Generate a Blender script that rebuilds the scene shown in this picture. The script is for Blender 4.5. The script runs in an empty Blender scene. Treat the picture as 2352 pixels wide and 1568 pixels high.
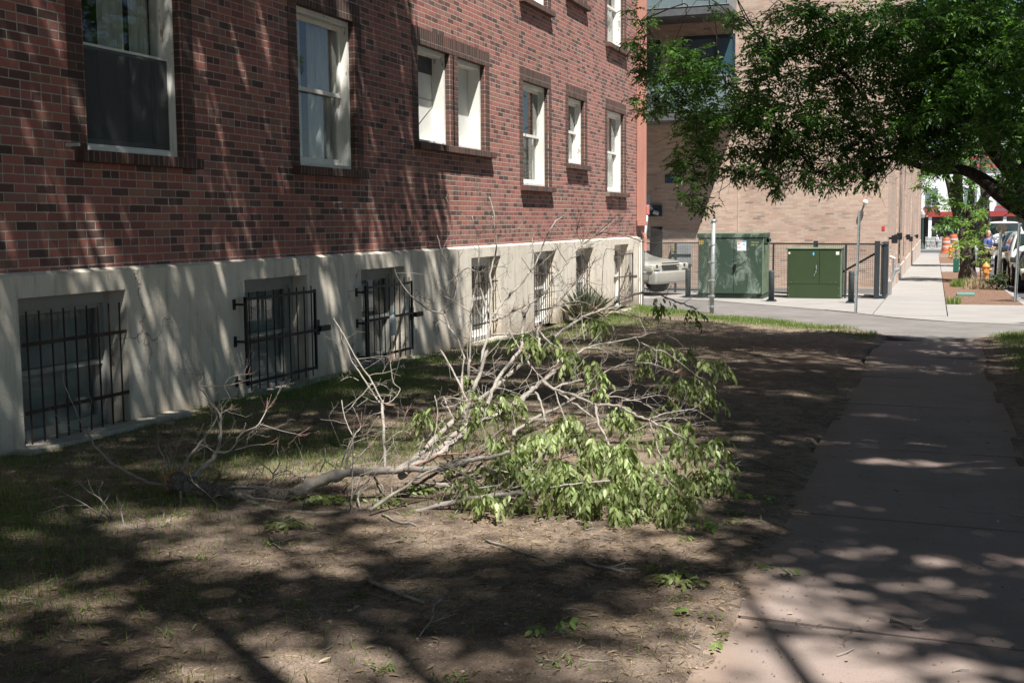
import bpy, bmesh, math, random
import numpy as np
from math import sin, cos, pi, radians, atan2, sqrt, floor
from mathutils import Vector, Matrix
R = random.Random(7); NR = np.random.default_rng(11)
sc = bpy.context.scene; COL = sc.collection
# ---------------------------------------------------------------- camera
cam = bpy.data.objects.new('camera', bpy.data.cameras.new('camera')); COL.objects.link(cam)
yaw, pitch, roll = math.atan(973/2701), math.atan(272/2701), 0.009
fwd = Vector((-sin(yaw)*cos(pitch), cos(yaw)*cos(pitch), -sin(pitch)))
right0 = Vector((cos(yaw), sin(yaw), 0)); up0 = right0.cross(fwd)
rt = right0*cos(roll) - up0*sin(roll); up = right0*sin(roll) + up0*cos(roll)
m = Matrix((rt, up, -fwd)).transposed().to_4x4(); m.translation = (6.2, 0, 1.65)
cam.matrix_world = m
cam.data.sensor_width = 36; cam.data.lens = 36*2701/2352
cam.data.clip_start = .05; cam.data.clip_end = 2000
cam.data.dof.use_dof = False
sc.camera = cam
# ---------------------------------------------------------------- light
SUN = Vector((1, -1.2, 2.9)).normalized()
el = math.asin(SUN.z); az = atan2(SUN.x, SUN.y)
w = bpy.data.worlds.new('World'); sc.world = w; w.use_nodes = True
nt = w.node_tree; bg = nt.nodes['Background']
sky = nt.nodes.new('ShaderNodeTexSky'); sky.sky_type = 'NISHITA'; sky.sun_disc = False
sky.sun_elevation = el; sky.sun_rotation = az; sky.altitude = 1600
nt.links.new(sky.outputs[0], bg.inputs[0]); bg.inputs[1].default_value = 0.052
sd = bpy.data.lights.new('sun', 'SUN'); sd.energy = 5.0; sd.angle = radians(.55); sd.color = (1, .955, .89)
so = bpy.data.objects.new('sun', sd); COL.objects.link(so); so.rotation_mode = 'QUATERNION'
so.rotation_quaternion = SUN.to_track_quat('Z', 'Y'); so.location = (20, -20, 40)
sc.view_settings.view_transform = 'Standard'; sc.view_settings.look = 'None'
sc.view_settings.exposure = 1.06; sc.view_settings.gamma = 1
sc.view_settings.use_curve_mapping = False
sc.cycles.max_bounces = 6; sc.cycles.transparent_max_bounces = 12
sc.cycles.use_denoising = True
SL = .014
def gz(y): return -SL*(y-6.6)
# ---------------------------------------------------------------- node materials
class NT:
    def __init__(s, name):
        s.m = bpy.data.materials.new(name); s.m.use_nodes = True; s.t = s.m.node_tree
        s.b = s.t.nodes['Principled BSDF']; s.out = s.t.nodes['Material Output']
        s.b.inputs['Specular IOR Level'].default_value = .3
    def n(s, typ, **k):
        x = s.t.nodes.new(typ)
        for a, v in k.items(): setattr(x, a, v)
        return x
    def l(s, a, b): s.t.links.new(a, b)
    def val(s, node, **k):
        for a, v in k.items(): node.inputs[a.replace('_', ' ')].default_value = v
        return node
    def math(s, op, a, b=None, c=None):
        x = s.n('ShaderNodeMath', operation=op)
        for i, v in enumerate((a, b, c)):
            if v is None: continue
            if isinstance(v, (int, float)): x.inputs[i].default_value = v
            else: s.l(v, x.inputs[i])
        return x.outputs[0]
    def pos(s):
        return s.n('ShaderNodeNewGeometry').outputs['Position']
    def noise(s, vec, scale, detail=4, rough=.55, dist=0):
        x = s.n('ShaderNodeTexNoise'); s.l(vec, x.inputs['Vector'])
        x.inputs['Scale'].default_value = scale; x.inputs['Detail'].default_value = detail
        x.inputs['Roughness'].default_value = rough; x.inputs['Distortion'].default_value = dist
        return x.outputs['Fac']
    def mapv(s, vec, sc_=(1, 1, 1)):
        x = s.n('ShaderNodeMapping'); x.inputs['Scale'].default_value = sc_; s.l(vec, x.inputs['Vector']); return x.outputs[0]
    def ramp(s, fac, stops, interp='LINEAR'):
        x = s.n('ShaderNodeValToRGB'); x.color_ramp.interpolation = interp
        e = x.color_ramp.elements
        while len(e) < len(stops): e.new(.5)
        for i, (p, c) in enumerate(stops):
            e[i].position = p; e[i].color = tuple(c)+(1,) if len(c) == 3 else c
        s.l(fac, x.inputs[0]); return x.outputs[0]
    def mix(s, f, a, b, mode='MIX'):
        x = s.n('ShaderNodeMix', data_type='RGBA', blend_type=mode)
        for k, v in ((0, f), (6, a), (7, b)):
            if isinstance(v, (int, float)): x.inputs[k].default_value = v
            elif isinstance(v, tuple): x.inputs[k].default_value = v+(1,) if len(v) == 3 else v
            else: s.l(v, x.inputs[k])
        return x.outputs[2]
    def bump(s, h, strength=.3, dist=.01):
        x = s.n('ShaderNodeBump'); x.inputs['Strength'].default_value = strength; x.inputs['Distance'].default_value = dist
        s.l(h, x.inputs['Height']); s.l(x.outputs[0], s.b.inputs['Normal'])
    def col(s, c):
        if isinstance(c, tuple): s.b.inputs['Base Color'].default_value = c+(1,)
        else: s.l(c, s.b.inputs['Base Color'])
    def rough(s, v, metal=0):
        s.b.inputs['Roughness'].default_value = v; s.b.inputs['Metallic'].default_value = metal
def flat(name, c, rough=.6, metal=0, var=.25, scale=6, spots=None, bumps=.0, stretch=(1, 1, 1)):
    t = NT(name); p = t.mapv(t.pos(), stretch); f = t.noise(p, scale, 5, .6)
    d = tuple(max(0, x*(1-var)) for x in c); u = tuple(min(1, x*(1+var)) for x in c)
    cc = t.ramp(f, [(.3, d), (.7, u)])
    if spots:
        col, th, s2 = spots
        f2 = t.noise(p, s2, 6, .65); cc = t.mix(t.ramp(f2, [(th, (0, 0, 0)), (th+.06, (1, 1, 1))]), cc, col)
    t.col(cc); t.rough(rough, metal)
    if bumps: t.bump(t.noise(p, scale*8, 4), bumps, .01)
    return t.m
def brick(name, axis='Y', L=.213, H=.0677, J=.0095, pal=None, mortar=(.53, .48, .42), header=8, soldier=False, off=0., zoff=0., stain=None, bmp=.6):
    t = NT(name); sx = t.n('ShaderNodeSeparateXYZ'); t.l(t.pos(), sx.inputs[0])
    U = sx.outputs[axis]; V = sx.outputs['Z']
    wob = t.noise(t.pos(), 2.2, 2); wob2 = t.noise(t.pos(), 1.7, 2)
    U = t.math('ADD', U, t.math('MULTIPLY', t.math('SUBTRACT', wob, .5), .02)); V = t.math('ADD', V, t.math('MULTIPLY', t.math('SUBTRACT', wob2, .5), .012))
    if soldier: U, V = V, U
    v = t.math('DIVIDE', t.math('ADD', V, zoff+50*H), H); row = t.math('FLOOR', v)
    if header and not soldier:
        hd = t.math('LESS_THAN', t.math('MODULO', row, float(header)), .5)
        Ln = t.math('SUBTRACT', L, t.math('MULTIPLY', hd, L/2))
    else: Ln = L
    sh = t.math('MULTIPLY', t.math('MODULO', row, 2.), L/2 if not soldier else 0.)
    u = t.math('DIVIDE', t.math('ADD', t.math('ADD', U, sh), 50*L+off), Ln); cell = t.math('FLOOR', u)
    fu = t.math('MULTIPLY', t.math('FRACT', u), Ln); fv = t.math('MULTIPLY', t.math('FRACT', v), H)
    ed = t.noise(t.pos(), 60, 2); e2 = t.math('MULTIPLY', t.math('SUBTRACT', ed, .5), .006)
    du = t.math('MINIMUM', fu, t.math('SUBTRACT', Ln, fu)); dv = t.math('MINIMUM', fv, t.math('SUBTRACT', H, fv))
    dd = t.math('ADD', t.math('MINIMUM', du, dv), e2)
    mk = t.n('ShaderNodeMapRange'); t.l(dd, mk.inputs[0]); mk.inputs[1].default_value = J*.38; mk.inputs[2].default_value = J*.62
    mask = mk.outputs[0]
    cv = t.n('ShaderNodeCombineXYZ'); t.l(cell, cv.inputs[0]); t.l(row, cv.inputs[1])
    wn = t.n('ShaderNodeTexWhiteNoise'); t.l(cv.outputs[0], wn.inputs['Vector'])
    bc = t.ramp(wn.outputs['Value'], pal, 'LINEAR')
    grain = t.noise(t.pos(), 35, 5, .7); big = t.noise(t.pos(), .6, 3)
    bc = t.mix(t.math('MULTIPLY', grain, .55), bc, t.mix(1., bc, (.35, .3, .3), 'MULTIPLY'))
    mc = t.mix(t.noise(t.pos(), 20, 3), mortar, tuple(x*.6 for x in mortar))
    c = t.mix(mask, mc, bc)
    c = t.mix(t.ramp(big, [(.35, (0, 0, 0)), (.75, (.5, .5, .5))]), c, t.mix(1., c, (.55, .5, .48), 'MULTIPLY'))
    if stain:
        s2 = t.noise(t.mapv(t.pos(), (1, 3, .5)), 1.3, 5, .7); c = t.mix(t.ramp(s2, [(.60, (0, 0, 0)), (.74, (.28, .28, .28))]), c, stain)
    t.col(c); t.rough(.85)
    hh = t.math('ADD', mask, t.math('MULTIPLY', grain, .25)); t.bump(hh, bmp, .006)
    return t.m
REDP = [(0, (.12, .078, .070)), (.18, (.19, .10, .086)), (.3, (.31, .13, .112)), (.5, (.41, .165, .138)), (.75, (.48, .195, .155)), (.86, (.33, .175, .15)), (.93, (.44, .22, .155)), (1, (.17, .115, .10))]
BRNP = [(0, (.075, .05, .042)), (.4, (.11, .07, .058)), (.8, (.15, .08, .065)), (1, (.19, .09, .07))]
BEGP = [(0, (.52, .38, .30)), (.4, (.62, .48, .385)), (.7, (.66, .53, .44)), (.86, (.62, .42, .33)), (.95, (.55, .45, .37)), (1, (.30, .25, .22))]
M = {}
M['red_brick'] = brick('red brick', pal=REDP, stain=(.40, .33, .30))
M['brown_brick'] = brick('brown brick', L=.215, pal=BRNP, header=0, mortar=(.22, .19, .17))
M['soldier'] = brick('soldier brick', L=.21, H=.0677, pal=BRNP, soldier=True, header=0, mortar=(.27, .23, .2), zoff=.01)
M['beige_x'] = brick('beige brick', axis='X', L=.22, H=.056, J=.008, pal=BEGP, mortar=(.52, .43, .36), header=0, bmp=.3)
M['beige_y'] = brick('beige brick side', axis='Y', L=.22, H=.056, J=.008, pal=BEGP, mortar=(.47, .38, .31), header=0, bmp=.3)
t = NT('painted foundation'); p = t.pos()
c = t.mix(t.ramp(t.noise(p, 1.1, 5, .65), [(.35, (0, 0, 0)), (.75, (1, 1, 1))]), (.70, .65, .56), (.58, .52, .43))
c = t.mix(t.ramp(t.noise(t.mapv(p, (1, 6, .7)), 1.5, 5, .7), [(.50, (0, 0, 0)), (.70, (.7, .7, .7))]), c, (.38, .32, .25))
sx = t.n('ShaderNodeSeparateXYZ'); t.l(p, sx.inputs[0])
low = t.ramp(t.math('ADD', t.math('MULTIPLY', sx.outputs['Z'], 1.2), t.math('MULTIPLY', t.noise(p, 5, 5, .7), .5)), [(.10, (.85, .85, .85)), (.60, (0, 0, 0))])
c = t.mix(low, c, (.30, .24, .18))
c = t.mix(t.ramp(t.noise(p, 55, 4, .8), [(.62, (0, 0, 0)), (.70, (.45, .45, .45))]), c, (.22, .19, .16))
def cracks(t, p, scale, width, thr):
    wp = t.n('ShaderNodeVectorMath', operation='ADD'); t.l(p, wp.inputs[0]); nz = t.n('ShaderNodeTexNoise'); t.l(p, nz.inputs['Vector']); nz.inputs['Scale'].default_value = 4; nz.inputs['Detail'].default_value = 6
    sc2 = t.n('ShaderNodeVectorMath', operation='SCALE'); t.l(nz.outputs['Color'], sc2.inputs[0]); sc2.inputs['Scale'].default_value = .5; t.l(sc2.outputs[0], wp.inputs[1])
    vo = t.n('ShaderNodeTexVoronoi', feature='DISTANCE_TO_EDGE'); t.l(wp.outputs[0], vo.inputs['Vector']); vo.inputs['Scale'].default_value = scale
    a = t.math('LESS_THAN', vo.outputs['Distance'], width); b = t.math('GREATER_THAN', t.noise(p, .8, 3), thr); return t.math('MULTIPLY', a, b)
c = t.mix(t.math('MULTIPLY', cracks(t, p, .9, .006, .52), .7), c, (.16, .13, .10))
c = t.mix(t.ramp(t.noise(t.mapv(p, (1, 1, .8)), 6, 6, .75), [(.55, (0, 0, 0)), (.72, (.35, .35, .35))]), c, (.40, .36, .30))
t.col(c); t.rough(.9); t.bump(t.math('ADD', t.noise(p, 45, 5, .7), t.math('MULTIPLY', t.noise(p, 3, 3), 2.)), .55, .012); M['foundation'] = t.m
def paint(name, c, chip=(.28, .24, .19), th=.62, sc_=9):
    return flat(name, c, .6, var=.1, scale=3, spots=(chip, th, sc_), bumps=.25, stretch=(1, 1, .35))
M['white_wood'] = paint('weathered white paint', (.74, .73, .68))
M['grey_wood'] = paint('grey weathered paint', (.30, .30, .28), th=.57)
M['white_panel'] = flat('white panel', (.60, .61, .58), .5, var=.08, scale=2)
M['screen'] = flat('window screen', (.06, .066, .072), .7, var=.15, scale=3)
t = NT('window glass'); g = t.n('ShaderNodeBsdfGlossy'); g.inputs['Roughness'].default_value = .02
tr = t.n('ShaderNodeBsdfTransparent'); tr.inputs[0].default_value = (.93, .95, .95, 1)
fr = t.n('ShaderNodeFresnel'); fr.inputs[0].default_value = 1.5; mx = t.n('ShaderNodeMixShader')
gm = t.n('ShaderNodeNewGeometry'); t.l(t.math('MULTIPLY', t.math('MULTIPLY', fr.outputs[0], 1.5), t.math('SUBTRACT', 1., gm.outputs['Backfacing'])), mx.inputs[0]); t.l(tr.outputs[0], mx.inputs[1]); t.l(g.outputs[0], mx.inputs[2]); t.l(mx.outputs[0], t.out.inputs['Surface']); M['glass'] = t.m
M['blue_glass'] = flat('tinted glass', (.04, .10, .13), .06, var=.3, scale=.6); M['blue_glass'].node_tree.nodes['Principled BSDF'].inputs['Specular IOR Level'].default_value = 1
M['dark_glass'] = flat('dark glass', (.02, .028, .03), .05, var=.3, scale=1)
M['dark_glass'].node_tree.nodes['Principled BSDF'].inputs['Specular IOR Level'].default_value = .8
t = NT('insect screen weave'); tr = t.n('ShaderNodeBsdfTransparent'); mx = t.n('ShaderNodeMixShader'); mx.inputs[0].default_value = .55
t.col((.07, .075, .08)); t.rough(.6); t.l(tr.outputs[0], mx.inputs[1]); t.l(t.b.outputs[0], mx.inputs[2]); t.l(mx.outputs[0], t.out.inputs['Surface']); M['screen_mesh'] = t.m
M['room'] = flat('dim room', (.09, .085, .08), .9)
M['curtain'] = flat('pale curtain', (.40, .41, .385), .9, var=.2, scale=4, stretch=(6, 6, .5))
M['black_iron'] = flat('black iron', (.018, .019, .021), .5, .3, var=.4, scale=20)
M['brown_iron'] = flat('rusty iron', (.045, .028, .024), .75, .1, var=.4, scale=15, spots=((.035, .028, .026), .55, 12))
M['grey_iron'] = flat('old grey iron', (.13, .105, .09), .65, .2, var=.3, scale=15)
M['galv'] = flat('galvanised steel', (.36, .39, .39), .5, .55, var=.2, scale=14)
M['salmon'] = flat('salmon painted downspout', (.44, .22, .175), .55, var=.12, scale=4, bumps=.1, stretch=(8, 8, .4), spots=((.40, .22, .17), .66, 5))
M['concrete'] = flat('pale concrete', (.265, .252, .238), .9, var=.10, scale=1.2, spots=((.24, .21, .185), .60, .7), bumps=.25)
M['concrete_old'] = flat('old concrete', (.40, .36, .31), .95, var=.22, scale=5, spots=((.22, .18, .14), .58, 4), bumps=.5)
M['gate_grey'] = flat('dark grey gate paint', (.035, .042, .046), .45, .1, var=.15, scale=3)
M['bark_dark'] = None
def bark(name, a, b, dark, sc_=1., th=.55):
    t = NT(name); p = t.pos(); n1 = t.noise(p, 18*sc_, 6, .7); n2 = t.noise(p, 60*sc_, 5, .75, .5)
    c = t.ramp(n1, [(.3, a), (.7, b)]); c = t.mix(t.ramp(n2, [(th, (0, 0, 0)), (th+.1, (1, 1, 1))]), c, dark)
    t.col(c); t.rough(.85); t.bump(n2, .7, .006); return t.m
M['bark'] = bark('grey branch bark', (.20, .175, .15), (.37, .34, .30), (.11, .09, .075), th=.6)
M['bark_rough'] = bark('rough trunk bark', (.10, .082, .065), (.24, .21, .175), (.04, .032, .025), 1.3, .5)
M['bark_tree'] = bark('tree bark', (.045, .037, .03), (.12, .10, .085), (.02, .016, .013), .35, .5)
M['red_twig'] = bark('reddish bark', (.22, .10, .075), (.32, .18, .14), (.10, .05, .04))
M['torn_wood'] = flat('torn wood', (.45, .26, .10), .9, var=.5, scale=60, bumps=.6)
M['twig_fan'] = flat('dry reddish twiglets', (.30, .19, .15), .9, var=.3, scale=10)
def leafmat(name, a, b, c3, trans, scale=3.):
    t = NT(name); p = t.pos(); o = t.n('ShaderNodeAttribute'); o.attribute_name = 'tint'
    c = t.ramp(o.outputs['Fac'], [(0, a), (.5, b), (1, c3)])
    c = t.mix(t.math('MULTIPLY', t.noise(p, scale, 2), .5), c, t.mix(1., c, (.6, .62, .5), 'MULTIPLY'))
    t.col(c); t.rough(.45); t.b.inputs['Specular IOR Level'].default_value = .35
    tl = t.n('ShaderNodeBsdfTranslucent'); t.l(t.mix(1., c, trans, 'MULTIPLY'), tl.inputs[0])
    ad = t.n('ShaderNodeAddShader'); t.l(t.b.outputs[0], ad.inputs[0]); t.l(tl.outputs[0], ad.inputs[1]); t.l(ad.outputs[0], t.out.inputs['Surface'])
    return t.m
M['leaf'] = leafmat('green ash leaf', (.038, .080, .022), (.056, .116, .030), (.10, .175, .048), (1.05, 1.2, .4))
M['leaf_high'] = leafmat('leaf of the high crowns', (.045, .09, .03), (.06, .12, .035), (.08, .15, .04), (.35, .35, .22))
M['leaf_fallen'] = leafmat('wilting leaf', (.105, .12, .042), (.18, .235, .082), (.31, .35, .18), (.5, .52, .25))
M['leaf_bright'] = leafmat('bright young leaf', (.08, .14, .03), (.13, .21, .045), (.20, .28, .07), (.8, .9, .4))
M['grass'] = leafmat('grass blade', (.06, .095, .022), (.11, .17, .04), (.20, .23, .07), (.6, .7, .3))
M['straw'] = leafmat('dry straw', (.22, .16, .10), (.36, .28, .18), (.50, .41, .28), (.2, .2, .2))
M['yucca'] = leafmat('yucca blade', (.15, .18, .12), (.24, .26, .18), (.36, .32, .24), (.3, .3, .2))
# ---------------------------------------------------------------- mesh helpers
def new_obj(name, me, mat, parent=None):
    if mat is not None: me.materials.append(mat)
    o = bpy.data.objects.new(name, me); COL.objects.link(o)
    if parent is not None: o.parent = parent; o.matrix_parent_inverse = parent.matrix_basis.inverted()
    return o
class MB:
    def __init__(s): s.v = []; s.f = []; s.sm = False
    def add(s, vs, fs):
        b = len(s.v); s.v += [tuple(x) for x in vs]; s.f += [tuple(b+i for i in f) for f in fs]; return s
    def box(s, x0, x1, y0, y1, z0, z1):
        return s.add([(x0, y0, z0), (x1, y0, z0), (x1, y1, z0), (x0, y1, z0), (x0, y0, z1), (x1, y0, z1), (x1, y1, z1), (x0, y1, z1)],
            [(0, 3, 2, 1), (4, 5, 6, 7), (0, 1, 5, 4), (1, 2, 6, 5), (2, 3, 7, 6), (3, 0, 4, 7)])
    def bbox(s, x0, x1, y0, y1, z0, z1, b=.01):   # box with chamfered edges
        bm = bmesh.new(); bmesh.ops.create_cube(bm, size=1)
        for v in bm.verts: v.co = Vector(((x0+x1)/2+v.co.x*(x1-x0), (y0+y1)/2+v.co.y*(y1-y0), (z0+z1)/2+v.co.z*(z1-z0)))
        bmesh.ops.bevel(bm, geom=list(bm.edges), offset=b, segments=2, affect='EDGES', profile=.6)
        s.bm(bm); return s
    def bm(s, bm, mat=None):
        bm.verts.ensure_lookup_table(); bm.verts.index_update()
        s.add([(mat @ v.co if mat else v.co)[:] for v in bm.verts], [[v.index for v in f.verts] for f in bm.faces]); bm.free(); return s
    def tube(s, pts, rad, n=8, cap=True):
        pts = [Vector(p) for p in pts]; k = len(pts)
        if not hasattr(rad, '__len__'): rad = [rad]*k
        rings = []; prev = None
        for i, p in enumerate(pts):
            d = (pts[min(i+1, k-1)]-pts[max(i-1, 0)])
            if d.length < 1e-9: d = Vector((0, 0, 1))
            d.normalize()
            if prev is None:
                a = d.cross(Vector((0, 0, 1)) if abs(d.z) < .9 else Vector((1, 0, 0))).normalized()
            else:
                a = prev-d*prev.dot(d)
                a = a.normalized() if a.length > 1e-6 else d.orthogonal().normalized()
            prev = a; b = d.cross(a)
            rings.append([p+(a*cos(2*pi*j/n)+b*sin(2*pi*j/n))*rad[i] for j in range(n)])
        vs = [v for r in rings for v in r]; fs = []
        for i in range(k-1):
            for j in range(n): fs.append((i*n+j, i*n+(j+1) % n, (i+1)*n+(j+1) % n, (i+1)*n+j))
        if cap: fs += [tuple(range(n))[::-1], tuple((k-1)*n+j for j in range(n))]
        return s.add(vs, fs)
    def cyl(s, x, y, z0, z1, r, n=16, r1=None): return s.tube([(x, y, z0), (x, y, z1)], [r, r if r1 is None else r1], n)
    def lathe(s, x, y, prof, n=20):  # prof: (r, z)
        vs = []; fs = []; k = len(prof)
        for r, z in prof: vs += [(x+r*cos(2*pi*j/n), y+r*sin(2*pi*j/n), z) for j in range(n)]
        for i in range(k-1):
            for j in range(n): fs.append((i*n+j, i*n+(j+1) % n, (i+1)*n+(j+1) % n, (i+1)*n+j))
        fs += [tuple(range(n))[::-1], tuple((k-1)*n+j for j in range(n))]
        return s.add(vs, fs)
    def prism(s, poly, axis, a0, a1):   # poly in the two other axes, extruded along axis
        def P(u, v, w_): return {'X': (w_, u, v), 'Y': (u, w_, v), 'Z': (u, v, w_)}[axis]
        n = len(poly); vs = [P(u, v, a0) for u, v in poly]+[P(u, v, a1) for u, v in poly]
        fs = [tuple(range(n))[::-1], tuple(range(n, 2*n))]+[(i, (i+1) % n, n+(i+1) % n, n+i) for i in range(n)]
        return s.add(vs, fs)
    def build(s, name, mat, parent=None, smooth=False):
        me = bpy.data.meshes.new(name); me.from_pydata(s.v, [], s.f); me.update()
        bm = bmesh.new(); bm.from_mesh(me); bmesh.ops.recalc_face_normals(bm, faces=bm.faces); bm.to_mesh(me); bm.free()
        if smooth:
            me.polygons.foreach_set('use_smooth', [True]*len(me.polygons))
        return new_obj(name, me, mat, parent)
def empty(name, loc, rz=0.):
    o = bpy.data.objects.new(name, None); COL.objects.link(o); o.location = loc; o.rotation_euler = (0, 0, rz)
    o.empty_display_size = .2; return o
def tag(o, label, cat, group=None):
    o['label'] = label; o['category'] = cat
    if group: o['group'] = group
    return o
def struct(o): o['kind'] = 'structure'; return o
def copy_tree(o, parent=None):
    c = o.copy(); COL.objects.link(c)
    if parent is not None: c.parent = parent
    for ch in list(o.children): copy_tree(ch, c)
    return c
def mesh_np(name, V, faces_list, mat, parent=None, tint=None, smooth=False):
    """V (n,3); faces_list: list of (m,k) index arrays"""
    me = bpy.data.meshes.new(name); me.vertices.add(len(V)); me.vertices.foreach_set('co', np.asarray(V, np.float32).ravel())
    tot = sum(f.size for f in faces_list); nf = sum(len(f) for f in faces_list)
    me.loops.add(tot); me.polygons.add(nf)
    me.loops.foreach_set('vertex_index', np.concatenate([f.ravel() for f in faces_list]).astype(np.int32))
    st = []; a = 0
    for f in faces_list: st.append(a+np.arange(len(f))*f.shape[1]); a += f.size
    me.polygons.foreach_set('loop_start', np.concatenate(st).astype(np.int32))
    if tint is not None:
        at = me.attributes.new('tint', 'FLOAT', 'POINT'); at.data.foreach_set('value', np.asarray(tint, np.float32))
    me.update(calc_edges=True)
    if smooth: me.polygons.foreach_set('use_smooth', [True]*nf)
    return new_obj(name, me, mat, parent)
def norm(a): return a/np.maximum(np.linalg.norm(a, axis=-1, keepdims=True), 1e-9)
LT = np.array([(0, 0, 0), (.3, -.38, .05), (.3, 0, -.04), (.3, .38, .05), (.68, -.30, .02), (.68, 0, -.06), (.68, .30, .02), (1, 0, -.12)])
LQ = np.array([(1, 2, 5, 4), (2, 3, 6, 5)]); LTR = np.array([(0, 2, 1), (0, 3, 2), (4, 5, 7), (5, 6, 7)])
def leaves(name, P, D, N, length, width, mat, parent=None, detail=True, tint=None):
    """leaf faces: P base, D direction, N rough normal"""
    n = len(P); D = norm(D); S = norm(np.cross(D, N)); N = np.cross(S, D)
    L = np.broadcast_to(length, n)[:, None, None]; W = np.broadcast_to(width, n)[:, None, None]
    if detail:
        T = LT; k = 8; q = LQ; tr = LTR
    else:
        T = np.array([(0, 0, 0), (.42, -.5, .06), (1, 0, -.08), (.42, .5, .06)]); k = 4; q = None; tr = np.array([(0, 2, 1), (0, 3, 2)])
    V = P[:, None, :]+D[:, None, :]*T[None, :, 0:1]*L+S[:, None, :]*T[None, :, 1:2]*W+N[:, None, :]*T[None, :, 2:3]*L
    base = (np.arange(n)*k)[:, None, None]
    fl = [(base+tr[None]).reshape(-1, 3)]
    if q is not None: fl.append((base+q[None]).reshape(-1, 4))
    if tint is None: tint = NR.random(n)
    return mesh_np(name, V.reshape(-1, 3), fl, mat, parent, np.repeat(tint, k), smooth=detail)
def grid_blades(name, P, h, wd, mat, parent=None, lean=.5, tint=None):
    n = len(P); a = NR.random(n)*2*pi; S = np.c_[np.cos(a), np.sin(a), 0*a]; b = NR.random(n)*2*pi
    Lv = np.c_[np.cos(b), np.sin(b), 0*b]*(NR.random(n)*lean)[:, None]
    up_ = np.array([0, 0, 1.]); hh = np.broadcast_to(h, n)[:, None]; w_ = np.broadcast_to(wd, n)[:, None]
    V = np.stack([P-S*w_/2, P+S*w_/2, P+(up_*.6+Lv*.35)*hh+S*w_*.4, P+(up_*.6+Lv*.35)*hh-S*w_*.4, P+(up_+Lv)*hh], 1)
    base = (np.arange(n)*5)[:, None, None]
    fl = [(base+np.array([(3, 2, 4)])[None]).reshape(-1, 3), (base+np.array([(0, 1, 2, 3)])[None]).reshape(-1, 4)]
    if tint is None: tint = NR.random(n)
    return mesh_np(name, V.reshape(-1, 3), fl, mat, parent, np.repeat(tint, 5))
def smooth_path(pts, sub=4):
    P = [Vector(p) for p in pts]
    if len(P) < 3: return [P[0].lerp(P[-1], i/sub) for i in range(sub+1)]
    out = []
    for i in range(len(P)-1):
        a = P[max(i-1, 0)]; b = P[i]; c = P[i+1]; d = P[min(i+2, len(P)-1)]
        for j in range(sub):
            u = j/sub; out.append(.5*((2*b)+(c-a)*u+(2*a-5*b+4*c-d)*u*u+(3*b-a-3*c+d)*u**3))
    out.append(P[-1]); return out
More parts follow.
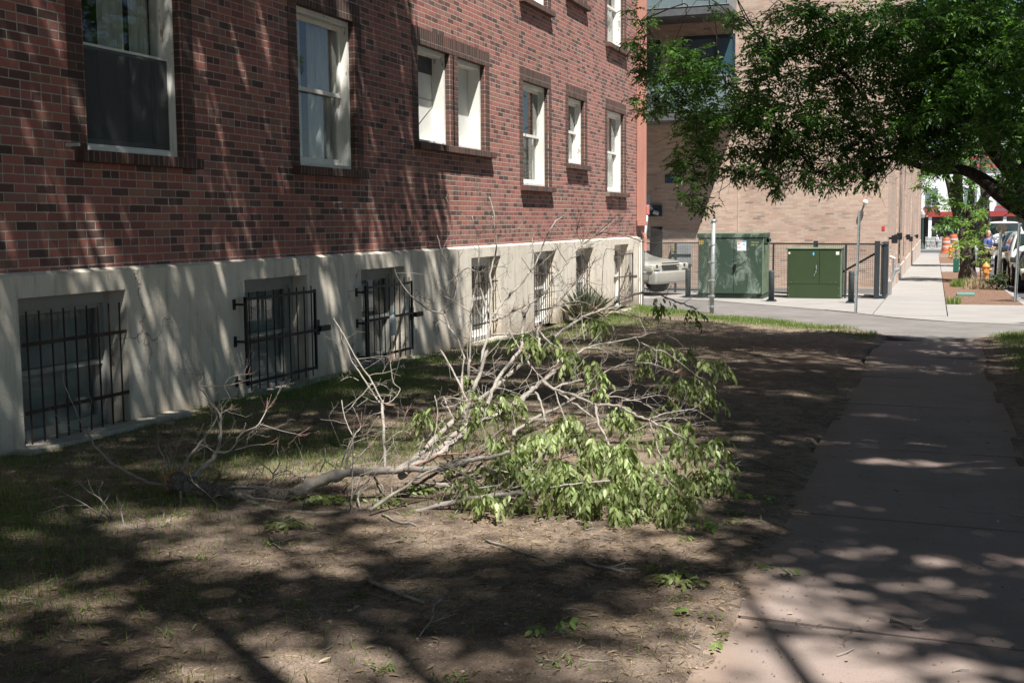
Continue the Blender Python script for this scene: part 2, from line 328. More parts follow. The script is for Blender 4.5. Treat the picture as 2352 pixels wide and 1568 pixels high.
BR = [
('trunk',0.055,0.013,[(1.912,5.876,0.114),(2.004,5.889,0.083),(2.137,5.911,0.058),(2.256,5.933,0.058),(2.405,5.96,0.054),(2.552,5.986,0.046),(2.652,6.004,0.041),(2.681,6.01,0.074),(2.775,6.031,0.13),(2.901,6.057,0.179),(3.016,6.08,0.202),(3.103,6.096,0.21),(3.225,6.118,0.215),(3.317,6.136,0.224),(3.456,6.161,0.23),(3.566,6.182,0.246),(3.657,6.2,0.274),(3.747,6.218,0.301),(3.838,6.235,0.314),(3.928,6.253,0.344)]),
('limb',0.021,0.006,[(3.244,6.205,0.202),(3.262,6.482,0.252),(3.277,6.793,0.336),(3.303,7.159,0.448),(3.314,7.203,0.449),(3.362,7.46,0.506),(3.39,7.674,0.58),(3.441,7.944,0.667),(3.479,8.115,0.72),(3.519,8.294,0.782),(3.55,8.435,0.835),(3.623,8.677,0.905),(3.638,8.732,0.925),(3.72,8.939,0.954),(3.785,9.111,0.994),(3.857,9.304,1.049),(3.926,9.457,1.067),(4.008,9.621,1.054),(4.072,9.751,1.012),(4.148,9.903,0.959),(4.2,10.002,0.93),(4.26,10.116,0.892)]),
('limb',0.026,0.012,[(3.275,6.159,0.174),(3.294,6.252,0.211),(3.372,6.493,0.276),(3.452,6.76,0.379),(3.513,6.903,0.408),(3.598,7.078,0.427),(3.646,7.219,0.491),(3.698,7.355,0.547),(3.74,7.462,0.593),(3.743,7.467,0.593),(3.78,7.567,0.641)]),
('limb',0.017,0.004,[(3.54,6.492,0.388),(3.567,6.73,0.451),(3.553,6.905,0.535),(3.537,7.036,0.603),(3.544,7.256,0.703),(3.568,7.479,0.796),(3.523,7.631,0.9),(3.504,7.748,0.977),(3.481,7.805,1.02),(3.476,7.86,1.055),(3.511,8.001,1.105),(3.545,8.173,1.182),(3.567,8.351,1.281),(3.597,8.53,1.377),(3.633,8.705,1.47),(3.655,8.78,1.503),(3.712,8.942,1.561),(3.788,9.101,1.562),(3.857,9.242,1.535),(3.948,9.426,1.484)]),
('twig',0.005,0.003,[(3.69,9.022,1.564),(3.741,9.164,1.628),(3.8,9.284,1.649)]),
('limb',0.015,0.004,[(3.478,6.814,0.612),(3.501,6.907,0.712),(3.5,7.0,0.832),(3.461,7.027,0.747),(3.454,7.152,0.916),(3.446,7.225,1.02),(3.419,7.329,1.179),(3.383,7.405,1.305),(3.378,7.525,1.48),(3.316,7.656,1.708),(3.262,7.721,1.834)]),
('limb',0.01,0.004,[(3.411,6.9,0.648),(3.385,7.001,0.772),(3.365,7.035,0.698),(3.317,7.198,0.908),(3.275,7.314,1.066),(3.255,7.469,1.264),(3.224,7.605,1.45),(3.172,7.69,1.584),(3.114,7.76,1.701)]),
('limb',0.011,0.004,[(3.395,7.36,1.008),(3.406,7.55,1.099),(3.436,7.752,1.183),(3.467,7.996,1.3),(3.469,8.214,1.434),(3.463,8.468,1.605),(3.496,8.646,1.699)]),
('twig',0.005,0.003,[(3.48,7.957,1.302),(3.472,8.031,1.439),(3.451,8.078,1.538)]),
('twig',0.004,0.002,[(3.457,8.076,1.498),(3.508,8.098,1.527)]),
('limb',0.009,0.007,[(3.404,7.363,0.999),(3.415,7.535,1.008),(3.426,7.768,1.041),(3.445,7.988,1.062),(3.451,8.137,1.096)]),
('limb',0.012,0.003,[(3.608,7.747,0.912),(3.591,7.922,0.974),(3.587,8.104,1.033),(3.595,8.211,1.059),(3.608,8.54,1.162),(3.622,8.764,1.235),(3.635,8.95,1.299),(3.641,9.088,1.352)]),
('twig',0.007,0.003,[(3.596,8.077,1.035),(3.62,8.314,1.056),(3.657,8.568,1.049),(3.685,8.746,1.017),(3.698,8.855,0.982)]),
('limb',0.011,0.011,[(3.64,7.636,0.768),(3.629,7.692,0.85),(3.611,7.695,0.84),(3.608,7.747,0.912)]),
('limb',0.012,0.003,[(3.745,7.984,0.672),(3.762,8.07,0.698),(3.816,8.261,0.736),(3.913,8.528,0.748),(4.031,8.832,0.758),(4.133,9.086,0.783),(4.19,9.216,0.745),(4.248,9.351,0.691),(4.29,9.459,0.634)]),
('twig',0.006,0.002,[(3.824,8.233,0.732),(3.878,8.38,0.718),(3.931,8.516,0.695),(3.975,8.632,0.661),(4.007,8.716,0.631)]),
('limb',0.009,0.003,[(3.813,7.461,0.544),(3.892,7.603,0.567),(3.961,7.719,0.582),(4.025,7.826,0.597),(4.085,7.937,0.633),(4.164,8.063,0.649),(4.258,8.201,0.643),(4.332,8.308,0.611),(4.414,8.426,0.554)]),
('limb',0.013,0.005,[(3.733,7.437,0.59),(3.851,7.343,0.555),(4.022,7.217,0.535),(4.197,7.078,0.506),(4.204,7.066,0.499),(4.264,6.94,0.427),(4.335,6.817,0.361),(4.4,6.71,0.308),(4.45,6.634,0.272),(4.458,6.581,0.249),(4.434,6.476,0.234)]),
('limb',0.009,0.003,[(3.771,7.551,0.523),(3.896,7.635,0.483),(3.985,7.695,0.465),(4.095,7.771,0.459),(4.182,7.83,0.441),(4.3,7.908,0.404),(4.396,7.97,0.344)]),
('limb',0.012,0.003,[(4.1,7.341,0.456),(4.273,7.279,0.473),(4.374,7.234,0.453),(4.474,7.185,0.422),(4.565,7.142,0.403),(4.682,7.081,0.37),(4.819,7.001,0.319),(4.907,6.945,0.281),(4.987,6.887,0.238),(4.987,6.887,0.239),(5.041,6.842,0.204),(5.083,6.812,0.184)]),
('twig',0.005,0.002,[(4.191,7.798,0.425),(4.272,7.855,0.427),(4.342,7.905,0.443),(4.413,7.955,0.449),(4.472,7.994,0.436),(4.502,8.014,0.4)]),
('twig',0.006,0.002,[(4.527,7.171,0.415),(4.597,7.329,0.43),(4.704,7.545,0.427),(4.746,7.625,0.407),(4.774,7.683,0.377)]),
('twig',0.004,0.002,[(4.556,7.18,0.402),(4.589,7.228,0.405),(4.655,7.325,0.402),(4.708,7.399,0.387),(4.742,7.454,0.342)]),
('twig',0.004,0.002,[(4.052,8.746,0.767),(4.082,8.751,0.715),(4.057,8.729,0.59)]),
('twig',0.006,0.003,[(4.268,8.497,0.702),(4.329,8.55,0.684),(4.464,8.675,0.558),(4.526,8.732,0.495),(4.57,8.771,0.462),(4.588,8.795,0.415)]),
('twig',0.006,0.006,[(4.095,8.758,0.73),(4.268,8.497,0.702)]),
('twig',0.006,0.002,[(4.556,7.074,0.413),(4.636,6.887,0.336),(4.698,6.74,0.278),(4.784,6.639,0.268),(4.864,6.526,0.245)]),
('twig',0.006,0.003,[(4.054,7.097,0.323),(4.093,7.141,0.349),(4.153,7.2,0.367),(4.229,7.274,0.384)]),
('twig',0.004,0.002,[(4.473,7.038,0.361),(4.534,7.17,0.391)]),
('twig',0.002,0.001,[(4.17,7.906,0.504),(4.226,7.928,0.517),(4.2,7.922,0.557)]),
('limb',0.019,0.01,[(3.755,6.904,0.525),(3.743,7.07,0.544),(3.732,7.297,0.569),(3.728,7.473,0.588),(3.719,7.757,0.629)]),
('limb',0.018,0.016,[(3.327,6.184,0.229),(3.399,6.302,0.262),(3.482,6.447,0.322),(3.525,6.544,0.384),(3.579,6.632,0.42),(3.618,6.697,0.447),(3.693,6.805,0.476),(3.755,6.904,0.522)]),
('twig',0.007,0.006,[(3.573,7.605,0.703),(3.633,7.571,0.649),(3.707,7.535,0.596)]),
('twig',0.005,0.003,[(3.656,7.525,0.668),(3.701,7.66,0.647),(3.731,7.765,0.662)]),
('limb',0.009,0.006,[(3.787,7.133,0.562),(3.871,7.017,0.489),(3.925,6.909,0.422),(3.955,6.855,0.389)]),
('limb',0.009,0.005,[(3.838,7.467,0.518),(3.96,7.377,0.464),(4.103,7.273,0.41),(4.144,7.244,0.397)]),
('limb',0.014,0.006,[(3.821,6.591,0.374),(3.824,6.686,0.399),(3.884,7.016,0.44),(3.94,7.269,0.466),(3.972,7.426,0.496),(4.031,7.644,0.521)]),
('twig',0.004,0.002,[(3.802,6.805,0.439),(3.872,6.878,0.436),(3.958,6.966,0.423)]),
('limb',0.005,0.008,[(3.243,6.862,0.852),(3.366,6.741,0.752),(3.47,6.627,0.661),(3.563,6.52,0.579)]),
('twig',0.003,0.006,[(3.415,6.465,0.563),(3.42,6.469,0.586),(3.463,6.487,0.603),(3.507,6.502,0.597),(3.557,6.518,0.579)]),
('twig',0.003,0.005,[(3.415,6.465,0.563),(3.443,6.474,0.548),(3.486,6.49,0.557),(3.524,6.506,0.574)]),
('twig',0.006,0.006,[(3.386,6.565,0.595),(3.458,6.466,0.541),(3.521,6.39,0.503)]),
('limb',0.005,0.007,[(3.347,6.997,0.771),(3.387,6.872,0.7),(3.429,6.748,0.631),(3.456,6.698,0.603)]),
('twig',0.005,0.002,[(3.346,6.998,0.784),(3.356,7.039,0.735),(3.359,7.064,0.701),(3.409,7.143,0.68),(3.473,7.243,0.647)]),
('limb',0.007,0.007,[(2.986,7.535,1.025),(3.095,7.373,0.944),(3.249,7.169,0.854),(3.351,6.999,0.779)]),
('twig',0.003,0.007,[(2.605,7.539,1.344),(2.63,7.529,1.285),(2.719,7.518,1.169),(2.814,7.519,1.092),(2.896,7.524,1.044),(2.986,7.535,1.025)]),
('twig',0.006,0.002,[(2.986,7.535,1.025),(3.024,7.623,1.117),(3.008,7.705,1.25),(2.961,7.73,1.308),(2.892,7.769,1.396),(2.841,7.816,1.494),(2.806,7.849,1.564)]),
('twig',0.006,0.003,[(2.986,7.535,1.025),(2.989,7.584,1.207),(3.029,7.617,1.264),(3.095,7.664,1.331),(3.13,7.682,1.331),(3.173,7.704,1.306),(3.234,7.739,1.329),(3.285,7.769,1.343),(3.347,7.801,1.342),(3.355,7.806,1.312)]),
('twig',0.003,0.005,[(2.95,7.537,1.161),(3.101,7.438,1.121),(3.261,7.318,1.061)]),
('twig',0.002,0.001,[(2.791,7.477,1.143),(2.808,7.486,1.162),(2.831,7.495,1.172)]),
('twig',0.002,0.001,[(2.842,7.491,1.094),(2.877,7.511,1.162)]),
('twig',0.002,0.004,[(3.199,7.694,1.787),(3.251,7.706,1.728),(3.293,7.719,1.708)]),
('twig',0.002,0.003,[(3.229,7.695,1.699),(3.257,7.7,1.651),(3.288,7.716,1.699)]),
('twig',0.006,0.004,[(3.6,8.864,1.388),(3.58,8.907,1.48),(3.544,8.931,1.544),(3.528,8.957,1.601),(3.546,8.975,1.612)]),
('twig',0.005,0.006,[(3.615,8.966,1.298),(3.6,8.864,1.388)]),
('twig',0.005,0.003,[(3.597,8.875,1.502),(3.643,8.897,1.558),(3.677,8.91,1.565)]),
('twig',0.005,0.003,[(3.598,8.845,1.224),(3.665,8.921,1.175),(3.734,8.994,1.157)]),
('twig',0.004,0.002,[(3.67,9.172,1.04),(3.66,9.224,1.2),(3.658,9.274,1.346),(3.668,9.306,1.427),(3.718,9.337,1.426)]),
('twig',0.004,0.003,[(3.611,8.952,1.176),(3.677,9.148,1.042),(3.711,9.217,1.027),(3.771,9.341,1.046),(3.823,9.439,1.025)]),
('twig',0.003,0.003,[(3.519,8.502,1.281),(3.57,8.453,1.215),(3.616,8.419,1.169)]),
('twig',0.002,0.003,[(3.445,7.849,1.411),(3.464,7.9,1.358),(3.485,7.958,1.297)]),
('twig',0.003,0.002,[(3.497,7.962,1.297),(3.566,8.046,1.284),(3.621,8.112,1.285)]),
('twig',0.006,0.003,[(3.747,9.084,0.951),(3.843,9.298,0.923),(3.926,9.491,0.849),(3.961,9.573,0.813)]),
('twig',0.004,0.002,[(3.58,8.856,1.385),(3.648,8.88,1.377)]),
('twig',0.003,0.004,[(3.503,8.395,1.327),(3.525,8.505,1.281)]),
('twig',0.006,0.003,[(3.536,8.732,1.371),(3.595,8.806,1.397),(3.62,8.848,1.431),(3.653,8.889,1.444)]),
('limb',0.005,0.007,[(3.289,7.451,1.212),(3.337,7.411,1.122),(3.389,7.358,1.009)]),
('twig',0.003,0.002,[(3.487,8.373,1.177),(3.549,8.451,1.18),(3.606,8.523,1.184)]),
('twig',0.004,0.002,[(3.527,7.977,1.336),(3.558,8.03,1.373),(3.611,8.126,1.446)]),
('twig',0.004,0.001,[(3.473,7.482,0.882),(3.461,7.536,0.965),(3.46,7.578,1.024),(3.47,7.606,1.054)]),
('twig',0.002,0.001,[(3.357,7.676,1.092),(3.338,7.676,1.155),(3.32,7.682,1.27)]),
('twig',0.004,0.004,[(3.472,7.488,0.95),(3.554,7.387,0.875),(3.618,7.314,0.823)]),
('limb',0.007,0.007,[(3.409,7.354,0.905),(3.483,7.456,0.9),(3.554,7.553,0.896),(3.616,7.644,0.921)]),
('twig',0.004,0.002,[(3.702,8.089,0.791),(3.744,8.318,0.824),(3.77,8.551,0.893)]),
('twig',0.007,0.006,[(3.614,7.748,0.899),(3.692,7.672,0.844),(3.797,7.59,0.8)]),
('twig',0.005,0.003,[(3.803,8.333,0.742),(3.81,8.665,0.821)]),
('twig',0.003,0.004,[(3.716,8.439,1.025),(3.752,8.33,0.904),(3.798,8.23,0.793)]),
('limb',0.021,0.014,[(2.324,5.911,0.056),(2.501,5.835,0.026),(2.658,5.747,0.027),(2.889,5.733,0.027),(3.12,5.812,0.026),(3.185,5.863,0.025),(3.217,5.88,0.025),(3.322,5.847,0.026),(3.436,5.914,0.025),(3.59,6.004,0.066),(3.821,6.023,0.122),(4.004,6.036,0.152),(4.148,6.046,0.167)]),
('limb',0.011,0.006,[(3.294,5.729,0.08),(3.389,5.916,0.16),(3.481,6.082,0.231),(3.595,6.255,0.273),(3.683,6.381,0.296),(3.72,6.443,0.324)]),
('red',0.008,0.004,[(3.312,6.125,0.228),(3.377,6.226,0.251),(3.469,6.363,0.282),(3.562,6.484,0.269),(3.641,6.593,0.283),(3.729,6.716,0.314),(3.767,6.783,0.353)]),
('twig',0.006,0.004,[(3.901,6.062,0.146),(4.044,6.187,0.173),(4.117,6.25,0.187)]),
('twig',0.003,0.003,[(3.975,6.09,0.163),(4.013,6.17,0.229),(4.047,6.235,0.281)]),
('twig',0.009,0.004,[(3.574,6.159,0.166),(3.669,6.214,0.188),(3.781,6.279,0.219),(3.895,6.339,0.205),(4.017,6.407,0.218),(4.098,6.453,0.232),(4.147,6.482,0.257)]),
('twig',0.012,0.01,[(3.554,6.047,0.179),(3.647,6.078,0.161),(3.664,6.084,0.152)]),
('limb',0.007,0.005,[(4.221,6.075,0.192),(4.342,6.121,0.212),(4.538,6.193,0.228)]),
('twig',0.005,0.003,[(3.275,6.388,0.309),(3.362,6.428,0.393),(3.431,6.461,0.473)]),
('twig',0.004,0.004,[(3.374,6.456,0.619),(3.404,6.431,0.538),(3.411,6.386,0.432),(3.404,6.327,0.309)]),
('twig',0.005,0.005,[(3.492,6.358,0.299),(3.492,6.409,0.346),(3.562,6.539,0.394),(3.618,6.658,0.455),(3.691,6.768,0.47)]),
('twig',0.005,0.004,[(3.655,6.301,0.216),(3.706,6.478,0.26),(3.738,6.665,0.343)]),
('twig',0.004,0.003,[(3.801,6.805,0.44),(3.884,6.834,0.434),(3.966,6.864,0.434)]),
('twig',0.004,0.003,[(4.026,6.438,0.249),(4.044,6.56,0.321),(4.074,6.684,0.386)]),
('twig',0.004,0.002,[(4.709,6.256,0.239),(4.767,6.231,0.274),(4.835,6.201,0.268),(4.946,6.124,0.205)]),
('twig',0.005,0.004,[(3.938,7.083,0.579),(4.03,6.954,0.457),(4.077,6.901,0.408)]),
('limb',0.006,0.006,[(3.38,6.895,0.709),(3.432,6.761,0.549),(3.48,6.692,0.462)]),
('limb',0.019,0.008,[(2.004,5.911,0.138),(2.029,6.041,0.195),(2.038,6.131,0.247),(2.007,6.218,0.329),(1.962,6.308,0.421),(1.922,6.344,0.464)]),
('limb',0.01,0.004,[(1.971,5.852,0.191),(1.946,6.019,0.273),(1.935,6.188,0.35),(1.911,6.351,0.442),(1.926,6.453,0.468)]),
('limb',0.008,0.003,[(1.927,6.345,0.459),(1.817,6.391,0.544),(1.722,6.43,0.616),(1.724,6.464,0.653),(1.708,6.481,0.681),(1.661,6.487,0.684)]),
('twig',0.003,0.002,[(1.695,6.499,0.678),(1.719,6.51,0.699)]),
('twig',0.004,0.002,[(1.732,6.399,0.619),(1.857,6.495,0.613),(1.936,6.557,0.628),(1.991,6.602,0.645)]),
('twig',0.003,0.002,[(1.861,6.498,0.614),(1.9,6.542,0.67),(1.98,6.602,0.681)]),
('twig',0.003,0.001,[(1.866,6.5,0.612),(1.916,6.507,0.51)]),
('limb',0.01,0.003,[(2.062,6.105,0.258),(2.117,6.184,0.266),(2.127,6.261,0.347),(2.195,6.374,0.402),(2.208,6.449,0.481)]),
('twig',0.003,0.002,[(2.217,6.338,0.409),(2.312,6.422,0.359),(2.401,6.501,0.32)]),
('twig',0.004,0.002,[(2.12,6.18,0.258),(2.199,6.27,0.28),(2.267,6.342,0.281)]),
('twig',0.004,0.002,[(2.062,6.105,0.254),(1.972,6.098,0.299),(1.899,6.089,0.316),(1.817,6.075,0.304)]),
('twig',0.002,0.003,[(1.893,6.221,0.412),(1.88,6.167,0.331),(1.879,6.151,0.304)]),
('twig',0.003,0.001,[(1.926,6.349,0.494),(1.925,6.354,0.543),(1.962,6.368,0.553)]),
('limb',0.012,0.007,[(1.881,5.862,0.092),(1.731,5.896,0.091),(1.561,5.939,0.118),(1.338,6.003,0.18),(1.169,6.068,0.269),(1.048,6.124,0.35)]),
('twig',0.003,0.002,[(1.048,6.124,0.35),(0.942,6.125,0.36),(0.779,6.145,0.452)]),
('twig',0.003,0.002,[(1.048,6.124,0.35),(0.962,6.166,0.447),(0.811,6.237,0.617),(0.77,6.274,0.695)]),
('limb',0.008,0.008,[(2.008,5.8,0.081),(2.108,5.649,0.028),(2.252,5.374,0.032),(2.269,5.185,0.035),(2.19,5.129,0.036),(2.013,5.198,0.035)]),
('twig',0.006,0.003,[(2.013,5.198,0.035),(1.916,5.254,0.035),(1.786,5.274,0.083),(1.619,5.297,0.138),(1.511,5.31,0.172)]),
('twig',0.005,0.004,[(1.977,5.223,0.034),(1.831,5.325,0.11),(1.649,5.393,0.164),(1.55,5.434,0.203)]),
('twig',0.006,0.003,[(2.013,5.198,0.035),(2.004,5.03,0.037),(1.841,4.921,0.039),(1.681,4.902,0.039),(1.519,4.874,0.058)]),
('twig',0.004,0.002,[(1.992,5.172,0.035),(1.866,5.11,0.036),(1.747,5.126,0.036),(1.655,5.184,0.041),(1.661,5.192,0.057)]),
('trunk',0.017,0.009,[(2.198,5.863,0.028),(2.44,5.596,0.029),(2.634,5.409,0.032)]),
('twig',0.007,0.003,[(2.398,6.15,0.045),(2.414,6.166,0.136),(2.322,6.141,0.213)]),
('twig',0.005,0.003,[(2.414,6.166,0.136),(2.437,6.203,0.188),(2.411,6.233,0.269)]),
('twig',0.005,0.002,[(2.414,6.165,0.126),(2.508,6.176,0.159),(2.582,6.176,0.125),(2.789,6.188,0.079)]),
('twig',0.003,0.002,[(2.49,6.195,0.154),(2.498,6.206,0.231)]),
('twig',0.005,0.002,[(2.687,6.051,0.139),(2.684,6.077,0.181),(2.638,6.125,0.283),(2.596,6.146,0.335)]),
('twig',0.002,0.001,[(2.624,6.15,0.278),(2.631,6.158,0.334)]),
('twig',0.003,0.002,[(2.695,6.056,0.158),(2.747,6.08,0.213)]),
('twig',0.003,0.002,[(2.695,6.056,0.158),(2.651,6.041,0.168)]),
('twig',0.004,0.004,[(2.734,6.177,0.164),(2.736,6.244,0.228),(2.713,6.289,0.286)]),
('twig',0.003,0.003,[(2.715,6.282,0.214),(2.831,6.214,0.182)]),
('limb',0.009,0.003,[(2.927,6.143,0.193),(2.905,6.24,0.296),(2.901,6.313,0.37),(2.917,6.377,0.418)]),
('twig',0.005,0.003,[(2.869,6.354,0.361),(2.798,6.392,0.458),(2.753,6.441,0.566)]),
('twig',0.003,0.001,[(2.869,6.353,0.351),(2.941,6.381,0.37)]),
('twig',0.004,0.004,[(2.896,6.133,0.202),(2.873,6.283,0.306),(2.869,6.353,0.351)]),
('limb',0.006,0.004,[(2.931,6.145,0.202),(2.941,6.228,0.234),(2.963,6.38,0.293)]),
('twig',0.006,0.002,[(3.149,5.778,0.031),(3.094,5.913,0.204),(3.011,6.094,0.451)]),
('limb',0.01,0.003,[(2.655,6.029,0.042),(2.879,5.745,0.027),(3.142,5.417,0.032),(3.308,5.368,0.032)]),
('twig',0.005,0.002,[(2.997,5.589,0.029),(3.076,5.467,0.031),(3.135,5.379,0.032)]),
('twig',0.003,0.002,[(2.907,5.558,0.03),(2.972,5.6,0.029),(3.057,5.534,0.03)]),
('limb',0.006,0.005,[(3.153,5.888,0.041),(3.097,5.97,0.101),(3.103,6.096,0.157)]),
('twig',0.008,0.004,[(1.892,5.875,0.172),(1.823,5.891,0.261),(1.772,5.901,0.324)]),
('twig',0.006,0.003,[(1.888,5.873,0.172),(1.841,5.919,0.256)]),
('twig',0.006,0.003,[(1.962,5.849,0.201),(1.894,5.885,0.257)]),
('twig',0.006,0.003,[(1.893,5.815,0.108),(1.883,5.816,0.155),(1.918,5.83,0.164)]),
('limb',0.01,0.008,[(2.28,5.9,0.099),(2.322,5.915,0.101),(2.44,5.958,0.1),(2.548,5.995,0.085),(2.646,6.025,0.036)]),
('limb',0.01,0.006,[(2.411,5.838,0.081),(2.496,5.866,0.053),(2.602,5.903,0.04),(2.698,5.902,0.025)]),
('limb',0.003,0.007,[(2.595,6.65,1.054),(2.663,6.632,0.975),(2.72,6.612,0.896),(2.786,6.589,0.806),(2.855,6.572,0.728),(2.894,6.563,0.687),(2.959,6.537,0.593),(2.992,6.525,0.546)]),
('limb',0.003,0.007,[(2.71,6.617,0.863),(2.749,6.593,0.791),(2.805,6.577,0.732),(2.868,6.557,0.662),(2.949,6.53,0.569),(2.989,6.523,0.54)]),
('limb',0.009,0.011,[(2.992,6.525,0.546),(2.99,6.521,0.545),(3.039,6.437,0.443),(3.09,6.337,0.327),(3.144,6.222,0.2)]),
('twig',0.005,0.002,[(2.992,6.524,0.537),(3.031,6.584,0.558),(3.056,6.65,0.612),(2.997,6.675,0.657),(2.945,6.745,0.767)]),
('twig',0.004,0.002,[(2.76,6.667,0.659),(2.703,6.649,0.682),(2.644,6.625,0.657)]),
('twig',0.004,0.002,[(3.096,6.325,0.33),(3.154,6.425,0.392),(3.195,6.473,0.377)]),
('twig',0.003,0.002,[(3.061,6.331,0.5),(3.005,6.301,0.406),(3.007,6.293,0.331),(3.071,6.31,0.274)]),
('twig',0.002,0.001,[(3.191,6.371,0.433),(3.216,6.389,0.517)]),
('twig',0.008,0.005,[(3.529,6.155,0.275),(3.636,6.155,0.245),(3.773,6.148,0.182),(3.832,6.144,0.15)]),
('twig',0.006,0.006,[(3.243,5.934,0.174),(3.278,5.941,0.12),(3.26,5.941,0.182)]),
('twig',0.006,0.005,[(3.818,6.034,0.173),(3.914,6.156,0.18),(3.813,6.198,0.247),(3.741,6.235,0.309)]),
('twig',0.005,0.003,[(4.019,5.993,0.108),(4.101,6.022,0.098),(4.166,6.045,0.098)]),]
BUNCH = [(4.177,8.894,0.73,5,1.0),(4.186,8.89,0.666,6,1.0),(4.134,8.658,0.66,7,1.0),(4.157,8.656,0.565,6,1.0),(4.306,9.04,0.662,4,1.0),(4.337,9.263,0.647,9,1.0),(4.604,8.821,0.604,5,1.0),(4.687,8.85,0.596,7,1.0),(4.719,8.749,0.543,6,1.0),(4.448,8.331,0.542,9,1.0),(4.481,8.447,0.522,9,1.0),(4.476,8.336,0.5,8,1.0),(4.528,8.463,0.514,8,1.0),(4.562,8.472,0.486,8,1.0),(4.613,8.698,0.429,12,1.0),(4.629,8.695,0.343,10,1.0),(4.502,8.014,0.4,6,1.0),(4.023,7.659,0.691,7,1.0),(4.025,7.653,0.625,7,1.0),(4.063,7.663,0.586,7,1.0),(4.108,7.672,0.527,5,1.0),(4.305,7.306,0.433,8,1.0),(4.329,7.311,0.401,6,1.0),(4.749,7.352,0.365,5,1.0),(4.602,7.088,0.389,5,1.0),(4.799,6.836,0.365,6,1.0),(4.832,6.847,0.359,6,1.0),(4.906,6.766,0.355,8,1.0),(5.001,6.803,0.382,7,1.0),(3.568,7.622,0.875,9,1.0),(3.587,7.627,0.855,7,1.0),(3.683,7.875,0.854,6,1.0),(3.71,7.767,0.757,7,1.0),(3.805,7.802,0.762,8,1.0),(3.824,7.694,0.687,8,1.0),(3.86,7.711,0.72,6,1.0),(3.726,8.75,0.901,9,1.0),(3.761,8.761,0.886,6,1.0),(3.388,6.892,0.648,5,1.0),(3.498,6.713,0.603,6,1.0),(3.582,6.631,0.552,6,1.0),(3.635,6.758,0.565,8,1.0),(3.652,6.762,0.541,5,1.0),(3.736,6.796,0.576,10,1.0),(3.759,6.801,0.546,9,1.0),(3.328,6.43,0.529,10,1.0),(3.318,6.423,0.494,7,1.0),(3.577,6.511,0.446,5,1.0),(3.735,6.457,0.404,3,1.0),(3.986,9.817,1.011,5,1.0),(4.004,9.817,0.949,7,1.0),(4.266,10.013,0.908,5,1.0),(4.272,10.008,0.841,4,1.0),(3.801,6.473,0.335,9,1.0),(3.855,6.494,0.346,9,1.0),(3.888,6.503,0.323,8,1.0),(3.93,6.632,0.384,9,1.0),(3.953,6.637,0.361,7,1.0),(3.996,6.656,0.389,8,1.0),(4.037,6.996,0.438,8,1.0),(4.045,6.89,0.418,8,1.0),(4.113,6.913,0.406,8,1.0),(4.099,6.797,0.364,8,1.0),(4.162,6.711,0.347,8,1.0),(4.282,6.757,0.369,9,1.0),(4.288,6.649,0.342,8,1.0),(4.343,6.667,0.318,8,1.0),(4.253,6.207,0.318,12,1.0),(4.311,6.227,0.317,12,1.0),(4.344,6.237,0.291,8,1.0),(4.27,6.208,0.274,7,1.0),(3.941,6.635,0.378,7,1.0),(4.009,6.549,0.35,6,1.0),(4.087,6.802,0.445,6,1.0),(4.162,6.719,0.414,7,1.0),(4.342,6.567,0.393,8,1.0),(4.388,6.471,0.339,9,1.0),(4.482,6.614,0.364,9,1.0),(4.541,6.529,0.364,9,1.0),(4.568,6.646,0.363,8,1.0),(4.517,6.409,0.321,10,1.0),(4.584,6.432,0.312,10,1.0),(4.675,6.357,0.305,8,1.0),(4.626,6.885,0.409,6,1.0),(4.73,6.59,0.299,8,1.0),(4.787,6.5,0.265,8,1.0),(4.56,6.312,0.271,10,1.0),(4.667,6.244,0.274,10,1.0),(4.554,6.2,0.24,10,1.0),(4.645,6.123,0.211,9,1.0),(4.733,6.265,0.247,8,1.0),(4.813,6.185,0.226,10,1.0),(4.88,6.153,0.203,10,1.0),(4.939,6.119,0.18,10,1.0),(4.876,6.093,0.156,9,1.0),(4.934,6.06,0.143,10,1.0),(4.991,6.029,0.162,9,1.0),(4.705,6.089,0.188,10,1.0),(4.703,6.03,0.149,8,1.0),(4.172,6.169,0.24,9,1.0),(4.244,6.087,0.226,9,1.0),(4.294,6.103,0.208,9,1.0),(4.18,6.062,0.21,9,1.0),(4.382,6.138,0.242,9,1.0),(4.357,6.072,0.202,9,1.0),(4.436,6.046,0.196,9,1.0),(4.478,6.117,0.218,9,1.0),(4.477,6.057,0.161,8,1.0),(4.389,6.025,0.154,8,1.0),(4.55,6.083,0.161,9,1.0),(4.261,6.033,0.16,8,1.0),(4.608,5.994,0.133,6,1.0),(4.074,6.237,0.201,8,1.0),(3.963,6.315,0.307,8,1.0),(3.877,6.284,0.307,8,1.0),(3.845,6.266,0.254,8,1.0),(3.947,6.197,0.256,7,1.0),(3.847,6.155,0.203,7,1.0),(3.696,6.102,0.214,8,1.0),(3.776,6.021,0.191,7,1.0),(3.939,5.864,0.171,10,1.0),(3.924,5.856,0.15,7,1.0),(4.058,6.014,0.168,6,1.0),(3.986,5.985,0.142,5,1.0),(5.031,6.795,0.203,12,1.0),(5.057,6.804,0.194,12,1.0),(4.902,6.747,0.186,12,1.0),(5.005,6.786,0.203,8,1.0),(4.844,6.619,0.181,8,1.0),(4.842,6.951,0.294,6,1.0),(4.967,7.103,0.303,6,1.0),(4.859,7.061,0.275,6,1.0),(4.277,7.403,0.439,7,1.0),(4.322,7.31,0.415,6,1.0),(4.753,7.352,0.357,4,1.0)]
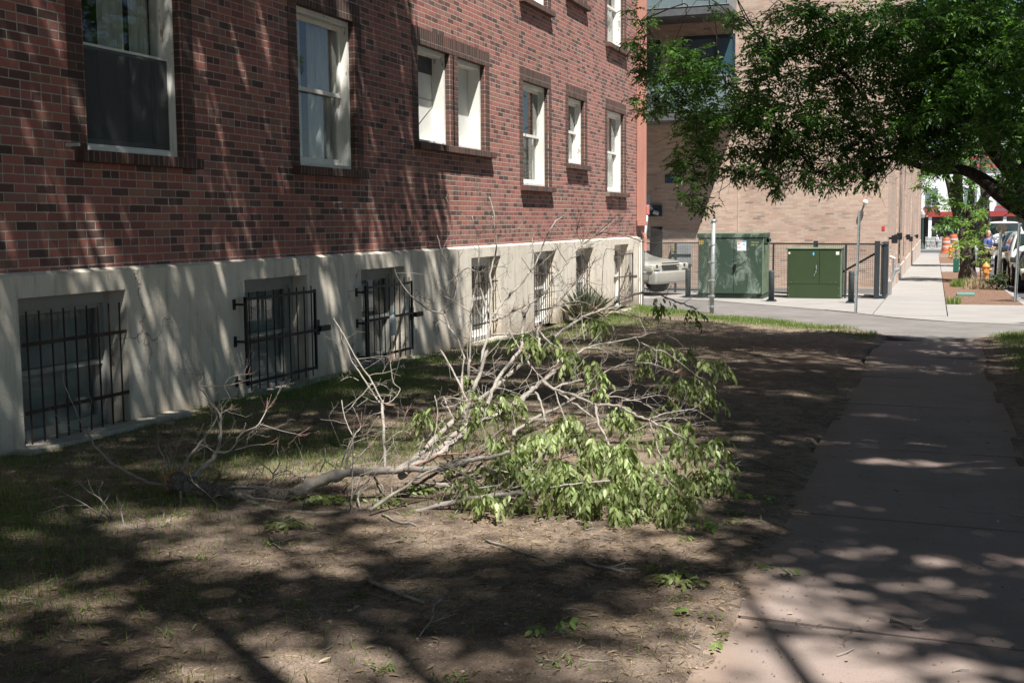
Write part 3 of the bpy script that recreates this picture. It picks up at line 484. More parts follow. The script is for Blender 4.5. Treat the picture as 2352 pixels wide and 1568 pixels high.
SPRIG = [(2.932,5.406,6),(2.98,5.366,5),(2.784,5.977,9),(2.917,5.932,9),(2.957,6.058,7),(3.21,6.032,8),(3.273,6.009,6),(3.263,6.372,6),(3.184,6.998,6),(3.263,6.312,5),(5.094,5.209,5),(5.174,5.1,6),(5.158,4.997,4),(4.774,4.314,2),(4.807,4.29,1),(5.323,4.61,2),(5.479,4.421,2),(5.527,5.379,2),(5.095,6.142,5),(5.26,6.815,4)]
CROWN=[(2.57,14.99,4.18,0.1,0.14),(2.61,14.97,3.9,0.13,0.16),(2.62,15.15,3.55,0.13,0.17),(2.6,14.95,3.69,0.08,0.13),(2.73,15.15,3.18,0.18,0.18),(2.69,14.91,3.1,0.1,0.1),(2.86,15.6,3.91,0.12,0.18),(3.17,15.15,3.68,0.31,0.24),(2.97,15.47,3.39,0.27,0.27),(3.49,15.24,3.47,0.37,0.26),(3.16,15.73,3.11,0.38,0.24),(3.72,15.27,2.95,0.42,0.26),(3.21,15.49,2.72,0.27,0.24),(3.16,15.22,2.39,0.21,0.14),(3.24,15.23,2.24,0.18,0.1),(3.5,15.67,2.4,0.22,0.19),(3.27,15.0,1.94,0.13,0.09),(3.35,15.02,1.83,0.08,0.06),(3.66,15.92,4.28,0.22,0.12),(3.99,15.48,4.01,0.24,0.16),(4.15,15.5,3.62,0.39,0.29),(3.93,16.02,3.27,0.43,0.3),(4.27,15.46,2.89,0.47,0.29),(3.96,15.85,2.56,0.38,0.22),(4.14,15.34,2.24,0.29,0.11),(3.84,15.24,2.24,0.13,0.09),(4.54,15.66,3.87,0.42,0.31),(4.7,15.22,4.15,0.28,0.2),(4.65,16.19,3.46,0.43,0.32),(4.81,15.66,2.94,0.44,0.29),(4.53,15.95,2.55,0.43,0.21),(4.29,15.38,2.08,0.08,0.05),(4.73,15.56,2.24,0.31,0.11),(5.07,15.69,2.31,0.26,0.14),(4.9,15.61,2.1,0.1,0.06),(5.06,15.34,4.05,0.45,0.3),(5.13,15.85,3.66,0.47,0.31),(5.26,16.39,3.24,0.49,0.32),(5.25,15.8,2.72,0.47,0.26),(5.39,16.24,2.4,0.32,0.15),(5.32,15.76,2.15,0.13,0.06),(5.65,15.01,3.96,0.44,0.34),(5.74,15.63,3.55,0.46,0.36),(5.83,16.05,3.08,0.42,0.31),(5.8,15.99,2.67,0.31,0.26),(6.16,15.18,3.91,0.44,0.39),(6.26,15.7,3.43,0.45,0.4),(6.28,15.66,2.93,0.4,0.3),(6.05,15.53,2.48,0.25,0.2),(6.66,15.37,3.95,0.44,0.39),(6.77,15.35,3.42,0.44,0.39),(6.78,15.3,2.93,0.39,0.29),(7.04,14.92,2.51,0.19,0.28),(7.05,14.94,3.63,0.28,0.42),(6.43,15.56,2.52,0.3,0.2),(7.07,15.32,2.1,0.15,0.15),(7.13,15.31,1.81,0.1,0.15),(4.33,15.64,4.32,0.26,0.16),(5.94,16.05,2.72,0.31,0.21),(6.25,15.69,2.33,0.25,0.13)]
CTW=[[(4.23,15.61,4.45),(4.01,15.73,4.28),(3.68,15.82,4.21),(3.41,15.94,4.27)],[(3.74,15.44,4.45),(3.86,15.67,4.17),(4.03,15.93,4.07),(4.47,16.29,3.96)],[(3.41,15.32,4.46),(3.44,15.51,4.18),(3.45,15.68,3.73),(3.46,15.87,3.49)],[(3.1,15.2,4.41),(3.11,15.41,4.29),(3.27,15.68,4.26),(3.42,15.92,4.03)],[(2.61,15.0,4.14),(2.72,15.24,4.08),(2.88,15.5,3.98)],[(2.68,14.99,3.86),(2.92,15.3,3.88)],[(4.72,15.79,4.44),(4.41,15.87,4.27),(4.09,15.95,4.04),(3.91,16.07,3.81)],[(3.24,15.26,4.46),(3.66,15.6,4.28),(4.18,16.0,4.2)],[(4.23,15.59,4.24),(4.19,15.76,3.96),(4.1,15.9,3.56)],[(2.85,15.12,4.46),(2.71,15.27,4.4),(2.59,15.45,4.46)],[(3.26,15.0,2.02),(3.46,15.31,2.18),(3.67,15.62,2.39),(3.94,15.96,2.62),(4.43,16.37,2.84)],[(6.42,16.27,3.23),(5.73,16.22,3.1),(4.97,16.14,2.92),(4.2,16.05,2.67),(3.55,16.02,2.52)],[(5.5,15.88,2.62),(5.45,16.03,2.21),(5.43,16.21,1.98)],[(6.63,16.31,2.87),(5.72,16.27,3.52),(4.7,16.15,3.88),(3.9,16.1,4.08)],[(4.1,15.36,2.48),(4.04,15.32,2.36),(4.02,15.31,2.29),(3.89,15.24,2.14)],[(4.15,15.39,2.63),(4.2,15.4,2.51),(4.22,15.39,2.4),(4.2,15.38,2.32)],[(4.97,15.65,2.32),(4.93,15.62,2.18),(4.92,15.61,2.11),(4.93,15.6,1.99)],[(4.23,15.43,2.72),(4.26,15.43,2.61),(4.26,15.41,2.45),(4.26,15.4,2.3)],[(4.45,15.47,2.36),(4.4,15.43,2.2),(4.42,15.44,2.13),(4.31,15.39,2.04)],[(5.68,15.93,2.52),(5.66,15.91,2.42),(5.62,15.89,2.32),(5.55,15.85,2.2)],[(4.86,15.61,2.31),(4.85,15.59,2.15),(4.88,15.58,1.98),(4.87,15.57,1.9)],[(5.46,15.82,2.27),(5.49,15.82,2.15),(5.49,15.81,2.07),(5.51,15.81,1.94)],[(4.2,15.42,2.7),(4.23,15.41,2.54),(4.11,15.35,2.39),(4.05,15.32,2.32)],[(4.23,15.39,2.37),(4.25,15.39,2.31),(4.23,15.38,2.24),(4.23,15.37,2.14)],[(5.5,15.84,2.26),(5.46,15.81,2.1),(5.38,15.77,2.03),(5.36,15.75,1.96)],[(4.01,15.33,2.55),(3.99,15.32,2.47),(3.87,15.26,2.32),(3.79,15.21,2.15)],[(5.53,15.88,2.55),(5.48,15.85,2.43),(5.46,15.83,2.31),(5.43,15.8,2.18)],[(5.62,15.91,2.48),(5.57,15.87,2.35),(5.48,15.83,2.25),(5.53,15.83,2.14)],[(4.77,15.62,2.72),(4.71,15.59,2.6),(4.58,15.53,2.48),(4.56,15.52,2.41)],[(4.95,15.66,2.51),(4.94,15.65,2.41),(4.93,15.64,2.27),(4.8,15.58,2.2)],[(5.06,15.68,2.28),(4.97,15.64,2.17),(4.94,15.62,2.07),(4.88,15.58,1.98)],[(4.39,15.46,2.45),(4.31,15.42,2.35),(4.32,15.41,2.29),(4.29,15.39,2.15)],[(4.26,15.43,2.63),(4.27,15.42,2.54),(4.17,15.38,2.44),(4.17,15.37,2.36)],[(4.28,15.43,2.58),(4.3,15.43,2.47),(4.33,15.43,2.39),(4.26,15.39,2.26)],[(5.5,15.87,2.51),(5.41,15.82,2.44),(5.37,15.8,2.36),(5.39,15.79,2.21)],[(3.98,15.33,2.61),(4.0,15.32,2.48),(4.01,15.32,2.38),(3.9,15.27,2.29)],[(5.3,15.8,2.6),(5.23,15.77,2.49),(5.18,15.73,2.39),(5.21,15.74,2.31)],[(3.6,15.16,2.3),(3.63,15.15,2.13),(3.58,15.12,1.97),(3.62,15.12,1.89)],[(5.21,15.74,2.33),(5.19,15.72,2.22),(5.11,15.68,2.12),(5.02,15.64,2.05)],[(4.86,15.64,2.59),(4.87,15.64,2.53),(4.91,15.64,2.39),(4.95,15.64,2.24)],[(5.54,15.87,2.45),(5.4,15.81,2.31),(5.3,15.76,2.22),(5.29,15.75,2.1)],[(4.49,15.48,2.29),(4.47,15.46,2.2),(4.38,15.41,2.04),(4.34,15.38,1.9)],[(4.35,15.46,2.64),(4.31,15.43,2.49),(4.21,15.38,2.35),(4.25,15.38,2.2)],[(5.36,15.84,2.72),(5.35,15.82,2.57),(5.22,15.76,2.48),(5.14,15.72,2.36)],[(4.5,15.51,2.51),(4.51,15.5,2.45),(4.39,15.45,2.37),(4.27,15.4,2.31)],[(5.7,15.92,2.32),(5.58,15.86,2.21),(5.51,15.82,2.11),(5.44,15.79,1.98)],[(4.86,15.64,2.56),(4.76,15.59,2.46),(4.64,15.54,2.34),(4.64,15.53,2.24)],[(3.76,15.25,2.66),(3.69,15.22,2.53),(3.7,15.21,2.43),(3.72,15.2,2.3)],[(4.52,15.52,2.56),(4.48,15.49,2.42),(4.42,15.45,2.29),(4.37,15.43,2.2)],[(4.75,15.58,2.4),(4.63,15.53,2.3),(4.57,15.49,2.15),(4.61,15.5,2.04)],[(5.53,15.86,2.35),(5.45,15.82,2.24),(5.34,15.76,2.1),(5.33,15.74,1.94)],[(5.3,15.78,2.41),(5.31,15.77,2.29),(5.19,15.72,2.17),(5.06,15.66,2.09)],[(5.26,15.8,2.7),(5.14,15.75,2.63),(5.17,15.75,2.55),(5.04,15.69,2.4)],[(3.85,15.25,2.34),(3.85,15.23,2.19),(3.89,15.24,2.07),(3.9,15.23,2.0)],[(5.25,15.77,2.49),(5.25,15.76,2.41),(5.25,15.75,2.25),(5.13,15.69,2.16)],[(4.81,15.6,2.34),(4.72,15.56,2.26),(4.63,15.51,2.14),(4.64,15.5,2.03)],[(4.38,15.47,2.55),(4.31,15.43,2.44),(4.19,15.37,2.33),(4.24,15.38,2.22)],[(5.2,15.77,2.65),(5.2,15.75,2.51),(5.19,15.74,2.39),(5.14,15.71,2.26)],[(5.53,15.89,2.65),(5.41,15.83,2.51),(5.45,15.83,2.4),(5.39,15.8,2.26)],[(3.99,15.33,2.61),(3.89,15.28,2.49),(3.81,15.25,2.4),(3.81,15.23,2.24)],[(4.23,15.4,2.4),(4.17,15.36,2.25),(4.15,15.34,2.16),(4.05,15.3,2.1)],[(4.62,15.55,2.55),(4.52,15.51,2.45),(4.45,15.46,2.31),(4.34,15.41,2.15)],[(4.63,15.54,2.45),(4.58,15.51,2.3),(4.6,15.5,2.18),(4.56,15.47,2.04)],[(5.44,15.85,2.54),(5.44,15.83,2.37),(5.4,15.8,2.29),(5.31,15.76,2.15)],[(5.05,15.68,2.28),(5.08,15.68,2.19),(4.98,15.63,2.1),(4.88,15.58,1.97)],[(5.45,15.82,2.3),(5.36,15.78,2.15),(5.29,15.74,2.04),(5.29,15.73,1.97)],[(3.79,15.23,2.35),(3.71,15.19,2.25),(3.69,15.17,2.12),(3.55,15.11,2.02)],[(4.53,15.51,2.5),(4.44,15.47,2.38),(4.48,15.47,2.28),(4.45,15.45,2.2)],[(4.18,15.38,2.42),(4.07,15.32,2.27),(4.11,15.33,2.2),(4.15,15.33,2.1)],[(5.26,15.76,2.37),(5.18,15.72,2.24),(5.17,15.7,2.09),(5.09,15.66,1.95)],[(5.67,15.91,2.41),(5.63,15.89,2.33),(5.59,15.87,2.23),(5.59,15.85,2.1)],[(4.81,15.63,2.64),(4.8,15.61,2.52),(4.7,15.56,2.36),(4.68,15.55,2.29)],[(5.6,15.92,2.66),(5.53,15.88,2.52),(5.5,15.85,2.4),(5.49,15.84,2.29)],[(4.26,15.43,2.65),(4.14,15.37,2.52),(4.15,15.36,2.4),(4.15,15.35,2.3)]]
CLIMB=[[(7.84,16.6,1.5),(7.24,16.41,1.77),(6.94,16.33,1.98),(6.75,16.49,2.15),(6.5,16.63,2.29),(6.15,16.61,2.3),(5.74,16.48,2.43)],[(7.8,16.14,1.31),(7.22,16.22,2.08),(6.88,16.36,2.5),(6.73,16.33,2.76),(6.47,16.29,3.18),(6.12,16.41,3.52),(5.46,16.21,3.84)],[(6.88,16.36,2.5),(6.89,15.89,3.08),(6.77,15.6,3.78),(6.42,15.34,4.53)],[(6.94,16.33,1.98),(7.2,16.03,2.32),(7.42,15.52,2.78)]]
STL=[[(7.27,43.93,-0.7),(7.25,44.02,0.15),(7.21,44.06,0.72),(7.06,44.07,1.29),(6.9,44.11,2.14),(6.85,44.19,3.14),(6.98,44.36,4.27)],[(7.23,44.07,0.72),(7.39,44.21,1.5),(7.7,44.41,2.28),(8.09,44.61,2.84),(8.61,44.87,3.55),(8.72,45.02,4.54)],[(7.06,44.07,1.29),(6.77,44.06,2.14),(6.59,44.07,2.85),(6.33,44.05,3.57)],[(7.37,44.12,0.72),(7.29,44.18,1.57),(7.32,44.3,2.56),(7.4,44.44,3.56)]]
STC=[(6.87,43.45,3.11,0.57,0.43),(6.33,43.27,3.25,0.57,0.43),(6.22,43.16,2.56,0.57,0.4),(6.63,43.26,2.14,0.71,0.43),(6.77,43.25,1.58,0.43,0.29),(6.38,43.1,1.51,0.36,0.17),(7.41,43.57,2.41,0.43,0.57),(7.52,43.7,3.24,0.71,0.57),(8.17,43.98,3.66,0.71,0.57),(7.11,43.61,3.81,0.86,0.57),(6.32,43.34,3.95,0.57,0.43),(8.69,44.21,4.07,0.57,0.71),(5.68,43.02,3.12,0.43,0.36),(5.84,43.05,2.84,0.31,0.31),(6.7,43.54,4.51,1.0,0.57),(7.88,43.98,4.64,1.0,0.71),(6.03,43.04,2.07,0.4,0.14),(7.38,43.69,3.59,1.14,0.57)]
STY=[(7.43,42.9,1.09,0.42,0.31),(7.67,43.05,1.71,0.39,0.25),(7.18,42.78,0.81,0.56,0.17),(7.7,42.96,0.74,0.35,0.2),(6.99,42.68,0.47,0.28,0.14),(7.65,42.88,0.19,0.2,0.22),(7.29,42.89,1.5,0.22,0.31),(6.85,42.66,0.75,0.31,0.14),(7.71,43.03,1.36,0.25,0.2),(7.41,42.97,1.85,0.25,0.11)]
# ================================================================ SETTING
def vnoise(x, y, s=0):
    r = np.zeros_like(x)
    for k in range(5):
        a = 1.3*k+s; f = .7*1.8**k
        r += (np.sin(x*f*1.1+a*3.1+1.7*np.sin(y*f*.7+a))+np.cos(y*f+a*1.9+1.3*np.sin(x*f*.8-a)))*.5/1.6**k
    return r
LAWN_EDGE = [(-.2, 25.7), (2.1, 23.0), (3.95, 21.25), (5.4, 19.8), (5.95, 18.8), (6.93, 19.7), (7.6, 19.9), (40, 20.6)]
def lawn_edge(x): return np.interp(x, [p[0] for p in LAWN_EDGE], [p[1] for p in LAWN_EDGE])
def lawn_h(x, y):
    """height of the bare lawn"""
    z = -SL*(y-6.6)+.008*vnoise(x*1.3, y*1.3)+.004*vnoise(x*6, y*6, 3)
    e = np.clip((5.40-x+.07*vnoise(y*2.3, y*0, 5))/.55, 0, 1); e = e*e*(3-2*e)
    f = np.clip((x-6.82)/.6, 0, 1); f = f*f*(3-2*f)
    z = z+.055*e*np.clip((y-4)/5, .25, 1)+.05*f
    xl = 5.47+.085*vnoise(y*1.3, y*0, 5)+.03*vnoise(y*5, x*2, 7); xr = 6.78-.05*vnoise(y*1.6, y*0, 15)
    inside = (x > xl) & (x < xr)
    z = np.where(inside, z-.05, np.maximum(z, -SL*(y-6.6)+.004+.012*np.clip((xl-x)/.1, -1, 1)*(x < 6)))
    g = np.clip((y-lawn_edge(x))/.25, 0, 1); z = z*(1-g)+(-SL*(y-6.6)-.03)*g
    return z
# the ground: one sheet, fine near the camera, reaching the horizon
xs = np.unique(np.concatenate([[-900, -200, -60, -20, -6], np.arange(-.3, 9.01, .06), [9.5, 10.5, 12, 15, 20, 40, 120, 400, 900]]))
ys = np.unique(np.concatenate([[-300, -60, -15, -5, 0, 1.5], np.arange(2.5, 12, .07), np.arange(12, 26.5, .16), [28, 32, 40, 60, 100, 150, 220, 400, 1200]]))
X, Y = np.meshgrid(xs, ys); Zg = lawn_h(X, Y)
Zg = np.where((X < -.25) & (Y < 26), -SL*(Y-6.6)-.05, Zg)
Zg = np.where(Y > 220, -SL*(220-6.6)-.03, Zg)
nx, ny = len(xs), len(ys); idx = np.arange(nx*ny).reshape(ny, nx)
F4 = np.stack([idx[:-1, :-1], idx[:-1, 1:], idx[1:, 1:], idx[1:, :-1]], -1).reshape(-1, 4)
t = NT('bare lawn soil'); p = t.pos()
n1 = t.noise(p, .9, 6, .62); n2 = t.noise(p, 9, 6, .7); n3 = t.noise(p, 110, 4, .75); n4 = t.noise(p, 2.3, 5, .7)
c = t.ramp(n1, [(.32, (.185, .142, .115)), (.5, (.245, .192, .155)), (.68, (.31, .245, .195))])
c = t.mix(t.ramp(n2, [(.44, (0, 0, 0)), (.62, (.9, .9, .9))]), c, (.12, .09, .07))
c = t.mix(t.ramp(n4, [(.50, (0, 0, 0)), (.66, (.6, .6, .6))]), c, (.33, .25, .17))
c = t.mix(t.ramp(n3, [(.5, (0, 0, 0)), (.62, (.8, .8, .8))]), c, (.09, .065, .045))
c = t.mix(t.ramp(t.noise(p, 70, 2, .5), [(.66, (0, 0, 0)), (.70, (1, 1, 1))]), c, (.42, .34, .25))
t.col(c); t.rough(.95); t.b.inputs['Specular IOR Level'].default_value = .1
t.bump(t.math('ADD', t.math('MULTIPLY', n2, 1.5), t.math('ADD', n3, t.math('MULTIPLY', t.noise(p, 30, 5, .7), 1.)))
       , .8, .012); M['soil'] = t.m
g = mesh_np('ground', np.c_[X.ravel(), Y.ravel(), Zg.ravel()], [F4], M['soil'], smooth=True); struct(g)
# reddish path of tinted slabs
t = NT('red tinted path'); p = t.pos(); n1 = t.noise(p, 1.1, 5, .65); n2 = t.noise(p, 22, 5, .7)
c = t.ramp(n1, [(.3, (.205, .165, .147)), (.5, (.255, .205, .182)), (.7, (.285, .212, .192))])
c = t.mix(t.ramp(n2, [(.5, (0, 0, 0)), (.75, (.5, .5, .5))]), c, (.24, .19, .16))
c = t.mix(t.ramp(t.noise(p, 130, 2, .5), [(.64, (0, 0, 0)), (.69, (.8, .8, .8))]), c, (.12, .09, .075))
sx = t.n('ShaderNodeSeparateXYZ'); t.l(p, sx.inputs[0])
ed = t.math('ADD', t.math('ABSOLUTE', t.math('SUBTRACT', sx.outputs['X'], 6.13)), t.math('MULTIPLY', t.math('SUBTRACT', t.noise(p, 3.5, 6, .7), .5), .55))
c = t.mix(t.ramp(ed, [(.48, (0, 0, 0)), (.72, (.85, .85, .85))]), c, (.24, .175, .13))
c = t.mix(t.math('MULTIPLY', cracks(t, p, .40, .0022, .56), .6), c, (.07, .055, .045))
c = t.mix(t.ramp(t.noise(p, 4.5, 6, .72), [(.52, (0, 0, 0)), (.70, (.5, .5, .5))]), c, (.20, .155, .13))
t.col(c); t.rough(.9); t.bump(t.math('ADD', n2, t.math('MULTIPLY', t.noise(p, 150, 3), .6)), .3, .006); M['path'] = t.m
mb = MB(); js = [-4, -1.5, 1.2, 3.3, 4.72, 6.68, 8.95, 11.35, 13.6, 16.1, 18.55]
for a, b in zip(js[:-1], js[1:]):
    tl = R.uniform(-.012, .012); sk = .12
    zc = lambda x, y: gz(y)+tl*(x-6.1)+R.uniform(0, .004)
    x0, x1 = 5.40, 6.84; nsub = 8
    v = []
    for k in range(nsub+1):
        xx = x0+(x1-x0)*k/nsub; dy = -.05*(xx-6.1)
        v += [(xx, a+.013+dy+R.uniform(-.004, .004), gz(a)+tl*(xx-6.1)), (xx, b-.013+dy+R.uniform(-.004, .004), gz(b)+tl*(xx-6.1))]
    n = len(v); v += [(q[0], q[1], q[2]-.09) for q in v]; f = []
    for k in range(nsub):
        i = 2*k; f += [(i, i+2, i+3, i+1), (i+n, i+2+n, i+3+n, i+1+n), (i, i+2, i+2+n, i+n), (i+1, i+3, i+3+n, i+1+n)]
    f += [(0, 1, 1+n, n), (n-2, n-1, 2*n-1, 2*n-2)]
    mb.add(v, f)
struct(mb.build('path', M['path']))
def sheet(name, poly, mat, dz, thick=.06):
    mb = MB(); n = len(poly)
    vs = [(x, y, gz(y)+dz) for x, y in poly]+[(x, y, gz(y)+dz-thick) for x, y in poly]
    mb.add(vs, [tuple(range(n)), tuple(range(n, 2*n))]+[(i, (i+1) % n, n+(i+1) % n, n+i) for i in range(n)])
    return struct(mb.build(name, mat))
M['asphalt_old'] = flat('old grey asphalt', (.16, .15, .142), .95, var=.18, scale=1.6, spots=((.13, .115, .10), .6, 3), bumps=.6)
M['asphalt'] = flat('street asphalt', (.075, .078, .085), .9, var=.2, scale=2, bumps=.4)
slabedge = [(-20, 29.6), (-.1, 29.5), (1.09, 28.97), (2.45, 27.5), (4.0, 25.9), (4.71, 25.03), (5.42, 23.75), (6.41, 22.85), (7.69, 22.35), (20, 22.0)]
lawnfar = [(20, 20.1), (7.6, 19.8), (6.93, 19.6), (5.95, 18.6), (5.4, 19.65), (3.95, 21.1), (2.1, 22.9), (-.2, 25.6), (-20, 25.6)]
sheet('alley', [(x, y+.1) for x, y in slabedge]+lawnfar, M['asphalt_old'], .0)
sheet('concrete_apron', [(-20, 33.9), (-20, 29.6), (-.1, 29.5), (1.09, 28.97), (2.45, 27.5), (4.0, 25.9), (4.71, 25.03), (5.03, 24.5), (5.03, 33.9)], M['concrete'], .012)
M['walk'] = flat('sidewalk concrete', (.268, .256, .242), .9, var=.08, scale=.8, spots=((.265, .225, .195), .62, .35), bumps=.2)
yy = 24.4
jn = [24.42, 26.6, 28.72]+[28.72+1.52*k for k in range(1, 61)]
mb = MB()
for a, b in zip(jn[:-1], jn[1:]):
    x0 = 5.05 if a < 33.5 else 4.9
    y0 = a if a > 24.5 else 24.42
    mb.add([(x0, y0+.008, gz(y0)+.016), (6.44, y0+.008, gz(y0)+.016), (6.44, b-.008, gz(b)+.016), (x0, b-.008, gz(b)+.016),
            (x0, y0+.008, gz(y0)-.05), (6.44, y0+.008, gz(y0)-.05), (6.44, b-.008, gz(b)-.05), (x0, b-.008, gz(b)-.05)],
           [(0, 1, 2, 3), (4, 5, 6, 7), (0, 1, 5, 4), (2, 3, 7, 6), (0, 3, 7, 4), (1, 2, 6, 5)])
struct(mb.build('sidewalk', M['walk']))
sheet('driveway', [(5.05, 24.40), (5.45, 23.85), (6.41, 22.95), (7.69, 22.45), (20, 22.1), (20, 28.70), (6.46, 28.70), (6.46, 24.40)], M['concrete'], .014)
M['mulch'] = flat('brown bark mulch', (.16, .095, .065), .95, var=.5, scale=14, spots=((.30, .20, .14), .6, 25), bumps=1.)
sheet('mulch_bed', [(6.46, 28.73), (8.1, 28.73), (8.1, 55.5), (6.46, 55.5)], M['mulch'], .006)
sheet('concrete_strip', [(6.46, 55.5), (8.1, 55.5), (8.1, 73), (6.46, 73)], M['walk'], .012)
sheet('far_mulch_bed', [(6.46, 73), (8.1, 73), (8.1, 95), (6.46, 95)], M['mulch'], .006)
mb = MB()
for a, b in [(28.73, 40), (40, 60), (60, 80), (80, 98)]:
    mb.add([(8.1, a, gz(a)+.012), (8.25, a, gz(a)+.012), (8.25, b-.01, gz(b)+.012), (8.1, b-.01, gz(b)+.012), (8.1, a, gz(a)-.15), (8.25, a, gz(a)-.15), (8.25, b-.01, gz(b)-.15), (8.1, b-.01, gz(b)-.15)],
           [(0, 1, 2, 3), (4, 5, 6, 7), (0, 1, 5, 4), (2, 3, 7, 6), (0, 3, 7, 4), (1, 2, 6, 5)])
struct(mb.build('kerb', M['concrete']))
sheet('street', [(8.25, 28.73), (20, 28.73), (20, 119), (8.25, 119)], M['asphalt'], -.012)
sheet('cross_street', [(-80, 121), (90, 121), (90, 150), (-80, 150)], M['asphalt'], .0)
sheet('far_pavement', [(-80, 150.1), (90, 150.1), (90, 171), (-80, 171)], M['walk'], .01)
sheet('near_crossing', [(-4, 115.7), (20, 115.7), (20, 120.9), (-4, 120.9)], M['walk'], .01)

# ================================================================ RED BRICK BUILDING
bld = empty('brick_building', (-3, 14, 0))
tag(bld, 'red brick apartment building with cream painted foundation and barred basement windows', 'building')
BX = -.05; TOPZ = 9.4; Y0, Y1 = -16., 25.62
FZ = 1.33
ups = [(7.62, 8.88, 2.24, 3.92), (10.90, 12.17, 2.26, 3.92), (13.92, 14.96, 2.69, 3.93), (15.25, 16.28, 2.69, 3.93), (17.97, 19.27, 2.25, 3.91), (20.44, 21.46, 2.70, 3.90), (23.10, 24.43, 2.25, 3.90)]
ups2 = [(a, b, z0+2.94, z1+2.94) for a, b, z0, z1 in ups]
back = [(1.2, 2.35, 2.25, 3.92), (4.2, 5.3, 2.25, 3.92), (1.2, 2.35, 5.19, 6.86), (4.2, 5.3, 5.19, 6.86)]
base = [(6.74, 7.94, -.02, 1.14), (9.69, 10.88, -.02, 1.13), (12.12, 13.30, -.06, 1.13), (15.54, 16.74, -.08, 1.16), (18.31, 19.51, -.10, 1.17), (20.70, 21.89, -.12, 1.17), (23.47, 24.64, -.16, 1.18)]
def wallface(mb, x, y0, y1, z0, z1, ops, depth):
    yc = sorted({y0, y1, *[o[0] for o in ops], *[o[1] for o in ops]}); zc = sorted({z0, z1, *[o[2] for o in ops], *[o[3] for o in ops]})
    for a, b in zip(yc[:-1], yc[1:]):
        for c, d in zip(zc[:-1], zc[1:]):
            ym, zm = (a+b)/2, (c+d)/2
            if any(o[0] < ym < o[1] and o[2] < zm < o[3] for o in ops): continue
            mb.add([(x, a, c), (x, b, c), (x, b, d), (x, a, d)], [(0, 1, 2, 3)])
    for a, b, c, d in ops:
        q = x-depth
        mb.add([(x, a, c), (x, b, c), (x, b, d), (x, a, d), (q, a, c), (q, b, c), (q, b, d), (q, a, d)], [(0, 1, 5, 4), (1, 2, 6, 5), (2, 3, 7, 6), (3, 0, 4, 7)])
mb = MB(); wallface(mb, BX, Y0, Y1, FZ-.02, TOPZ, ups+ups2+back, .35)
mb.add([(BX, Y1, FZ-.02), (-15, Y1, FZ-.02), (-15, Y1, TOPZ), (BX, Y1, TOPZ)], [(0, 1, 2, 3)])
mb.add([(BX, Y0, FZ-.02), (-15, Y0, FZ-.02), (-15, Y0, TOPZ), (BX, Y0, TOPZ)], [(0, 1, 2, 3)])
mb.add([(-15, Y0, FZ-.02), (-15, Y1, FZ-.02), (-15, Y1, TOPZ), (-15, Y0, TOPZ)], [(0, 1, 2, 3)])
mb.build('wall', M['red_brick'], bld)
MB().box(-15.2, .12, Y0-.1, Y1+.1, TOPZ, TOPZ+.25).build('roof', M['concrete_old'], bld)
mb = MB(); wallface(mb, 0, Y0, 25.66, -.9, FZ-.03, base, .34)
mb.add([(0, Y0, FZ-.03), (0, 25.66, FZ-.03), (BX-.01, 25.66, FZ), (BX-.01, Y0, FZ)], [(0, 1, 2, 3)])
mb.add([(0, 25.66, -.9), (-15, 25.66, -.9), (-15, 25.66, FZ-.01), (0, 25.66, FZ-.03)], [(0, 1, 2, 3)])
# window heads keep a slightly thicker painted band
mb.build('foundation', M['foundation'], bld)
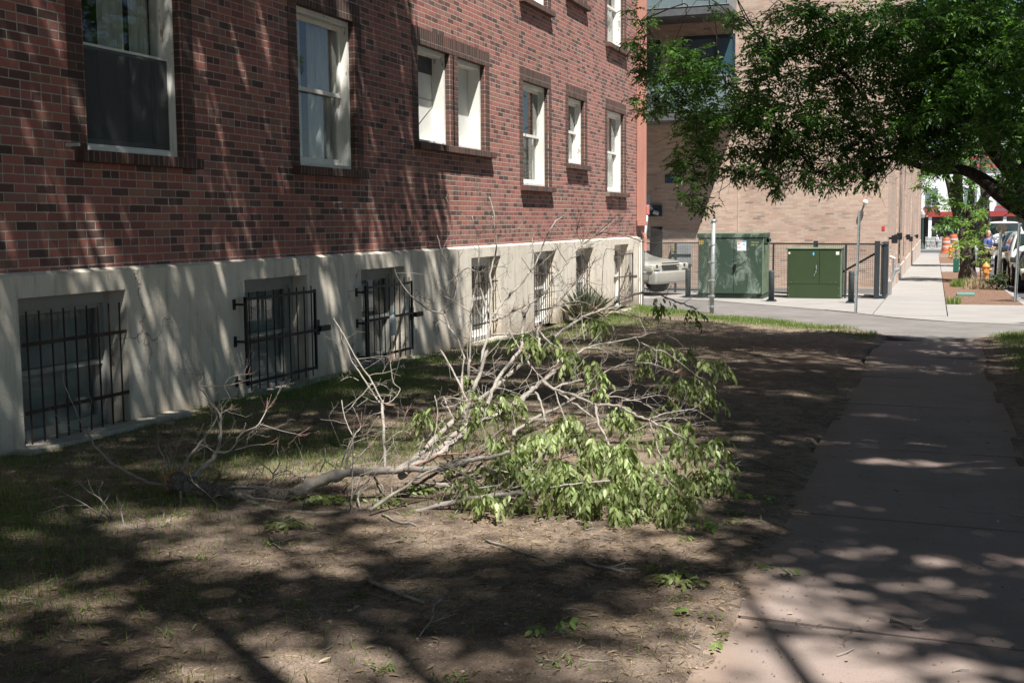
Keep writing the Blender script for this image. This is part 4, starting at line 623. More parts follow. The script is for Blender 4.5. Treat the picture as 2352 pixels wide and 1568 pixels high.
# little rooms behind the windows
def room(mb, a, b, c, d, x=-.352):
    mb.add([(x, a-.2, c-.2), (x, b+.2, c-.2), (x, b+.2, d+.2), (x, a-.2, d+.2), (x-1.5, a-.2, c-.2), (x-1.5, b+.2, c-.2), (x-1.5, b+.2, d+.2), (x-1.5, a-.2, d+.2)],
           [(4, 5, 6, 7), (0, 1, 5, 4), (1, 2, 6, 5), (2, 3, 7, 6), (3, 0, 4, 7)])
def frame_boxes(mb, x0, x1, a, b, c, d, w_, top=None, bot=None):
    mb.box(x0, x1, a, a+w_, c, d); mb.box(x0, x1, b-w_, b, c, d)
    mb.box(x0, x1, a+w_, b-w_, d-(top or w_), d); mb.box(x0, x1, a+w_, b-w_, c, c+(bot or w_))
def window(o, style='sash', upper=False, lin=None, sil=None):
    a, b, c, d = o; a += .004; b -= .004; c += .004; d -= .004
    mb = MB(); frame_boxes(mb, -.33, -.12, a, b, c, d, .045, .06, .045)      # outer frame, deep jambs
    w_ = mb.build('window', M['white_wood'], bld)
    ai, bi, ci, di = a+.045, b-.045, c+.045, d-.06
    zm = (ci+di)/2+.02
    if style == 'panel':
        MB().box(-.31, -.295, ai, bi, ci, di).build('panel', M['white_panel'], w_)
        if lin: MB().box(-.294, -.29, ai, bi, di-.22, di).build('dark_strip', M['screen'], w_); MB().box(-.294, -.288, ai, bi, (ci+di)/2, (ci+di)/2+.012).tube([(-.287, ai+.05, ci), (-.287, bi, (ci+di)/2-.05)], .004, 4).build('panel_joint', M['grey_wood'], w_)
    else:
        mb = MB(); frame_boxes(mb, -.235, -.20, ai, bi, zm-.03, di, .045, .05, .045); mb.build('upper_sash', M['white_wood'], w_)
        mb = MB(); frame_boxes(mb, -.275, -.24, ai, bi, ci, zm+.02, .045, .045, .07); mb.build('lower_sash', M['white_wood'], w_)
        mb = MB().box(-.220, -.216, ai+.04, bi-.04, zm, di-.04); mb.build('pane', M['glass'], w_)
        mb = MB().box(-.260, -.256, ai+.04, bi-.04, ci+.06, zm-.01)
        if style == 'screen':
            mb2 = MB().box(-.155, -.152, ai, bi, ci, zm); mb2.build('insect_screen', M['screen_mesh'], w_)
            mb3 = MB(); frame_boxes(mb3, -.16, -.145, ai, bi, ci, zm, .018); mb3.build('screen_frame', M['white_panel'], w_)
        mb.build('pane', M['glass'], w_)
        if style in ('sash', 'curtain', 'blind', 'one', 'screen'):
            nn = 46; v = []; f = []; z0, z1 = ci, (di if style != 'blind' else zm)
            for k in range(nn+1):
                yy_ = ai+(bi-ai)*k/nn
                if style == 'curtain' and .42 < k/nn < .60: pass
                xx = -.335+.022*sin(k*1.5)+.01*sin(k*.6+a)
                v += [(xx, yy_, z0), (xx, yy_, z1)]
                if k and not (style == 'curtain' and .40 < k/nn < .56): f.append((2*k-2, 2*k, 2*k+1, 2*k-1))
            if style == 'screen': v = [(x_-.0, y_, z_) for x_, y_, z_ in v]; f = [q for i, q in enumerate(f) if not (10 < i < 19 or 30 < i < 34)]
            if style == 'blind':
                v = []; f = []
                for k in range(34):
                    zz = z0+(z1-z0)*k/34; n = len(v); v += [(-.36, ai, zz), (-.36, bi, zz), (-.345, bi, zz+.014), (-.345, ai, zz+.014)]; f.append((n, n+1, n+2, n+3))
            MB().add(v, f).build('blind' if style == 'blind' else 'curtain', M['curtain'], w_)
    mb = MB(); room(mb, *o); mb.build('room', M['room'], w_)
    la, lb = lin or (a-.16, b+.16); sa, sb = sil or (a-.16, b+.16)
    if lin != 0 and lin is not False:
        MB().box(-.2, BX+.006, la, lb, d+.002, d+.205).build('lintel', M['soldier'], w_)
        mb = MB(); mb.bbox(-.15, .045, sa, sb, c-.095, c-.004, .008); mb.build('sill', M['soldier'], w_)
    for yA, yB in ((a-.19, a-.002), (b+.002, b+.14 if o[1] in (14.96,) else b+.18)):
        mb = MB(); e = .018; q = BX+.004
        if yA < a-.1: poly = [(-.2, yB), (q-e, yB), (q, yB-e), (q, yA), (-.2, yA)]
        else: poly = [(-.2, yA), (q-e, yA), (q, yA+e), (q, yB), (-.2, yB)]
        mb.prism(poly, 'Z', c-.003, d+.001); mb.build('brick_jamb', M['brown_brick'], w_)
    return w_
sty = ['screen', 'curtain', 'blankA', 'panel', 'blind', 'sash', 'sash']
for i, o in enumerate(ups):
    if i == 2:
        wnd = window(o, 'panel', lin=(13.72, 16.47), sil=(13.76, 16.50))
    elif i == 3: window(o, 'panel', lin=False)
    else: window(o, sty[i])
for i, o in enumerate(ups2): window(o, 'sash' if i != 4 else 'blind')
for o in back: window(o, 'sash')
# basement windows
def basewin(o, wood, x=-.22):
    a, b, c, d = o; a += .003; b -= .003; d -= .003
    mb = MB(); frame_boxes(mb, x-.09, x+.05, a, b, c, d, .07, .10, .06); w_ = mb.build('basement_window', wood, bld)
    zm = (c+d)/2
    mb = MB(); frame_boxes(mb, x-.01, x+.02, a+.07, b-.07, zm-.02, d-.10, .045, .04, .04); frame_boxes(mb, x-.05, x-.015, a+.07, b-.07, c+.06, zm+.02, .045, .04, .08); mb.build('sash', wood, w_)
    MB().box(x, x+.004, a+.1, b-.1, zm, d-.12).build('pane', M['glass'], w_)
    MB().box(x-.035, x-.031, a+.1, b-.1, c+.1, zm).build('pane', M['glass'], w_)
    MB().box(x-.075, x-.07, a+.07, b-.07, c+.06, d-.1).build('blind', flat('drawn blind', (.26, .27, .26), .9, var=.35, scale=3), w_)
    MB().box(x+.05, -.0, a, b, c-.05, c).build('sill', M['concrete_old'], w_)
    mb = MB(); room(mb, *o); mb.build('room', M['room'], w_)
    return w_
for i, o in enumerate(base):
    basewin(o, M['grey_wood'] if i in (0, 1, 2) else M['white_wood'])
# security grilles
def grille(o, mat, x, n, rails, ext=(0, 0), up_=.0, dn=.0, gate=False):
    a, b, c, d = o; mb = MB(); r = .0048
    for k in range(n):
        yk = a+(b-a)*(k+.5)/n; mb.box(x-r, x+r, yk-r, yk+r, c-dn, d+up_)
    for z in rails: mb.box(x-.004+.012, x+.016, a-ext[0], b+ext[1], z-.014, z+.014)
    g_ = mb.build('window_grille', mat, bld)
    if gate:
        mb = MB(); zb, zt = rails[0], rails[-1]
        mb.box(x-.012, x+.012, b-.012, b+.012, zb-.02, zt+.02); mb.box(x-.014, x+.014, a+.0, a+.028, zb-.02, zt+.02)
        mb.box(x-.011, x+.011, a, b, zt-.011, zt+.011); mb.box(x-.011, x+.011, a, b, zb-.012, zb+.012)
        mb.build('gate_frame', mat, g_)
        for z in (zb+.02, (zb+zt)/2, zt-.05):
            MB().box(0, x+.01, a-.03, a-.005, z-.010, z+.010).box(-.0, .012, a-.05, a-.012, z-.05, z+.05).build('hinge', mat, g_)
        zc = (zb+zt)/2
        MB().box(x-.02, x+.03, b+.07, b+.28, zc-.03, zc+.025).box(x-.01, x+.01, b+.01, b+.09, zc-.02, zc+.02).box(0, x-.03, b+.17, b+.22, zc-.02, zc+.02).box(.0, .012, b+.14, b+.25, zc-.08, zc+.08).build('lock_box', mat, g_)
    return g_
o = base[0]; grille((o[0]+.03, o[1]-.0, .0, o[3]-.10), M['brown_iron'], -.02, 9, (.30, .80), (.0, .10), dn=.0)
grille((9.53, 10.86, .08, 1.02), M['black_iron'], .10, 9, (.16, .55, .96), gate=True)
grille((12.02, 13.28, .04, 1.00), M['black_iron'], .10, 9, (.12, .55, .93), gate=True)
for o in base[3:6]: grille((o[0]+.02, o[1]-.02, o[2]+.02, o[3]-.16), M['brown_iron'], -.06, 10, (.18, .78), (.0, .0))
grille((23.45, 24.60, -.08, 1.06), M['grey_iron'], .10, 10, (-.02, .52, .98), gate=True)
# low concrete lips under the openings
for a, b in ((6.6, 8.55), (9.45, 11.25), (11.95, 13.75), (15.4, 16.9), (23.3, 24.9)):
    mb = MB(); mb.bbox(-.1, .17, a, b, gz((a+b)/2)-.15, gz((a+b)/2)+.075, .02); mb.build('window_kerb', M['concrete_old'], bld)
# downspout, pipes, small pipe stub
mb = MB(); mb.bbox(BX+.005, .15, 25.52, 25.66, 1.66, 9.2, .012); mb.bbox(-.02, .17, 25.48, 25.68, 1.56, 1.66, .008); mb.bbox(-.02, .165, 25.49, 25.67, 4.1, 4.16, .008)
mb.tube([(.08, 25.58, 1.57), (.08, 25.58, 1.45), (.13, 25.6, 1.30), (.13, 25.6, 1.0)], .045, 8); mb.build('downspout', M['salmon'], bld)
mb = MB(); mb.tube([(.05, 25.45, 1.3), (.03, 25.5, 1.1), (.03, 25.5, -.25)], .014, 6); mb.tube([(.05, 25.58, 1.25), (.05, 25.6, -.25)], .02, 6); mb.build('pipe', M['white_wood'], bld)
MB().tube([(BX, 7.38, 2.27), (.07, 7.38, 2.27)], .013, 8).lathe(.0, 7.38, [(.001, 2.27), (.001, 2.271)], 6).build('pipe_stub', M['white_panel'], bld)

# bottle hung on a grille
bt = empty('spray_bottle', (.14, 12.62, .56)); tag(bt, 'white plastic bottle with blue cap hanging on the black basement window gate', 'bottle')
MB().lathe(.15, 12.62, [(.02, .335), (.038, .34), (.04, .36), (.04, .53), (.034, .56), (.016, .575), (.016, .59)], 14).build('body', flat('white plastic', (.7, .72, .72), .4, var=.05), bt, True)
MB().cyl(.15, 12.62, .59, .615, .022, 10).build('cap', flat('light blue plastic', (.15, .45, .6), .4, var=.05), bt)
# ================================================================ BEIGE BRICK BUILDING
FY = 33.7; CXR = 4.95
bb = empty('beige_building', (0, 45, -.6)); tag(bb, 'tall tan brick building across the alley with balconies and a long side along the pavement', 'building')
mb = MB()
mb.add([(-30, FY, -.25), (CXR, FY, -.25), (CXR, FY, 13), (-30, FY, 13)], [(0, 1, 2, 3)])
mb.build('front_wall', M['beige_x'], bb)
# side wall with shallow bays, windows recessed
wins = []
y = 35.6
while y < 104: wins.append((y, y+1.1)); y += 3.3 if int(y) % 3 else 2.6
ops = [(a, b, .3, 1.9) for a, b in wins]+[(a, b, 3.0, 5.0) for a, b in wins]+[(a, b, 6.2, 8.2) for a, b in wins]
ops = [(a, b, c+gz(a)*.9+.4, d+gz(a)*.9+.5) for a, b, c, d in ops]
ops[0:len(wins)] = [(a, b, gz(a)+.75, gz(a)+1.55) for a, b in wins]
mb = MB()
def sideface(mb, x, y0, y1, z0, z1, ops, depth):
    for i in range(len(ops)//3):
        pass
    cols = sorted({y0, y1, *[o[0] for o in ops], *[o[1] for o in ops]})
    for a, b in zip(cols[:-1], cols[1:]):
        os_ = sorted([o for o in ops if o[0] < (a+b)/2 < o[1]], key=lambda o: o[2]); z = z0
        for o in os_:
            mb.add([(x, a, z), (x, b, z), (x, b, o[2]), (x, a, o[2])], [(0, 1, 2, 3)]); z = o[3]
        mb.add([(x, a, z), (x, b, z), (x, b, z1), (x, a, z1)], [(0, 1, 2, 3)])
    for a, b, c, d in ops:
        q = x-depth; mb.add([(x, a, c), (x, b, c), (x, b, d), (x, a, d), (q, a, c), (q, b, c), (q, b, d), (q, a, d)], [(0, 1, 5, 4), (1, 2, 6, 5), (2, 3, 7, 6), (3, 0, 4, 7)])
sideface(mb, CXR, FY, 106, -1.9, 13, ops, .25)
mb.add([(CXR, 106, -1.9), (-20, 106, -1.9), (-20, 106, 13), (CXR, 106, 13)], [(0, 1, 2, 3)])
mb.build('side_wall', M['beige_y'], bb)
for yb in (41.5, 52, 64, 78, 92):   # flat brick piers standing a little proud
    MB().box(CXR, CXR+.05, yb-.5, yb+.5, -1.9, 13).build('pier', M['beige_y'], bb)
for i, (a, b, c, d) in enumerate(ops[:30]):
    MB().box(CXR-.24, CXR-.2, a, b, c, d).build('window', M['dark_glass'], bb)
MB().box(-30, CXR+.1, FY-.1, 106.1, 13, 13.2).build('roof', M['concrete_old'], bb)
MB().bbox(-30, CXR+.03, FY-.05, FY+.3, -.45, -.22, .015).build('plinth', M['concrete'], bb)
MB().box(CXR-.2, CXR+.035, FY+.3, 106, -1.95, -.05).build('side_plinth', flat('pinkish plinth', (.50, .42, .36), .9, var=.2, scale=5), bb)
mb = MB(); mb.bbox(4.93, 5.10, 32.75, 33.6, -.42, .02, .02); mb.build('white_block', M['concrete'], bb)
# balconies and recessed bay
for z in (4.42, 7.22):
    f_ = MB().box(-9, .82, 32.34, FY-.01, z, z+.22).build('balcony', flat('grey balcony fascia', (.10, .105, .11), .6, var=.15), bb)
    mb = MB(); mb.box(-9, .80, 32.37, 32.39, z+.24, z+1.12); mb.box(.78, .80, 32.4, FY-.02, z+.24, z+1.12); mb.build('glass_panel', flat('grey glass panel', (.16, .21, .22), .25, var=.1), f_)
    mb = MB(); mb.box(-9, .84, 32.33, 32.37, z+1.12, z+1.17); mb.box(.80, .84, 32.37, FY-.02, z+1.12, z+1.17); mb.box(-9, .825, 32.325, 32.339, z+.215, z+.235)
    for k in range(9): mb.box(.76-1.2*k, .79-1.2*k, 32.34, 32.369, z+.22, z+1.12)
    mb.build('railing', M['galv'], f_)
def fwin(x0, x1, z0, z1, mull=()):
    mb = MB(); y = FY; t_ = .06
    mb.box(x0, x0+t_, y-.03, y+.05, z0, z1); mb.box(x1-t_, x1, y-.03, y+.05, z0, z1); mb.box(x0+t_, x1-t_, y-.03, y+.05, z1-t_*1.6, z1); mb.box(x0+t_, x1-t_, y-.03, y+.05, z0, z0+t_)
    for q in mull: mb.box(q, q+.05, y-.03, y+.05, z0+t_, z1-t_*1.6)
    w_ = mb.build('window', flat('slate window frame', (.03, .045, .06), .5), bb)
    MB().box(x0+t_, x1-t_, y-.012, y-.008, z0+t_, z1-t_).build('pane', M['blue_glass'], w_)
fwin(-2.6, -1.34, 5.3, 6.80); fwin(-.72, .78, 5.3, 6.85, (.2,)); fwin(-2.6, -1.34, 8.1, 9.7); fwin(-.72, .78, 8.1, 9.7, (.2,)); fwin(-2.5, -1.3, 4.7, 5.2)
MB().box(-1.62, -1.27, FY-.03, FY+.0, .35, 1.50).build('door', flat('black door', (.012, .012, .013), .6), bb)
mb = MB(); mb.bbox(-1.70, -1.28, FY-.12, FY-.0, 1.80, 2.12, .01); v_ = mb.build('meter_box', flat('dark meter box', (.03, .045, .055), .4, var=.3), bb)
mb = MB(); mb.tube([(-1.62, FY-.12, 2.42), (-1.62, FY-.22, 2.42), (-1.62, FY-.24, 2.15), (-1.52, FY-.26, 2.0)], .045, 8); mb.tube([(-1.5, FY-.2, 1.93), (-1.35, FY-.16, 1.88)], .06, 8); mb.build('vent_pipe', M['galv'], bb)
MB().box(-1.2, -.85, FY-.02, FY, 2.75, 3.0).build('wall_plate', flat('blue plate', (.03, .06, .12), .5), bb)
mb = MB(); mb.box(.90, .925, FY-.012, FY, 1.0, 3.9); mb.build('control_joint', flat('sealant', (.55, .42, .34), .8), bb)
mb = MB(); mb.bbox(-.98, -.40, FY-.16, FY-.0, .42, 1.0, .012); cb = mb.build('electric_cabinet', flat('grey electric cabinet', (.34, .37, .38), .5, .2, var=.12, scale=8), bb)
MB().box(-.98, -.40, FY-.175, FY-.161, .66, .72).build('cabinet_trim', M['gate_grey'], cb)
MB().box(-.93, -.86, FY-.175, FY-.161, .80, .93).build('warning_label', flat('yellow label', (.65, .45, .03), .6), cb)
mb = MB(); mb.tube([(4.36, FY, 2.16), (4.36, FY-.12, 2.16)], .025, 8); dm = mb.build('camera_bracket', M['white_panel'], bb)
bm = bmesh.new(); bmesh.ops.create_uvsphere(bm, u_segments=18, v_segments=12, radius=.075); MB().bm(bm, Matrix.Translation((4.36, FY-.17, 2.12))).build('security_camera', flat('white dome', (.75, .75, .73), .35, var=.04), bb, True)
MB().box(4.80, 4.88, FY-.01, FY, 1.35, 1.47).build('fire_plate', flat('red plate', (.45, .05, .05), .5), bb)
for y, z in ((34.6, 1.13), (39.2, 1.15), (51.6, .95), (57.4, .78), (75, .66)):
    l_ = MB().box(CXR, CXR+.12, y-.05, y+.05, z-.03, z+.03).bbox(CXR+.08, CXR+.24, y-.12, y+.12, z-.14, z+.08, .01).build('wall_lamp', M['black_iron'], bb)
mb = MB(); mb.tube([(CXR+.02, 35.2, -.2), (CXR+.15, 35.2, .15), (CXR+.15, 35.2, .55), (CXR+.02, 35.2, .6)], .05, 8); mb.tube([(CXR+.15, 35.2, .2), (CXR+.28, 35.2, .25)], .05, 8); mb.build('fire_connection', M['galv'], bb)
for y in (36.8, 43): MB().bbox(CXR, CXR+.09, y, y+.3, -.2, .12, .01).build('gas_meter', M['galv'], bb)

# ================================================================ TRANSFORMERS
def greenmat(name, c, scr):
    t = NT(name); p = t.pos(); cc = t.mix(t.noise(p, 4, 3), tuple(x*.85 for x in c), tuple(x*1.12 for x in c))
    if scr:
        f = t.noise(t.mapv(p, (1, 1, .55)), 2.1, 7, .72, 1.2); f = t.ramp(f, [(.50, (0, 0, 0)), (.60, (.95, .95, .95))])
        f3 = t.noise(p, 40, 4, .8); f = t.math('MULTIPLY', f, t.math('MULTIPLY', f3, 1.5)); cc = t.mix(f, cc, (.22, .27, .23))
    t.col(cc); t.rough(.55); return t.m
M['tgreen'] = greenmat('faded green steel', (.036, .062, .044), True); M['tgreen2'] = greenmat('green steel', (.034, .056, .024), False); M['tedge'] = flat('pale green edge', (.13, .18, .12), .6)
def text(body, size, loc, mat, parent, name='lettering', rot=(pi/2, 0, 0), ext=.002):
    cu = bpy.data.curves.new(name, 'FONT'); cu.body = body; cu.size = size; cu.extrude = ext; cu.align_x = 'LEFT'; cu.resolution_u = 3
    o = bpy.data.objects.new(name, cu); COL.objects.link(o); bpy.context.view_layer.update()
    me = bpy.data.meshes.new_from_object(o.evaluated_get(bpy.context.evaluated_depsgraph_get()))
    bpy.data.objects.remove(o); me.transform(Matrix.Translation(loc) @ Matrix.Rotation(rot[2], 4, 'Z') @ Matrix.Rotation(rot[0], 4, 'X'))
    me.materials.clear(); return new_obj(name, me, mat, parent)
TB = 30.05
big = empty('transformer', (1.28, 30.7, -.33)); tag(big, 'large scuffed green transformer cabinet with white warning sticker', 'transformer')
mb = MB(); mb.bbox(.47, 2.09, TB, 31.3, -.20, 1.22, .012); body = mb.build('cabinet', M['tgreen'], big)
mb = MB(); mb.bbox(.44, 2.12, TB-.035, 31.33, 1.222, 1.33, .015); mb.build('lid', M['tgreen'], big)
mb = MB(); mb.bbox(.44, 2.12, TB-.02, 31.33, 1.331, 1.345, .005); mb.box(2.092, 2.11, TB+.02, 31.2, -.2, 1.2); mb.build('pale_edge', M['tedge'], big)
MB().bbox(.46, 2.10, TB+.03, 31.3, -.34, -.205, .01).build('skirt', M['tgreen'], big)
for x0, x1 in ((.482, 1.375), (1.385, 2.078)):
    mb = MB(); mb.bbox(x0, x1, TB-.018, TB-.001, -.18, 1.21, .004); mb.build('door', M['tgreen'], big)
MB().tube([(1.41, TB-.02, .55), (1.41, TB-.06, .55), (1.41, TB-.06, .42)], .014, 6).bbox(1.38, 1.45, TB-.06, TB-.02, .50, .56, .005).tube([(1.42, TB-.05, .5), (1.36, TB-.045, .37)], .008, 5).tube([(1.42, TB-.05, .5), (1.46, TB-.045, .33)], .008, 5).build('latch', M['black_iron'], big)
st = MB().box(1.47, 1.69, TB-.023, TB-.0185, .90, 1.145).build('sticker', flat('white sticker', (.78, .79, .8), .5, var=.02), big)
for x0, x1, z0, z1, c in ((1.475, 1.575, 1.11, 1.14, (.75, .22, .06)), (1.585, 1.685, 1.11, 1.14, (.12, .35, .7)), (1.475, 1.57, .975, .99, (.75, .2, .08)), (1.59, 1.685, .98, .99, (.2, .45, .75)), (1.49, 1.53, 1.06, 1.09, (.03, .03, .03)), (1.60, 1.67, 1.03, 1.08, (.35, .5, .7)), (1.49, 1.56, 1.01, 1.02, (.4, .4, .4))):
    MB().box(x0, x1, TB-.0245, TB-.0232, z0, z1).build('print', flat('print', c, .6, var=.02), st)
yel = flat('yellow stencil', (.70, .42, .04), .6); pal_ = flat('pale stencil', (.42, .40, .22), .7)
mb = MB()
for k in range(3):
    x = .505+k*.04
    mb.box(x, x+.013, TB-.022, TB-.0185, 1.06, 1.17); mb.box(x-.010, x+.023, TB-.0222, TB-.0184, 1.075, 1.085); mb.box(x-.010, x+.023, TB-.0222, TB-.0184, 1.13, 1.14)
mb.build('yellow_mark', yel, big)
text('750 kVA', .058, (1.80, TB-.0185, 1.09), pal_, big); text('208/120', .055, (1.80, TB-.0185, 1.025), pal_, big)
bm_ = MB(); bm_.tube([(2.12, 30.3, 1.11), (2.20, 30.3, 1.11)], .075, 10); bm_.tube([(2.17, 30.2, 1.15), (2.17, 30.24, 1.15)], .07, 12); bm_.tube([(2.23, 30.2, 1.16), (2.23, 30.24, 1.16)], .06, 12); bm_.build('side_lug', M['tgreen'], big)
MB().bbox(.30, 2.35, 29.80, 31.5, -.42, -.335, .01).build('pad', M['concrete'], big)
sm = empty('transformer', (3.3, 31.1, -.33)); tag(sm, 'small plain green utility cabinet with a blue oval label between two bollards', 'transformer')
SB = 30.65
mb = MB(); mb.bbox(2.64, 3.95, SB, 31.7, -.34, .92, .012); mb.build('cabinet', M['tgreen2'], sm)
mb = MB(); mb.bbox(2.60, 3.985, SB-.03, 31.73, .922, .955, .006); mb.box(3.952, 3.975, SB+.02, 31.7, -.3, .9); mb.build('pale_edge', M['tedge'], sm)
for x0, x1, z0, z1 in ((2.655, 3.435, .04, .90), (3.445, 3.94, .04, .90), (2.655, 3.94, -.33, .03)):
    mb = MB(); mb.bbox(x0, x1, SB-.014, SB-.001, z0, z1, .003); mb.build('panel', M['tgreen2'], sm)
MB().box(2.67, 2.715, SB-.018, SB-.0145, .80, .85).box(3.84, 3.92, SB-.018, SB-.0145, .78, .86).build('sticker', flat('small sticker', (.7, .68, .64), .5, var=.1, scale=60), sm)
bm = bmesh.new(); bmesh.ops.create_uvsphere(bm, u_segments=12, v_segments=8, radius=1); MB().bm(bm, Matrix.Translation((3.29, SB-.014, .80)) @ Matrix.Diagonal((.022, .004, .045, 1))).build('blue_label', flat('blue label', (.12, .42, .68), .5), sm)
MB().bbox(3.355, 3.375, SB-.05, SB-.014, .40, .52, .004).bbox(3.34, 3.37, SB-.04, SB-.014, .33, .38, .005).tube([(3.35, SB-.03, .34), (3.31, SB-.03, .24)], .009, 5).build('latch', M['galv'], sm)
mb = MB()
for x, z in ((2.75, .09), (2.88, .09), (3.72, .09), (3.85, .09), (2.68, -.06), (3.92, -.06), (2.68, -.24), (3.92, -.24)): mb.tube([(x, SB-.014, z), (x, SB-.02, z)], .008, 6)
mb.build('bolts', M['galv'], sm)
MB().bbox(2.5, 4.08, SB-.2, 31.9, -.44, -.343, .01).build('pad', M['concrete'], sm)
# bollards
M['bollard'] = flat('dark grey bollard', (.045, .060, .066), .5, var=.2, scale=10)
bo = empty('bollard', (0, 0, 0)); MB().lathe(0, 0, [(.07, .02), (.07, .70), (.066, .725), (.05, .745), (.02, .755)], 20).build('post', M['bollard'], bo, True)
mb = MB(); mb.bbox(-.12, .12, -.12, .12, 0, .02, .004)
for a in (-.09, .09):
    for b in (-.09, .09): mb.cyl(a, b, .02, .045, .014, 6)
mb.build('base_plate', M['bollard'], bo)
BL = ['dark grey bollard between the two green cabinets', 'dark grey bollard right of the small green cabinet, by the gate post', 'dark grey bollard left of the large scuffed green cabinet, behind the wire fence']
for i, (x, y) in enumerate(((2.47, 28.96), (4.35, 28.74), (.18, 30.2))):
    o = bo if i == 0 else copy_tree(bo); o.location = (x, y, gz(y)+.018); tag(o, BL[i], 'bollard', 'bollards in front of the transformers')
# thin steel pole
mb = MB(); y = 25.1; z0 = gz(y)-.02
mb.box(-.028, -.022, -.015, .015, 0, 2.12); mb.box(.022, .028, -.015, .015, 0, 2.12); mb.box(-.022, .022, .009, .014, 0, 2.12)
for k in range(40): mb.box(-.010, .010, .004, .0095, .05+k*.052, .065+k*.052)
po = mb.build('sign_pole', M['galv']); po.location = (4.68, y, z0); po.rotation_euler = (0, radians(1.0), .2)
tag(po, 'bare galvanised sign pole at the edge of the pale concrete, right of the green cabinets', 'pole')
# ================================================================ BLACK MESH ENCLOSURE
def meshpanel(mb, p0, p1, z0, z1, step=.05, r=.0034):
    p0 = Vector(p0); p1 = Vector(p1); d = p1-p0; L = d.length; n = int(L/step)
    for k in range(n+1):
        q = p0+d*(k/n); mb.tube([(q.x, q.y, z0(k/n)), (q.x, q.y, z1(k/n))], r, 3, False)
    m_ = int((z1(0)-z0(0))/step)
    for k in range(m_+1):
        mb.tube([(p0.x, p0.y, z0(0)+(z1(0)-z0(0))*k/m_), (p1.x, p1.y, z0(1)+(z1(1)-z0(1))*k/m_)], r, 3, False)
fe = empty('mesh_fence', (2, 32.5, -.36)); tag(fe, 'low black wire mesh fence running in front of the tan brick wall', 'fence')
segs = [((-3.0, 33.0), (-.55, 33.0)), ((-.55, 33.0), (.9, 32.9)), ((.9, 32.9), (2.6, 32.6)), ((2.75, 32.55), (4.80, 31.0))]
segs = [((-3.0, 33.1), (-.75, 33.05)), ((-.75, 33.05), (.9, 32.85)), ((.9, 32.85), (3.25, 31.5)), ((3.30, 31.25), (4.86, 30.85))]
zt = 1.04
mb = MB(); mr = MB()
for a, b in segs:
    meshpanel(mb, (*a, 0), (*b, 0), lambda u: gz(32)+.10, lambda u: zt)
    mr.tube([(*a, zt), (*b, zt)], .022, 6); mr.tube([(*a, gz(32)+.08), (*b, gz(32)+.08)], .02, 6)
mb.build('wire_mesh', M['black_iron'], fe); mr.build('rail', M['black_iron'], fe)
for x, y, r, h in ((-.75, 33.05, .03, 1.04), (.9, 32.85, .03, 1.04), (2.1, 32.15, .025, 1.04), (3.27, 31.4, .055, 1.12), (4.05, 31.05, .025, 1.04)):
    MB().bbox(x-r, x+r, y-r, y+r, gz(y), h, .004).build('post', M['gate_grey'], fe)
gt = empty('swing_gate', (4.9, 30.9, -.34)); tag(gt, 'dark grey metal gate standing open edge-on at the corner of the tan building', 'gate')
mb = MB(); mb.bbox(4.76, 4.89, 30.76, 30.86, -.34, 1.12, .006); mb.build('gate_post', M['gate_grey'], gt)
mb = MB()
for k in range(5): mb.bbox(4.91, 5.03, 30.9+k*.42, 30.96+k*.42, -.28, 1.02, .003)
mb.bbox(4.905, 5.035, 30.88, 32.7, 1.02, 1.08, .004); mb.bbox(4.905, 5.035, 30.88, 32.7, -.33, -.27, .004); mb.box(4.96, 4.97, 30.9, 32.65, -.27, 1.02); mb.build('gate_leaf', M['gate_grey'], gt)
MB().tube([(4.83, 30.86, 1.05), (4.95, 30.9, 1.03)], .03, 6).tube([(4.83, 30.86, -.25), (4.95, 30.9, -.25)], .03, 6).build('hinge', M['gate_grey'], gt)
mb = MB(); mb.tube([(4.80, 30.95, .82), (2.9, 31.65, -.30)], .028, 4); mb.build('brace', M['gate_grey'], fe)
# ================================================================ CHAIN LINK
cf = empty('chain_link_fence', (.9, 25, -.26)); tag(cf, 'sagging chain link fence panel between two steel posts beside the brick building', 'fence')
A = Vector((.10, 25.9)); B = Vector((1.88, 24.2)); zA = (-.24, 1.55); zB = (-.2, 1.42)
mb = MB(); n = 34; mrow = 44
def cl(u, v):
    q = A.lerp(B, u); sag = .05*sin(pi*u); z0 = zA[0]+(zB[0]-zA[0])*u; z1 = zA[1]+(zB[1]-zA[1])*u-.10*sin(pi*u)
    return (q.x+.02*sin(9*v+5*u), q.y+.03*sin(4*u*pi+v*3), z0+(z1-z0)*v)
for sg in (-1, 1):     # two crossing families of slanting wires
    for k in range(-30, n+30):
        pts = []
        for j in range(13):
            v = j/12; u = (k+sg*v*27)/n
            if 0 <= u <= 1: pts.append(Vector(cl(u, v))+Vector((0, sg*.003, 0)))
        if len(pts) > 1: mb.tube(pts, .0019, 3, False)
for k in range(n):     # twisted ends standing up along the top edge
    q = Vector(cl((k+.5)/n, 1)); mb.tube([q, q+Vector((R.gauss(0, .008), R.gauss(0, .008), .035))], .0018, 3, False)
mb.build('wire_mesh', M['galv'], cf)
mb = MB(); mb.tube([(-.02, 25.9, -.3), (.02, 25.9, 1.0), (.10, 25.9, 1.82)], .042, 12); q = mb.build('post', M['galv'], cf, True)
MB().lathe(.11, 25.9, [(.045, 1.80), (.05, 1.82), (.05, 2.0), (.04, 2.02)], 8).build('post_cap', flat('faded red tag', (.5, .16, .15), .6, var=.2, scale=20), cf)
mb = MB(); mb.tube([(1.875, 24.2, -.28), (1.885, 24.2, .6), (1.90, 24.2, 1.64)], .043, 14); mb.lathe(1.90, 24.2, [(.048, 1.62), (.05, 1.66), (.03, 1.69)], 12)
mb.build('post', M['galv'], cf, True)
mb = MB()
